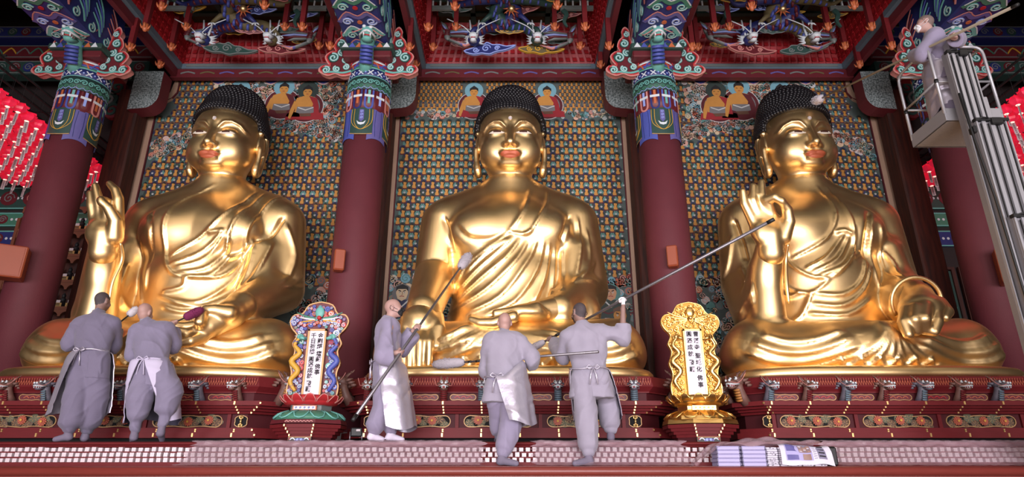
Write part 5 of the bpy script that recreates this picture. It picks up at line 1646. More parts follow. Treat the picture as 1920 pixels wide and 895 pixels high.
    if i != 1:
        for x in (-1.1, 0, 1.1):
            b = MB(); b.X = XZ(0); b.disc((x, 9.13), .17, .014, 'p_white', 18); b.disc((x, 9.13), .15, .015, 'd_blue', 18); b.disc((x, 9.13), .06, .016, 'p_navy', 12)
            b.stroke(smooth_line([(x - .5, 9.2), (x - .25, 9.12), (x, 8.97), (x + .25, 9.12), (x + .5, 9.2)], 3), .02, .0165, 'p_pink'); b.build('painted_medallion', root)
    for k, (x, z, s, sk, cl) in enumerate(((-2.0, 4.45, .62, 'p_cream', 'p_navy'), (-1.85, 4.02, .66, 'p_skin', 'p_teal'), (-2.0, 3.35, .7, 'p_salmon', 'p_dgreen'), (-1.75, 2.9, .7, 'p_cream', 'p_maroon'),
                                           (1.85, 4.45, .62, 'p_skin', 'p_dgreen'), (2.0, 4.02, .66, 'p_ochre2', 'p_brown'), (1.8, 3.4, .7, 'p_cream', 'p_navy'), (2.0, 2.9, .7, 'p_salmon', 'p_maroon'))):
        b = MB(); b.X = XZ(0); guardian(b, x, z, s, sk, cl, k + i); b.build('painted_guardian', root)
# ---------------------------------------------------------------- side aisles: lanterns, shelves, panels, boxes
def lantern_meshes():
    b = MB()
    n = 12; V = []; prof = [(.035, .085), (.075, .07), (.105, .03), (.112, -.01), (.095, -.05), (.06, -.078), (.03, -.085)]
    for r, z in prof:
        for k in range(n): V.append((r * (1.0 if k % 2 else .84) * math.cos(TAU * k / n), r * (1.0 if k % 2 else .84) * math.sin(TAU * k / n), z))
    Fs = [(i * n + k, (i + 1) * n + k, (i + 1) * n + (k + 1) % n, i * n + (k + 1) % n) for i in range(len(prof) - 1) for k in range(n)]
    b.add(V, Fs + [tuple(range(n)), tuple((len(prof) - 1) * n + k for k in range(n - 1, -1, -1))], 'lantern_red')
    for k in range(6):
        t = TAU * (k + .5) / 6; c, s = math.cos(t), math.sin(t)
        b.add([(.06 * c - .03 * s, .06 * s + .03 * c, .07), (.06 * c + .03 * s, .06 * s - .03 * c, .07), (.125 * c + .03 * s, .125 * s - .03 * c, .02), (.14 * c, .14 * s, .05), (.125 * c - .03 * s, .125 * s + .03 * c, .02)], [(0, 1, 2, 3, 4)], 'lantern_red')
    body = b.mesh('paper_lotus')
    b = MB(); b.ball((0, 0, -.078), (.040, .040, .020), 'lantern_glow', 8, 4); bulb = b.mesh('bulb')
    b = MB(); b.box((0, 0, -.20), (.062, .004, .22), 'tag_white')
    random.seed(3)
    b.X = XZ(-.003)
    for k in range(6):
        z = -.115 - .032 * k
        for q in range(3): b.stroke([(-.016, z - .008 * q + random.uniform(-.002, .002)), (.016, z - .008 * q)], .0035, .0006, 'ink')
        b.stroke([(random.uniform(-.01, .01), z + .006), (random.uniform(-.01, .01), z - .02)], .0035, .0007, 'ink')
    tagm = b.mesh('name_tag')
    b = MB(); b.tube([(0, 0, .08), (0, 0, .60)], .003, 'ink', 4); cord = b.mesh('cord')
    return body, bulb, tagm, cord
LB, LU, LT, LC = lantern_meshes()
random.seed(11)
cnt = 0
for s in (-1, 1):
    for a in range(10):
        for c in range(15):
            x = s * (8.16 + .235 * a + random.uniform(-.02, .02)); y = 12.0 - .235 * c + random.uniform(-.02, .02); z = 6.98 + random.uniform(-.03, .03)
            r = empty('lotus_lantern', (x, y, z), random.uniform(-.5, .5), 'red paper lotus lantern with white name tag hanging ' + ('behind the statuette-shelf column' if s < 0 else 'behind the lift mast'), 'lantern', 'lantern cluster by the shelf' if s < 0 else 'lantern cluster by the lift')
            link('paper_lotus', LB, r); link('bulb', LU, r); link('name_tag', LT, r, (0, 0, random.uniform(-.02, .02)), (0, random.uniform(-.08, .08), random.uniform(-.3, .3))); link('cord', LC, r)
# frame the lanterns hang from
for s in (-1, 1):
    b = MB()
    for a in range(10): b.box((s * (8.16 + .235 * a), 10.3, 7.58), (.03, 3.9, .03), 'black_and_shade')
    for y in (8.6, 10.3, 12.0): b.box((s * 9.3, y, 7.61), (2.4, .03, .03), 'black_and_shade')
    o = b.build('lantern_frame'); tag(o, 'dark hanging frame carrying the lanterns behind the ' + ('column by the statuette shelf' if s < 0 else 'lift mast'), 'frame')
# painted beams and carved boards high in the side aisles
def side_beam(s, z, y, h, m, motif, label):
    b = MB(); b.box((s * 10.4, y, z), (5.0, .30, h), m, bev=.02); b.X = XZ(y - .15)
    random.seed(int(z * 10))
    for k in range(16):
        x = s * (8.1 + .30 * k)
        if motif == 0:
            b.disc((x, z), h * .36, .006, ('d_maroon', 'd_dgreen', 'd_navy')[k % 3], 12, .006); b.stroke(spiral((x, z), h * .3, .01, 0, 1.5, 12), .02, .012, 'd_grey', .006)
        else:
            b.stroke(smooth_line([(x - .15, z - h * .2), (x, z + h * .25), (x + .15, z - h * .2)], 3), .03, .008, ('d_grey', 'd_yellow', 'd_green')[k % 3], .008)
    for q in (-1, 1): b.stroke([(s * 7.95, z + q * h * .43), (s * 12.8, z + q * h * .43)], .02, .006, 'd_grey', .006)
    o = b.build('painted_lintel'); tag(o, label, 'lintel', None, 'thing')
for s, w in ((-1, 'behind the column by the statuette shelf'), (1, 'behind the lift basket')):
    side_beam(s, 10.55, 11.9, .30, 'd_navy', 0, 'uppermost blue painted lintel ' + w)
    side_beam(s, 10.10, 12.0, .34, 'd_maroon', 1, 'wine-red painted lintel with yellow scrolls ' + w)
    side_beam(s, 9.62, 11.9, .34, 'd_dgreen', 0, 'lowest dark green painted lintel ' + w)
    for k in range(2):
        b = MB(); sx = s * (8.35 + .5 * k)
        b.X = lambda p: (p[0] + sx, 11.6 - p[2], p[1])
        for q in range(4):
            sp = spiral((s * .12 * (q % 2), 8.44 + .28 * q), .17, .02, q, 1.5, 16)
            b.disc((s * .12 * (q % 2), 8.44 + .28 * q), .18, .0, 'd_dgreen' if q % 2 else 'd_maroon', 14, .10); b.stroke(sp, .05, .03, 'd_grey' if q % 2 else 'd_dgreen', .03)
        o = b.build('scroll_bracket'); tag(o, 'dark scroll bracket ' + ('next to the timber post' if k == 0 else 'further out') + ' high ' + w, 'bracket', None, 'thing')
# carved and painted wainscot on the back wall
def back_panel(s):
    w = 'beside the statuette shelf' if s < 0 else 'beside the timber post under the lift'
    root = empty('painted_wall_panel', (s * 9.6, 12.45, Z_UP), 0, 'dark painted wall panel with medallions ' + w, 'wall panel')
    b = MB(); b.box((0, 0, 3.0), (4.2, .2, 6.0), 'hall_wall'); b.build('board', root)
    for z, h, c in ((4.62, .30, 'd_green'), (4.20, .34, 'd_navy'), (5.1, .5, 'd_dgreen')):
        b = MB(); b.box((0, -.12, z), (4.2, .06, h), c); b.X = XZ(-.15)
        for k in range(9):
            x = -1.9 + .475 * k
            b.disc((x, z), h * .36, .006, 'd_maroon', 14, .006, ry=h * .33); b.stroke(spiral((x, z), h * .25, .01, 0, 1.6, 14), .018, .012, 'd_pink' if k % 2 else 'd_grey', .006)
            for q in (-1, 1): b.disc((x + .2375 + q * .05, z), .03, .006, 'd_white', 6, .004)
        for q in (-1, 1): b.stroke([(-2.1, z + q * h * .46), (2.1, z + q * h * .46)], .025, .008, 'd_teal', .006)
        b.build('painted_band', root)
    for k in range(3):
        x = -1.35 + 1.35 * k
        b = MB(); b.box((x, -.12, 2.75), (1.15, .06, 1.5), 'd_dgreen'); random.seed(k)
        b.X = XZ(-.15)
        for q in range(26):
            c = (x + random.uniform(-.45, .45), 2.75 + random.uniform(-.6, .6)); b.stroke(spiral(c, random.uniform(.06, .12), .01, random.uniform(0, 6), random.choice((-1.3, 1.3)), 12), .02, .012, 'd_grey' if q % 3 else 'd_green', .012)
        pn = b.build('relief_panel', root)
        b = MB(); b.X = XZ(-.15); b.stroke([(x - .6, 1.95), (x + .6, 1.95), (x + .6, 3.55), (x - .6, 3.55)], .09, .04, 'wood_brown', .05, True); b.build('frame', pn)
    for k in range(12):
        b = MB(); b.tube(smooth_line([(-2 + .36 * k, -.13, 5.5), (-1.9 + .36 * k, -.15, 5.75), (-1.75 + .36 * k, -.13, 5.6), (-1.65 + .36 * k, -.15, 5.85)], 3), .025, 'd_grey' if k % 2 else 'd_green', 6); b.build('relief_scroll', root)
back_panel(1); back_panel(-1)
# niche shelf with tiny statuettes
root = empty('statuette_shelf', (-8.7, 11.9, Z_UP), 0, 'brown wooden niche shelf behind the raised-hand statue', 'shelf')
b = MB(); b.box((0, .22, 2.2), (2.0, .05, 4.4), 'wood_brown')
for s in (-1, 1): b.box((s * 1.0, 0, 2.2), (.06, .45, 4.4), 'shelf_wood')
b.build('case', root)
rows = [1.55 + .52 * k for k in range(6)]
for r, z in enumerate(rows):
    b = MB(); b.box((0, 0, z), (1.96, .44, .05), 'shelf_wood'); b.build('shelf_board', root)
    for k in range(8):
        x = -.86 + .245 * k
        b = MB(); b.X = XZ(-.20); out = [(x - .10, z + .50), (x - .10, z + .36)] + [(x + .10 * math.cos(t), z + .36 + .09 * math.sin(t)) for t in np.linspace(math.pi, 0, 9)] + [(x + .10, z + .36), (x + .10, z + .50), (x + .1225, z + .50), (x + .1225, z), (x + .1, z)]
        b.poly([(x - .1225, z + .50), (x - .1225, z + .36)] + [(x - .10 * math.cos(t), z + .36 + .09 * math.sin(t)) for t in np.linspace(0, math.pi, 9)] + [(x + .1225, z + .36), (x + .1225, z + .50)], .01, 'shelf_wood', .04)
        b.build('arch', root)
def statuette_meshes():
    b = MB(); b.lathe([(.075, 0), (.08, .03), (.06, .05), (.075, .07), (.06, .10), (.045, .15), (.055, .19), (.03, .22)], (0, 0, 0), 'p_black', 12); b.ball((0, 0, .255), (.035, .038, .045), 'p_black', 10, 7); b.ball((0, .005, .30), .018, 'p_black', 8, 5)
    bd = b.mesh('figure')
    b = MB(); b.box((0, -.13, .045), (.17, .012, .08), 'gold_leaf'); b.box((0, -.138, .06), (.10, .004, .02), 'ink'); b.box((0, -.13, .115), (.10, .012, .05), 'tag_white'); b.box((0, -.138, .03), (.12, .004, .008), 'ink')
    return bd, b.mesh('name_plate')
SB, SP = statuette_meshes()
for r, z in enumerate(rows):
    for k in range(8):
        o = empty('statuette', (-8.7 - .86 + .245 * k, 11.88, Z_UP + z + .025), 0, 'tiny dark seated statuette with a gold name plate on the niche shelf', 'statuette', 'statuettes on the niche shelf')
        link('figure', SB, o); link('name_plate', SP, o)
# boxes fixed on the columns
def wall_box(px, py, Y, w, h, d, rz, label, extra):
    p = at(px, py, Y)
    root = empty('speaker_box', (p[0], p[1], p[2] - h / 2), rz, label, 'speaker box', 'orange boxes on the columns')
    b = MB(); b.box((0, 0, h / 2), (w, d, h), 'orange_box', bev=.018); bd = b.build('cabinet', root)
    b = MB(); b.box((0, -d / 2 - .002, h / 2), (w * .84, .006, h * .88), 'orange_box', bev=.002); b.build('grille', bd)
    b = MB(); b.box((0, d / 2 + .03, h / 2), (w * .3, .07, h * .3), 'rubber'); b.build('bracket', root)
    if extra:
        b = MB(); b.tube([(w * .2, d / 2, h * .2), (w * .15, d / 2 + .03, h * .05), (w * .3, d / 2 + .05, h * .2)], .006, 'rubber', 5); b.build('cable', root)
wall_box(15, 493, 9.25, .46, .50, .30, .5, 'large orange speaker box on the column next to the statuette shelf', 0)
wall_box(636, 489, 9.38, .16, .34, .16, .35, 'small orange speaker box on the column behind the painted tablet', 1)
wall_box(1261, 482, 9.38, .16, .34, .16, -.35, 'small orange speaker box on the column behind the golden tablet', 1)
wall_box(1904, 498, 9.25, .46, .54, .30, -.5, 'large orange speaker box on the column under the lift mast', 0)
# ---------------------------------------------------------------- monks
def unit(v):
    v = np.array(v, float); return v / (np.linalg.norm(v) or 1)
def wrinkle(P, a, s=1.0, vert=0.0):
    """soft undulation plus sharper cloth creases"""
    x, y, z = P[:, 0] * s, P[:, 1] * s, P[:, 2] * s
    n = .7 * np.sin(11 * x + 4 * np.sin(6 * z + 2 * y)) * np.sin(14 * z + 3 * np.sin(8 * x + 5 * y))
    wx = x + .045 * np.sin(9 * z + 3 * y) + .03 * np.sin(17 * z + 7 * x); wz = z + .06 * np.sin(8 * x + 4 * y) + .03 * np.sin(15 * x)
    r1 = (1 - np.abs(np.sin(13 * wz + 7 * wx + 5 * y))) ** 3
    r2 = (1 - np.abs(np.sin(15 * wx - 9 * wz + 2 * np.sin(7 * y)))) ** 3
    r3 = (1 - np.abs(np.sin(21 * wx + 3 * np.sin(5 * z) + 11 * y))) ** 3
    m = .5 + .5 * np.sin(7 * x + 5 * z + 3 * np.sin(4 * z))
    return a * (n - 1.6 * r1 * m - 1.5 * r2 * (1 - m) - (.5 + vert) * r3)
def head_frame(c, fwd, tilt):
    f = unit(fwd); r = unit(np.cross(f, (0, 0, 1))); u = np.cross(r, f)
    ct, st = math.cos(tilt), math.sin(tilt)
    f2 = f * ct + u * st; u2 = u * ct - f * st
    return np.array(c, float), r, f2, u2
def f_head(H):
    c, r, f, u = H
    B = np.stack([r, f, u], 1).astype(np.float32)
    def g(P):
        q = (P - c.astype(np.float32)) @ B
        m = q.copy(); m[:, 0] = np.abs(m[:, 0])
        d = sd_ball(q, (0, -.012, .022), (.077, .097, .092))
        d = smin(d, sd_ball(q, (0, .028, -.045), (.060, .066, .075)), .05)
        d = smin(d, sd_ball(q, (0, .072, -.092), (.028, .024, .022)), .03)
        d = smin(d, sd_cap(q, (0, .092, .004), (0, .112, -.040), .010, .015), .018)
        d = smin(d, sd_ball(m, (.040, .070, -.030), (.028, .028, .028)), .02)
        d = smax(d, -sd_ball(m, (.034, .100, .002), (.020, .016, .011)), .012)
        d = smin(d, sd_ball(m, (.033, .082, .001), .013), .006)
        d = smin(d, sd_cap(q, (-.022, .094, -.066), (.022, .094, -.066), .009), .012)
        e = sd_ball(m, (.082, -.008, -.012), (.013, .022, .034))
        e = smax(e, -sd_ball(m, (.097, -.002, -.008), (.010, .012, .020)), .008)
        return smin(d, e, .010)
    return g, B
def grip(P, p, t, back, s):
    """closed hand round a bar through p along t; back = direction from bar to the back of the hand"""
    t = unit(t); b_ = unit(np.array(back) - t * np.dot(back, t)); w = np.cross(t, b_)
    d = sd_cap(P, p + b_ * .030 - t * .030, p + b_ * .030 + t * .030, .019)
    for k in range(4):
        o = p + t * (k - 1.5) * .0205
        rr = .024 + (0.002 if k in (1, 2) else 0)
        pts = [o + b_ * rr * math.cos(a) + w * rr * math.sin(a) * s for a in (.1, 1.0, 1.9, 2.9, 3.9)]
        d = smin(d, sd_chain(P, pts, [.0105, .0105, .010, .0095, .008]), .005)
    th = [p + t * -.04 + b_ * .02, p + t * -.038 - w * s * .026, p + t * -.012 - w * s * .030 - b_ * .012, p + t * .012 - w * s * .016 - b_ * .026]
    return smin(d, sd_chain(P, th, [.014, .012, .011, .009]), .008)
def open_hand(P, p, dr, nrm, s):
    dr = unit(dr); n = unit(np.array(nrm) - dr * np.dot(nrm, dr)); w = np.cross(dr, n) * s
    d = sd_cap(P, p + dr * .02, p + dr * .055, .026)
    d = smin(d, sd_cap(P, p + dr * .07 - w * .022, p + dr * .07 + w * .024, .016), .02)
    for k, L in enumerate((.060, .074, .078, .068)):
        o = p + dr * .078 + w * (.030 - .0195 * k)
        d = smin(d, sd_chain(P, [o, o + dr * L * .5 + n * .006, o + dr * L * .85 + n * .022, o + dr * L + n * .036], [.0100, .0095, .009, .0075]), .005)
    return smin(d, sd_chain(P, [p + dr * .02 + w * .02, p + dr * .045 + w * .045 + n * .01, p + dr * .075 + w * .050 + n * .022], [.015, .012, .009]), .01)

def monk(S):
    W = {k: at(*v) for k, v in S['J'].items()}
    fwd = unit(S['fwd']); lat = unit(np.cross(fwd, (0, 0, 1)))           # lat: the monk's right
    base = np.array(S['root'], float)
    W = {k: v - base for k, v in W.items()}
    root = empty('person', base, 0, S['label'], 'person', 'monks dusting the statues')
    neck, pel, head = W['neck'], W['pelvis'], W['head']
    spine = unit(neck - pel)
    sw = S.get('sw', .185)
    shR, shL = W.get('shR', neck + lat * sw - spine * .075), W.get('shL', neck - lat * sw - spine * .075)
    hipR, hipL = pel + lat * .095, pel - lat * .095
    g_head, HB = f_head(head_frame(head, S.get('look', S['fwd']), S.get('tilt', 0)))
    hc = head
    foot = lambda P, an, toe: smin(sd_cap(P, an + np.array([0, 0, -.025]), toe, .042, .030), sd_ball(P, an + np.array([0, 0, -.045]) - unit(toe - an) * .02, (.038, .038, .030)), .03)
    def f_torso(P):
        t = sd_cap(P, shR * .8 + shL * .2, shL * .8 + shR * .2, .085)
        t = smin(t, sd_cap(P, (shR + shL) / 2 - spine * .08, pel + spine * .06, .125, .115), .10)
        return smin(t, sd_cap(P, hipR, hipL, .105), .08)
    def f_body(P):
        d = smin(g_head(P), sd_cap(P, head - np.array([0, 0, .05]) - fwd * .015, neck - spine * .03, .052, .060), .03)
        d = smin(d, f_torso(P), .05)
        for s, sh in (('R', shR), ('L', shL)):
            d = smin(d, sd_chain(P, [sh, W['el' + s], W['wr' + s]], [.056, .043, .028]), .03)
        for s, hp in (('R', hipR), ('L', hipL)):
            d = smin(d, sd_chain(P, [hp, W['kn' + s], W['an' + s]], [.092, .058, .040]), .03)
            d = smin(d, foot(P, W['an' + s], W['to' + s]), .02)
        for s, q in (('R', 1), ('L', -1)):
            hd = S['hands'][s]
            if hd[0] == 'grip': h = grip(P, W['ha' + s], hd[1], hd[2], hd[3])
            else: h = open_hand(P, W['wr' + s], hd[1], hd[2], q)
            d = smin(d, h, .015)
            if hd[0] == 'grip': d = smin(d, sd_cap(P, W['wr' + s], W['ha' + s] + unit(hd[2]) * .03, .026, .022), .015)
        return d
    pts = np.array(list(W.values())); lo = pts.min(0) - .22; hi = pts.max(0) + .22
    V, Q = isosurf(f_body, lo, hi, .0095)
    C = V[Q].mean(1); q = (C - hc.astype(np.float32)) @ HB
    mi = np.zeros(len(Q), np.int32)
    nearhead = np.linalg.norm(C - hc, axis=1) < .19
    hl = (q[:, 2] > -.045 + .95 * (q[:, 1] + .035)) & (q[:, 2] > -.085) & nearhead & (np.abs(q[:, 0]) < .086)
    mi[hl & ~((np.abs(q[:, 0]) > .074) & (q[:, 2] < .03))] = 1
    for s in 'RL': mi[(np.linalg.norm(C - W['an' + s], axis=1) < .10) | (np.linalg.norm(C - W['to' + s], axis=1) < .16)] = 2
    for s in 'RL':
        if S['hands'][s][-1] == 'glove': mi[np.linalg.norm(C - W['ha' + s], axis=1) < .085] = 3
    body = mesh_np('body', V, Q, [S.get('skin', 'skin'), S.get('hair', 'stubble'), S.get('sock', 'sock_grey'), 'glove_white'], mi)
    link('body', body, root)
    # jacket with wide sleeves
    cl = S.get('cloth', 'monk_grey')
    hemdrop = S.get('hem', .17)
    def f_jacket(P):
        hem = pel - np.array([0, 0, hemdrop])
        d = sd_chain(P, [shR * .86 + shL * .14, pel + lat * .085 + spine * .12, hem + lat * .13], [.098, .105, .125])
        d = smin(d, sd_chain(P, [shL * .86 + shR * .14, pel - lat * .085 + spine * .12, hem - lat * .13], [.098, .105, .125]), .05)
        d = smin(d, sd_chain(P, [neck - spine * .06, pel + spine * .1, hem], [.10, .130, .135]), .06)
        d = smin(d, f_torso(P) - .022, .03)
        d = smin(d, sd_cap(P, neck - fwd * .008, neck + spine * .035, .068, .062), .03)
        for s, sh in (('R', shR), ('L', shL)):
            el, wr = W['el' + s], W['wr' + s]; sl = S.get('sl' + s, .90)
            cuff = wr + (el - wr) * (1 - sl)
            a = sd_chain(P, [sh - spine * .01, el, cuff], [.084, .088, .086])
            a = smin(a, sd_cap(P, el - np.array([0, 0, .05]), cuff - np.array([0, 0, S.get('droop', .035)]), .080, .072), .04)
            dr = unit(cuff - el).astype(np.float32)
            a = smax(a, (P - cuff.astype(np.float32)) @ dr + .012, .008)
            a = smax(a, -sd_cap(P, cuff - dr * .035, cuff + dr * .1, .046), .006)
            d = smin(d, a, .045)
        d = smax(d, (hem[2] - P[:, 2]), .01)
        d = smax(d, -(sd_cap(P, neck + spine * .045, neck + spine * .2, .052, .06)), .01)
        return d + wrinkle(P, .0062)
    V, Q = isosurf(f_jacket, lo - .05, hi + .05, .0115)
    link('jacket', mesh_np('jacket', V, Q, [cl]), root)
    def f_trousers(P):
        d = sd_cap(P, pel + lat * .07 + spine * .06, pel - lat * .07 + spine * .06, .125)
        for s, hp in (('R', hipR), ('L', hipL)):
            kn, an = W['kn' + s], W['an' + s]
            low = an + (kn - an) * .18
            rk = S.get('baggy', .125)
            if S.get('gaiter'):
                mid = an + (kn - an) * .62
                a = sd_chain(P, [hp, kn, mid], [.130, rk, rk * .82]); a = smin(a, sd_chain(P, [mid, low], [.065, .054]), .02)
            else:
                a = sd_chain(P, [hp, kn, low + (kn - low) * .25, low], [.130, rk, rk * .92, .072])
            d = smin(d, a, .035)
        return d + wrinkle(P, .0065, .85, 1.0)
    V, Q = isosurf(f_trousers, lo - .05, hi + .05, .012)
    link('trousers', mesh_np('trousers', V, Q, [S.get('cloth2', cl)]), root)
    b = MB(); ring = [tuple(neck + spine * .035 + lat * .062 * math.cos(t) + fwd * .066 * math.sin(t)) for t in np.linspace(0, TAU, 20, endpoint=False)]
    b.tube(ring, .014, S.get('collar', 'monk_grey_c'), 6, closed=True); b.build('collar', root)
    # apron: a thin sheet wrapped round the front, open at the back
    A = S.get('apron')
    if A:
        n, m = 44, 34
        top = pel + spine * A.get('top', .12); bot = np.array([A['hem'][0], A['hem'][1], A['hem'][2]]) - base if 'hem' in A else pel + np.array([0, 0, -.75])
        if 'hempx' in A: bot = at(*A['hempx']) - base
        random.seed(S.get('seed', 1)); ph = [random.uniform(0, 6) for _ in range(6)]
        cre = [(random.uniform(0, 1), random.uniform(0, 1), random.uniform(-1.2, 1.2), random.uniform(.035, .07), random.uniform(.006, .014) * random.choice((-1, 1)), random.uniform(.2, .5)) for _ in range(16)]
        def sheet(off):
            V = []
            for j in range(m):
                t = j / (m - 1)
                c = top * (1 - t) + bot * t
                e_ = t ** .42; r0 = A['r'][0] * (1 - e_) + A['r'][1] * e_; r1 = A['d'][0] * (1 - e_) + A['d'][1] * e_
                ta = math.radians(A['a0'][0] * (1 - t) + A['a0'][1] * t); tb = math.radians(A['a1'][0] * (1 - t) + A['a1'][1] * t)
                for i in range(n):
                    th = ta + (tb - ta) * i / (n - 1)          # 0 = front, positive to the monk's right
                    w = (.4 + t) * (.012 * math.sin(4 * th + ph[0] + 1.3 * t) + .005 * math.sin(9 * th + ph[1] - 2 * t))
                    uu = i / (n - 1)
                    for cu_, ct_, sl_, wd_, am_, ln_ in cre:
                        q1 = (uu - cu_) * math.sin(sl_) + (t - ct_) * math.cos(sl_); q2 = (uu - cu_) * math.cos(sl_) - (t - ct_) * math.sin(sl_)
                        if abs(q1) < wd_ and abs(q2) < ln_: w += am_ * (1 - abs(q1) / wd_) * (1 - abs(q2) / ln_)
                    z = -.03 * t * math.sin(3 * th + ph[3]) + A.get('skew', 0) * (1 - t) * max(0, math.sin(th))
                    p = c + lat * (r0 + w + off) * math.sin(th) + fwd * (r1 + w + off) * math.cos(th) + np.array([0, 0, z])
                    V.append(tuple(p))
            return V
        Vo, Vi = sheet(.004), sheet(-.004)
        k = n * m
        Fo = [(j * n + i, (j + 1) * n + i, (j + 1) * n + i + 1, j * n + i + 1) for j in range(m - 1) for i in range(n - 1)]
        b = MB(); b.add(Vo, [f[::-1] for f in Fo], A.get('mat', 'apron_silver'), True); b.add(Vi, Fo, A.get('lining', A.get('mat', 'apron_silver')), True)
        edge = list(range(n)) + [j * n + n - 1 for j in range(1, m)] + [(m - 1) * n + i for i in range(n - 2, -1, -1)] + [j * n for j in range(m - 2, 0, -1)]
        E = len(edge); b.add([Vo[e] for e in edge] + [Vi[e] for e in edge], [(q, (q + 1) % E, (q + 1) % E + E, q + E) for q in range(E)], A.get('hemmat', A.get('mat', 'apron_silver')))
        ap = b.build('apron', root)
        if A.get('bib'):
            V1 = []; mm = 10; nn = 14
            for off in (.006, -.002):
                for j in range(mm):
                    t = j / (mm - 1); c = (neck - spine * .14) * (1 - t) + top * t
                    for i in range(nn):
                        th = math.radians(-A['bib'] + 2 * A['bib'] * i / (nn - 1)); r = .135 + .02 * t + off + .006 * math.sin(7 * t + 5 * th)
                        V1.append(tuple(c + lat * (r + .035) * math.sin(th) + fwd * (r + .02) * math.cos(th)))
            F1 = [(j * nn + i, (j + 1) * nn + i, (j + 1) * nn + i + 1, j * nn + i + 1) for j in range(mm - 1) for i in range(nn - 1)]
            b = MB(); b.add(V1, [f[::-1] for f in F1] + [tuple(x + mm * nn for x in f) for f in F1], A.get('mat', 'apron_silver'), True); b.build('apron_bib', ap)
        # tie strings and bow at the back
        b = MB()
        rw = S.get('rw', .215)
        belt = [tuple(top + lat * (rw + .005) * math.sin(t) - fwd * (rw * .80) * math.cos(t) + np.array([0, 0, .01 * math.sin(3 * t)])) for t in np.linspace(-1.5, 1.5, 16)]
        b.tube(belt, .009, A.get('tie', 'apron_silver'), 6)
        bk = top - fwd * (rw * .80 + .008) + lat * A.get('bow', 0)
        for s in (-1, 1):
            b.tube([tuple(bk), tuple(bk + lat * s * .05 + np.array([0, 0, .025]) - fwd * .015), tuple(bk + lat * s * .075 - fwd * .01), tuple(bk + lat * s * .04 - np.array([0, 0, .02]) - fwd * .015), tuple(bk)], .007, A.get('tie', 'apron_silver'), 6)
            b.tube([tuple(bk), tuple(bk + lat * s * .03 - np.array([0, 0, .08]) - fwd * .01), tuple(bk + lat * s * .045 - np.array([0, 0, .19]) - fwd * .005)], .007, A.get('tie', 'apron_silver'), 6, flat=.5)
        b.build('apron_tie', root)
    if S.get('mask'):
        c, r, f, u = head_frame(head, S.get('look', S['fwd']), S.get('tilt', 0))
        B32 = HB
        def f_mask(P):
            q = (P - c.astype(np.float32)) @ B32
            d = g_head(P) - .006
            return smax(d, sd_ball(q, (0, .105, -.060), (.066, .090, .056)), .006)
        V, Q = isosurf(f_mask, hc - .2, hc + .2, .006)
        mk = link('face_mask', mesh_np('face_mask', V, Q, [S['mask']]), root)
        b = MB()
        for s in (-1, 1):
            T = lambda x, y, z: tuple(c + r * x * s + f * y + u * z)
            b.tube([T(.058, .075, -.045), T(.080, .03, -.025), T(.092, -.02, .012), T(.094, -.034, -.015), T(.080, .0, -.05), T(.060, .068, -.078)], .0028, S['mask'], 5)
        b.build('ear_loops', root)
    return root

AW = (0, 1, 0)
L1 = lambda px, py, Y: (px, py, Y)
GROUND_UP = Z_UP
def foot_root(px, Y, z): p = at(px, 820, Y); return (p[0], Y, z)
def onz(px, Y, z):
    """photo pixel column of a point at height z and depth Y -> (px, py, Y)"""
    h = z - CAM_Z; el = math.atan2(h, Y)
    return (px, 447.5 - F_PX * math.tan(el - PITCH), Y)

# monk with cropped dark hair leaning over the first pedestal
POLE = {}
monk(dict(root=foot_root(150, 7.66, Z_UP), fwd=(.12, 1, 0), look=(.25, 1, 0), tilt=-.15, label='monk with cropped dark hair and a silver apron leaning over the pedestal', sw=.175, seed=1,
    hair='stubble_dark', skin='skin_dark', cloth='monk_grey_b', baggy=.135, hem=.22, droop=.05,
    J=dict(head=(192, 565, 7.98), neck=(185, 589, 7.92), pelvis=(170, 677, 7.72), shL=(148, 607, 7.86), shR=(213, 606, 7.92), elL=(131, 640, 7.86), wrL=(150, 632, 8.05), elR=(214, 645, 8.02), wrR=(216, 618, 8.20), haR=(217, 606, 8.24),
           knL=(143, 745, 7.64), anL=onz(128, 7.60, Z_UP + .085), toL=onz(104, 7.58, Z_UP + .03), knR=(180, 745, 7.74), anR=onz(160, 7.78, Z_UP + .085), toR=onz(165, 7.93, Z_UP + .03)),
    hands=dict(R=('grip', (.2, .3, .9), (0, -1, 0), 1), L=('open', (.6, .6, .1), (0, 0, 1))), apron=dict(r=(.215, .335), d=(.185, .28), a0=(-178, -152), a1=(75, 60), hempx=(146, 778, 7.70), bow=-.02)))
# bald monk in the white apron
monk(dict(root=foot_root(280, 7.66, Z_UP), fwd=(.05, 1, 0), look=(.15, 1, 0), tilt=-.25, label='bald monk in a white apron and gathered trousers reaching over the pedestal', sw=.185, seed=2,
    hair='skin', cloth='monk_grey_d', gaiter=True, baggy=.145, hem=.20, droop=.04,
    J=dict(head=(272, 586, 7.98), neck=(275, 606, 7.90), pelvis=(287, 693, 7.70), shL=(254, 622, 7.88), shR=(316, 618, 7.92), elL=(250, 660, 7.86), wrL=(262, 650, 8.05), elR=(326, 645, 8.02), wrR=(326, 617, 8.16), haR=(327, 605, 8.20),
           knL=(262, 748, 7.64), anL=onz(252, 7.66, Z_UP + .085), toL=onz(248, 7.80, Z_UP + .03), knR=(318, 736, 7.66), anR=onz(302, 7.62, Z_UP + .125), toR=onz(304, 7.72, Z_UP + .03)),
    hands=dict(R=('grip', (.75, .35, .5), (-.2, -1, -.3), 1), L=('open', (.3, .9, .1), (0, 0, 1))), apron=dict(r=(.215, .315), d=(.185, .29), a0=(-174, -124), a1=(174, 122), hempx=(286, 790, 7.80), mat='apron_white', lining='apron_lining', hemmat='apron_white', tie='apron_white')))
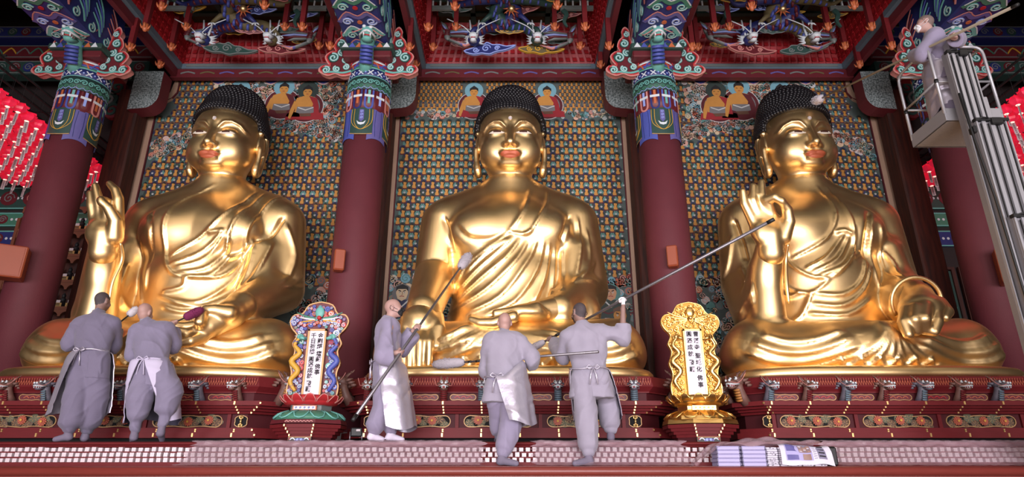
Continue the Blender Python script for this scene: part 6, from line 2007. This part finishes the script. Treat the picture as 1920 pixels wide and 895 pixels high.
# monk seen from the side with the long duster
P3a, P3b = at(662, 788, 6.6), at(880, 478, 8.95)
def on_line(a, b, px):
    """point of segment a-b over photo column px"""
    lo, hi = 0.0, 1.0
    f = lambda t: (lambda p: 960 + F_PX * p[0] / (p[1] * _ct + (p[2] - CAM_Z) * _st))(a + (b - a) * t)
    s = 1 if f(1) > f(0) else -1
    for _ in range(40):
        m = (lo + hi) / 2
        if (f(m) - px) * s < 0: lo = m
        else: hi = m
    return a + (b - a) * lo
def px_of(p): 
    h = p[2] - CAM_Z; d = p[1] * _ct + h * _st
    return (960 + F_PX * p[0] / d, 447.5 - F_PX * (h * _ct - p[1] * _st) / d, p[1])
d3 = unit(P3b - P3a)
h3a, h3b = px_of(on_line(P3a, P3b, 752)), px_of(on_line(P3a, P3b, 784))
w3 = lambda h, dx, dy, dY: (h[0] + dx, h[1] + dy, h[2] + dY)
monk(dict(root=foot_root(722, 7.6, Z_UP), fwd=(.93, .36, 0), look=(.99, .02, 0), tilt=.12, label='monk in profile with dark mask and silver bib apron holding a long angled duster', sw=.165, seed=3, mask='mask_black', sock='sock_white', hair='skin',
    baggy=.12, hem=.16, droop=.09, rw=.20,
    J=dict(head=(738, 578, 7.62), neck=(727, 603, 7.60), pelvis=(723, 700, 7.60), elR=(718, 664, 7.30), wrR=w3(h3a, -10, 2, -.02), haR=h3a, elL=(756, 650, 7.80), wrL=w3(h3b, -7, 3, .03), haL=h3b,
           knR=(718, 765, 7.52), anR=onz(698, 7.52, Z_UP + .085), toR=onz(716, 7.56, Z_UP + .03), knL=(735, 762, 7.68), anL=onz(732, 7.60, Z_UP + .085), toL=onz(754, 7.64, Z_UP + .03)),
    hands=dict(R=('grip', d3, (-.8, -.5, -.2), -1), L=('grip', d3, (-.8, -.3, .2), 1)), apron=dict(r=(.20, .275), d=(.20, .27), a0=(-100, -100), a1=(125, 118), hempx=(736, 804, 7.60), bib=96, bow=0)))
# monk on the lower ledge sweeping sideways
P4a, P4b = at(900, 680, 8.12), at(1122, 660, 7.0)
d4 = unit(P4b - P4a)
h4a, h4b = px_of(on_line(P4a, P4b, 912)), px_of(on_line(P4a, P4b, 990))
monk(dict(root=foot_root(945, 7.2, Z_LOW), fwd=(-.05, 1, 0), look=(-.1, 1, 0), tilt=-.1, label='shaven monk on the lower ledge with a silver apron wrapped over one hip', sw=.18, seed=4, hair='skin',
    cloth='monk_grey_c', cloth2='monk_grey', baggy=.115, hem=.16, droop=.08,
    J=dict(head=(946, 605, 7.56), neck=(946, 628, 7.50), pelvis=(945, 728, 7.36), elL=(912, 690, 7.55), wrL=w3(h4a, 2, 4, -.06), haL=h4a, elR=(998, 668, 7.42), wrR=w3(h4b, 8, 3, -.07), haR=h4b,
           knR=(958, 796, 7.34), anR=onz(940, 7.22, Z_LOW + .085), toR=onz(968, 7.14, Z_LOW + .03), knL=(936, 778, 7.55), anL=onz(935, 7.62, Z_UP + .085), toL=onz(931, 7.78, Z_UP + .03)),
    hands=dict(R=('grip', d4, (.2, -1, -.2), 1), L=('grip', d4, (-.2, -1, -.1), 1)), apron=dict(r=(.215, .255), d=(.185, .25), a0=(-80, -40), a1=(206, 192), hempx=(962, 796, 7.36), bow=-.09, skew=.19)))
# monk with the raised gloved hand
P5a, P5b = at(1000, 652, 8.4), at(1450, 412, 6.35)
d5 = unit(P5b - P5a)
h5a, h5b = px_of(on_line(P5a, P5b, 1032)), px_of(on_line(P5a, P5b, 1168))
monk(dict(root=foot_root(1110, 7.2, Z_LOW), fwd=(.0, 1, 0), look=(-.45, 1, 0), tilt=-.05, label='monk stepping up with one white-gloved hand raised along a very long pole', sw=.20, seed=5, mask='mask_black', hair='stubble_dark', skin='skin_dark',
    cloth='monk_grey_c', cloth2='monk_grey_c', baggy=.125, hem=.20, droop=.05, slR=.45, rw=.225,
    J=dict(head=(1086, 586, 7.56), neck=(1092, 610, 7.52), pelvis=(1108, 713, 7.40), shR=(1134, 622, 7.52), shL=(1063, 630, 7.52), elR=(1168, 630, 7.48), wrR=(1168, 580, h5b[2] - .03), haR=h5b, elL=(1056, 664, 7.66), wrL=w3(h5a, 6, 6, -.12), haL=h5a,
           knL=(1100, 785, 7.32), anL=onz(1104, 7.22, Z_LOW + .085), toL=onz(1078, 7.12, Z_LOW + .03), knR=(1140, 748, 7.66), anR=onz(1145, 7.62, Z_UP + .085), toR=onz(1148, 7.80, Z_UP + .03)),
    hands=dict(R=('grip', d5, (0, -1, -.3), 1, 'glove'), L=('grip', d5, (0, -1, -.3), -1)), apron=dict(r=(.22, .29), d=(.19, .29), a0=(-112, -90), a1=(112, 96), hempx=(1122, 785, 7.55), lining='apron_lining', bow=.02)))
# monk in the lift basket
P6a, P6b = at(1535, 187, 9.50), at(1908, 9, 5.55)
d6 = unit(P6b - P6a)
h6a, h6b = px_of(on_line(P6a, P6b, 1706)), px_of(on_line(P6a, P6b, 1787))
Z_BASK = 5.42
p6 = at(1790, 210, 7.15)
monk(dict(root=(5.62, 7.12, Z_BASK), fwd=(-.93, .36, 0), look=(-.85, .45, 0), tilt=.05, label='monk in the lift basket with a white mask, reaching out with a long pole', sw=.165, seed=6, mask='mask_white', hair='stubble',
    baggy=.11, hem=.16, droop=.05, rw=.20,
    J=dict(head=(1734, 44, 6.98), neck=(1746, 68, 6.98), pelvis=(1768, 140, 7.08), elL=(1728, 100, 6.92), wrL=w3(h6a, 8, 0, -.02), haL=h6a, elR=(1796, 72, 6.84), wrR=w3(h6b, 3, 5, .03), haR=h6b, 
           knR=(1782, 195, 7.02), anR=onz(1800, 7.00, Z_BASK + .085), toR=onz(1788, 7.02, Z_BASK + .03), knL=(1768, 190, 7.22), anL=onz(1782, 7.26, Z_BASK + .085), toL=onz(1768, 7.32, Z_BASK + .03)),
    hands=dict(R=('grip', d6, (.3, .9, -.2), -1), L=('grip', d6, (.5, -.8, -.2), 1)), apron=dict(r=(.20, .26), d=(.19, .26), a0=(-120, -110), a1=(115, 105), hempx=(1790, 212, 7.14), bib=80)))

# ---------------------------------------------------------------- dusters
def fluffy(b, a, c, r, m, seed):
    """bristly duster head between two points"""
    a, c = np.array(a), np.array(c); ax = unit(c - a); L = np.linalg.norm(c - a)
    random.seed(seed)
    e1 = unit(np.cross(ax, (.3, .5, .8))); e2 = np.cross(ax, e1)
    b.tube([tuple(a + ax * L * t) for t in (0, .06, .2, .5, .8, .94, 1)], [r * q for q in (.25, .62, .80, .84, .80, .62, .2)], m, 12)
    n = int(420 * min(1.2, L / .35))
    for k in range(n):
        t = random.uniform(.01, .99); th = random.uniform(0, TAU)
        env = math.sin(math.pi * min(max(t, .02), .98)) ** .35
        o = a + ax * L * t; dr = e1 * math.cos(th) + e2 * math.sin(th) + ax * random.uniform(-.5, .5)
        p0 = o + dr * r * .55 * env; p1 = o + dr * r * random.uniform(.92, 1.12) * env
        s_ = unit(np.cross(dr, ax)) * r * .10; u = ax * r * .09
        b.add([tuple(p0 + s_), tuple(p0 - s_), tuple(p1 + u), tuple(p0 * .4 + p1 * .6 + ax * r * .12)], [(0, 1, 2), (0, 2, 3), (1, 3, 2)], m)
def duster(name, label, a, c, pr, hl, hr, pole_m, fl_m, seed, cap=None, bands=0, rev=False):
    """pole from a (free end) to c (duster end); head hl long"""
    a, c = np.array(a), np.array(c); ax = unit(c - a)
    root = empty(name, a, 0, label, 'duster', 'dusters held by the monks')
    c0 = c - a
    b = MB(); b.tube([(0, 0, 0), tuple((c0 - ax * hl * .8) * .55), tuple(c0 - ax * hl * .8)], [pr * 1.1, pr, pr * .85], pole_m, 10); pl = b.build('pole', root)
    if cap:
        b = MB(); b.tube([tuple(-ax * .01), tuple(ax * .07)], pr * 1.25, cap, 10); b.build('end_cap', pl)
    for k in range(bands):
        q = c0 - ax * (hl + .06 + .12 * k); b = MB(); b.tube([tuple(q), tuple(q - ax * .05)], pr * 1.08, 'pole_black', 10); b.build('grip_band', pl)
    b = MB(); fluffy(b, c0 - ax * hl, c0, hr, fl_m, seed); b.build('duster_head', root)
duster('long_duster', 'long grey pole duster held diagonally by the monk in profile', P3a, P3b, .017, .40, .085, 'pole_metal', 'duster_grey', 1, 'rubber')
duster('long_duster', 'duster swept sideways by the monk on the lower ledge, over the hem', P4b, at(812, 684, 8.35), .014, .52, .075, 'pole_metal', 'duster_grey', 2, None, 3)
duster('long_duster', 'very long pole raised by the gloved monk, its black-capped end crossing the statue hand', P5b, at(985, 660, 8.47), .017, .34, .055, 'pole_metal', 'duster_grey', 3, 'rubber', 4)
duster('long_duster', 'long pole with a pale head held from the lift basket against the black curls', P6b, P6a + np.array([-.08, .05, -.02]), .016, .30, .085, 'pole_wood', 'duster_white', 4, 'rubber')
duster('hand_duster', 'short duster with a whitish head used by the dark-haired monk', at(216, 612, 8.22), at(258, 578, 8.46), .010, .17, .062, 'pole_black', 'duster_white', 5)
duster('hand_duster', 'short purple duster used by the monk in the white apron', at(326, 606, 8.19), at(380, 580, 8.40), .010, .26, .072, 'pole_black', 'duster_purple', 6)
# ---------------------------------------------------------------- aerial work lift
root = empty('aerial_lift', (5.62, 6.55, 0), 0, 'silver aerial work lift with telescopic mast and railed basket', 'lift')
LX = 5.62; LYY = 6.55
def lp(x, y, z): return (x - LX, y - LYY, z)
X0, X1, Y0, Y1, ZF = 5.31, 6.00, 6.83, 7.50, 5.36
b = MB(); b.box(lp((X0 + X1) / 2, (Y0 + Y1) / 2, ZF + .025), (X1 - X0, Y1 - Y0, .05), 'alu_floor')
for c, d in (((X0, (Y0 + Y1) / 2, ZF + .085), (.025, Y1 - Y0 + .02, .17)), ((X1, (Y0 + Y1) / 2, ZF + .085), (.025, Y1 - Y0 + .02, .17)), (((X0 + X1) / 2, Y0, ZF + .085), (X1 - X0, .025, .17)), (((X0 + X1) / 2, Y1, ZF + .085), (X1 - X0, .025, .17))):
    b.box(lp(*c), d, 'alu')
bask = b.build('basket_floor', root)
ZT = ZF + 1.08
def rail(name, pts, r=.019):
    b = MB(); b.tube([lp(*p) for p in pts], r, 'alu', 10); return b.build(name, root)
def bend(a, c, e, n=5, rr=.12):
    """corner at c between a and e rounded"""
    a, c, e = map(lambda q: np.array(q, float), (a, c, e)); u = unit(a - c) * rr; v = unit(e - c) * rr
    return [tuple(c + u * (1 - t) ** 2 + v * t ** 2) for t in np.linspace(0, 1, n)]
for x in (X0, X1):
    rail('side_rail', [(x, Y0, ZF + .1)] + bend((x, Y0, ZF), (x, Y0, ZT), (x, Y1, ZT)) + bend((x, Y0, ZT), (x, Y1, ZT), (x, Y1, ZF)) + [(x, Y1, ZF + .1)])
    rail('mid_rail', [(x, Y0, ZF + .56), (x, Y1, ZF + .56)], .015)
rail('back_rail', [(X0, Y1, ZT), (X1, Y1, ZT)]); rail('mid_rail', [(X0, Y1, ZF + .56), (X1, Y1, ZF + .56)], .015)
rail('mid_rail', [(X0, Y0, ZF + .56), (X1, Y0, ZF + .56)], .015)
rail('front_rail', [(X0 + .36, Y0, ZT)] + bend((X0, Y0, ZT), (X1, Y0, ZT), (X1, Y0, ZF)) + [(X1, Y0, ZF + .1)])
for p in ((X0, Y0, ZF + .56), (X0, Y1, ZF + .52), (X0, Y0 + .05, ZT - .12)):
    b = MB(); b.tube([lp(p[0], p[1], p[2] - .025), lp(p[0], p[1], p[2] + .03)], .024, 'rubber', 8); b.build('rail_clamp', root)
b = MB(); b.box(lp(5.66, Y0 + .02, ZF + .95), (.26, .10, .16), 'd_red', bev=.02); b.build('control_box', root)
# telescopic mast of aluminium profiles
def stage(x0, x1, y, z0, z1, dpt):
    b = MB(); w = x1 - x0
    b.box(lp((x0 + x1) / 2, y + dpt / 2, (z0 + z1) / 2), (w, dpt, z1 - z0), 'alu_dark')
    m = b.build('mast_stage', root)
    for k, (u, t) in enumerate(((.03, .05), (.25, .12), (.52, .14), (.80, .12), (.97, .05))):
        b = MB(); b.box(lp(x0 + w * u, y - .012, (z0 + z1) / 2), (w * t, .03, z1 - z0), 'alu'); b.build('profile_rib', m)
    for u in (.15, .39, .66, .90):
        b = MB(); b.tube([lp(x0 + w * u, y - .02, z0 + .05), lp(x0 + w * u, y - .02, z1 - .06)], .007, 'rubber', 6); b.build('chain', m)
    b = MB(); b.box(lp((x0 + x1) / 2, y - .02, z1 - .015), (w * 1.08, .06, .035), 'rubber'); b.box(lp(x0 + w * .62, y - .05, z1 - .045), (w * .36, .05, .085), 'rubber', bev=.01)
    b.tube([lp(x0 - .01, y - .03, z1 - .02), lp(x0 + w * .15, y - .06, z1 - .0), lp(x0 + w * .35, y - .06, z1 - .01)], .010, 'rubber', 6); b.build('guide_clip', m)
    return m
stage(5.37, 5.66, 6.64, 1.0, 6.22, .08)
stage(5.40, 5.76, 6.54, .8, 5.20, .08)
stage(5.43, 5.85, 6.44, .5, 3.95, .08)
stage(5.46, 5.93, 6.34, .3, 2.90, .08)
b = MB(); b.tube([lp(5.365, 6.60, 5.6), lp(5.36, 6.56, 5.0), lp(5.375, 6.52, 4.2), lp(5.40, 6.5, 2.0), lp(5.42, 6.5, .6)], .013, 'rubber', 7); b.build('power_cable', root)
b = MB(); b.box(lp(5.40, 6.58, 5.08), (.06, .10, .09), 'rubber', bev=.01); b.build('cable_guide', root)
b = MB(); b.box(lp(5.62, Y0 - .06, ZF + .12), (.34, .12, .30), 'alu', bev=.01); b.box(lp(5.54, Y0 - .08, ZF + .62), (.10, .10, .9), 'alu'); b.build('basket_mount', root)
b = MB(); b.box((0, -.2, .28), (.9, 1.3, .28), 'alu_dark', bev=.03); ch = b.build('chassis', root)
for sx in (-1, 1):
    for sy in (-.75, .30):
        b = MB(); b.tube([(sx * .42, sy, .10), (sx * .49, sy, .10)], .10, 'rubber', 16); b.build('wheel', ch)
# ---------------------------------------------------------------- things lying on the ledge
def xw(px, Y=7.1): return at(px, 860, Y)[0]
def sheet_mesh(name, x0, x1, prof, m, seed, amp=.012, n=60, ragged=.04):
    random.seed(seed)
    ph = [random.uniform(0, 6) for _ in range(8)]
    P = smooth_line(prof, 4); k = len(P); V = []
    for j in range(k):
        for i in range(n):
            u = i / (n - 1); x = x0 + (x1 - x0) * u
            w = amp * (math.sin(9 * x + ph[0] + j * .35) + .7 * math.sin(23 * x + ph[1] - j * .5) + .5 * math.sin(41 * x + ph[2] + j * .8))
            e = (ragged * math.sin(j * 1.3 + ph[3]) if i == 0 else ragged * math.sin(j * 1.1 + ph[4]) if i == n - 1 else 0)
            V.append((x + e, P[j][0] - abs(w) * .8, P[j][1] + abs(w) * .55 + .004))
    Fq = [(j * n + i, (j + 1) * n + i, (j + 1) * n + i + 1, j * n + i + 1) for j in range(k - 1) for i in range(n - 1)]
    return mesh_np(name, V, Fq, [m])
PROF = [(7.62, Z_UP + .004), (7.50, Z_UP + .006), (7.455, Z_UP - .005), (7.44, Z_UP - .05), (7.40, Z_UP - .075), (7.34, Z_UP - .12), (7.26, Z_LOW + .09), (7.19, Z_LOW + .03), (7.10, Z_LOW + .005), (7.045, Z_LOW + .004)]
for k, (a, c, lab) in enumerate(((330, 905, 'clear plastic sheet over the step in front of the painted tablet'), (1002, 1300, 'clear plastic sheet over the step below the monk with the gloved hand'), (1572, 1990, 'clear plastic sheet over the step beyond the newspapers'))):
    o = link('plastic_sheet', sheet_mesh('plastic_sheet', xw(a), xw(c), PROF, 'plastic_sheet', k + 1, .010, int((c - a) / 5)))
    tag(o, lab, 'plastic sheet', 'plastic sheets on the step')
# bundles of paper
zb = Z_LOW
def bundle(x0, x1, y0, y1, z, h, m, label, grp, seed, edge='paper_edge'):
    random.seed(seed)
    root = empty('paper_bundle', ((x0 + x1) / 2 + random.uniform(-.004, .004), (y0 + y1) / 2, z), random.uniform(-.02, .02), label, 'paper bundle', grp)
    w, d = x1 - x0, y1 - y0
    b = MB(); b.box((0, 0, h / 2 - .001), (w, d, h - .004), edge, bev=.006); b.build('pages', root)
    b = MB(); b.box((0, 0, h - .0025), (w * 1.01, d * 1.01, .003), m); b.build('cover', root)
    for q in (-1, 1):
        b = MB(); b.tube([(q * w / 2 * .98, -d / 2, h * .2), (q * (w / 2 + .006), -d / 2 - .002, h * .5), (q * w / 2 * .98, -d / 2, h * .8)], .007, 'paper_grey', 6); b.build('folded_corner', root)
ordn = ('bottom', 'second', 'third', 'fourth', 'top')
for c, (a, e) in enumerate(((1344, 1386), (1391, 1435))):
    for k in range(5): bundle(xw(a, 7.05), xw(e, 7.05), 7.02, 7.24, zb + .040 * k, .040, 'paper_lilac', ordn[k] + ' lilac paper bundle of the stack ' + ('at the open end of the plastic' if c == 0 else 'next to the white folded papers'), 'lilac paper bundles', 50 + c * 9 + k)
for c, (a, e, n) in enumerate(((1438, 1458, 9), (1460, 1479, 9), (1481, 1501, 9), (1503, 1523, 8), (1525, 1548, 7))):
    for k in range(n):
        random.seed(c * 20 + k)
        x0, x1 = xw(a, 7.05), xw(e, 7.05)
        b = MB(); h = .021
        b.box((random.uniform(-.006, .006), random.uniform(-.008, .0), h / 2), (x1 - x0, .22, h - .003), 'paper_white', random.uniform(-.03, .03), .005)
        for q in range(3): b.box((random.uniform(-.3, .3) * (x1 - x0), -.113, h * random.uniform(.3, .7)), (.012, .002, .005), 'ink')
        o = b.build('folded_newspaper', None, ((x0 + x1) / 2, 7.14, zb + h * k))
        tag(o, 'white folded newspaper, %s from the bottom in the %s white pile' % (('first', 'second', 'third', 'fourth', 'fifth', 'sixth', 'seventh', 'eighth', 'ninth')[k], ('first', 'second', 'third', 'fourth', 'last')[c]), 'newspaper', 'white folded newspapers')
# open newspaper sheet hanging over the piles, with print
NX0, NX1 = xw(1466, 7.0), xw(1556, 7.0)
def news(u, v, off=0.0):
    """u across, v from the top of the pile (0) over the front edge to the ledge (1)"""
    P = [(7.22, zb + .215), (7.10, zb + .222), (7.03, zb + .205), (6.995, zb + .15), (6.985, zb + .08), (6.98, zb + .015)]
    t = v * (len(P) - 1); k = min(int(t), len(P) - 2); t -= k
    y = P[k][0] + (P[k + 1][0] - P[k][0]) * t; z = P[k][1] + (P[k + 1][1] - P[k][1]) * t
    x = NX0 + (NX1 - NX0) * u + .05 * v * (u - .3)
    w = .010 * math.sin(6 * u + 3 * v) + .006 * math.sin(15 * u - 4 * v)
    return (x, y - abs(w) - off, z + w * .6 - .05 * max(0, u - .75) * v + off * .3 - .025 * u * (1 - v))
b = MB(); n, m = 22, 20
V = [news(i / (n - 1), j / (m - 1)) for j in range(m) for i in range(n)]
b.add(V, [(j * n + i, (j + 1) * n + i, (j + 1) * n + i + 1, j * n + i + 1) for j in range(m - 1) for i in range(n - 1)], 'paper_white', True)
ns = b.build('open_newspaper'); tag(ns, 'open newspaper with a blue printed picture draped over the white piles', 'newspaper')
def printed(u0, v0, u1, v1, mm, name, off=.003):
    b = MB(); q = 6
    V = [news(u0 + (u1 - u0) * i / q, v0 + (v1 - v0) * j / q, off) for j in range(q + 1) for i in range(q + 1)]
    b.add(V, [(j * (q + 1) + i, (j + 1) * (q + 1) + i, (j + 1) * (q + 1) + i + 1, j * (q + 1) + i + 1) for j in range(q) for i in range(q)], mm, True); b.build(name, ns)
printed(.10, .30, .62, .86, 'paper_lilac', 'printed_picture'); printed(.12, .32, .32, .60, 'd_violet', 'printed_blue_block', .005); printed(.36, .36, .60, .62, 'skin_dark', 'printed_faces', .005)
printed(.12, .70, .34, .84, 'd_violet', 'printed_blue_block', .005); printed(.42, .66, .58, .84, 'skin_dark', 'printed_faces', .005); printed(.72, .12, .88, .84, 'paper_grey', 'printed_dark_column', .004)
for k in range(8): printed(.64, .34 + .065 * k, .70, .36 + .065 * k, 'paper_grey', 'printed_text', .004)
for k in range(4):
    for q in range(3): printed(.37 + .08 * q, .40 + .055 * k, .42 + .08 * q, .43 + .055 * k, ('paper_white', 'paper_grey', 'skin')[(k + q) % 3], 'printed_face', .006)
for k in range(6): printed(.74, .18 + .11 * k, .86, .22 + .11 * k, 'ink', 'printed_headline', .006)
# crumpled plastic bag thrown over the piles
def bag(u, v):
    x = xw(1300, 7.1) + (xw(1540, 7.1) - xw(1300, 7.1)) * u
    prof = [(7.30, zb + .16), (7.20, zb + .25), (7.08, zb + .235), (7.00, zb + .20)]
    t = v * 3; k = min(int(t), 2); t -= k
    y = prof[k][0] + (prof[k + 1][0] - prof[k][0]) * t; z = prof[k][1] + (prof[k + 1][1] - prof[k][1]) * t
    edge = max(0, .22 - u) / .22
    z -= .21 * edge ** 1.3 * (1 if v < .9 else .95); z += .035 * math.exp(-((u - .62) / .2) ** 2)
    w = .014 * math.sin(11 * u + 5 * v) + .010 * math.sin(27 * u - 7 * v) + .008 * math.sin(19 * v + 9 * u)
    return (x, y - .3 * w, max(zb + .004, z + w))
b = MB(); n, m = 60, 16
V = [bag(i / (n - 1), j / (m - 1)) for j in range(m) for i in range(n)]
b.add(V, [(j * n + i, (j + 1) * n + i, (j + 1) * n + i + 1, j * n + i + 1) for j in range(m - 1) for i in range(n - 1)], 'plastic_sheet', True)
o = b.build('plastic_sheet'); tag(o, 'crumpled grey plastic sheet thrown over the stacked papers', 'plastic sheet')
b = MB(); b.box((0, 0, .10), (.10, .14, .20), 'rubber', bev=.02); o = b.build('black_case', None, (xw(1560, 7.15), 7.18, zb)); tag(o, 'black case standing behind the open newspaper on the ledge', 'case')
# small floodlight on the ledge beside the monk in profile
p = at(668, 812, 7.72)
root = empty('floor_lamp_unit', (p[0], 7.72, Z_UP), 0, 'small black floodlight standing on the ledge by the long duster', 'floodlight')
b = MB(); b.box((0, 0, .115), (.13, .07, .10), 'rubber', .25, .012); hb = b.build('housing', root)
b = MB(); b.box((.03, -.042, .135), (.045, .006, .022), 'tag_white', .25); b.build('sticker', hb)
b = MB(); b.tube([(-.07, 0, .0), (-.07, 0, .12)], .008, 'pole_metal', 6); b.tube([(.07, 0, .0), (.07, 0, .12)], .008, 'pole_metal', 6); b.tube([(-.08, 0, .008), (.08, 0, .008)], .008, 'rubber', 6); b.build('bracket', root)
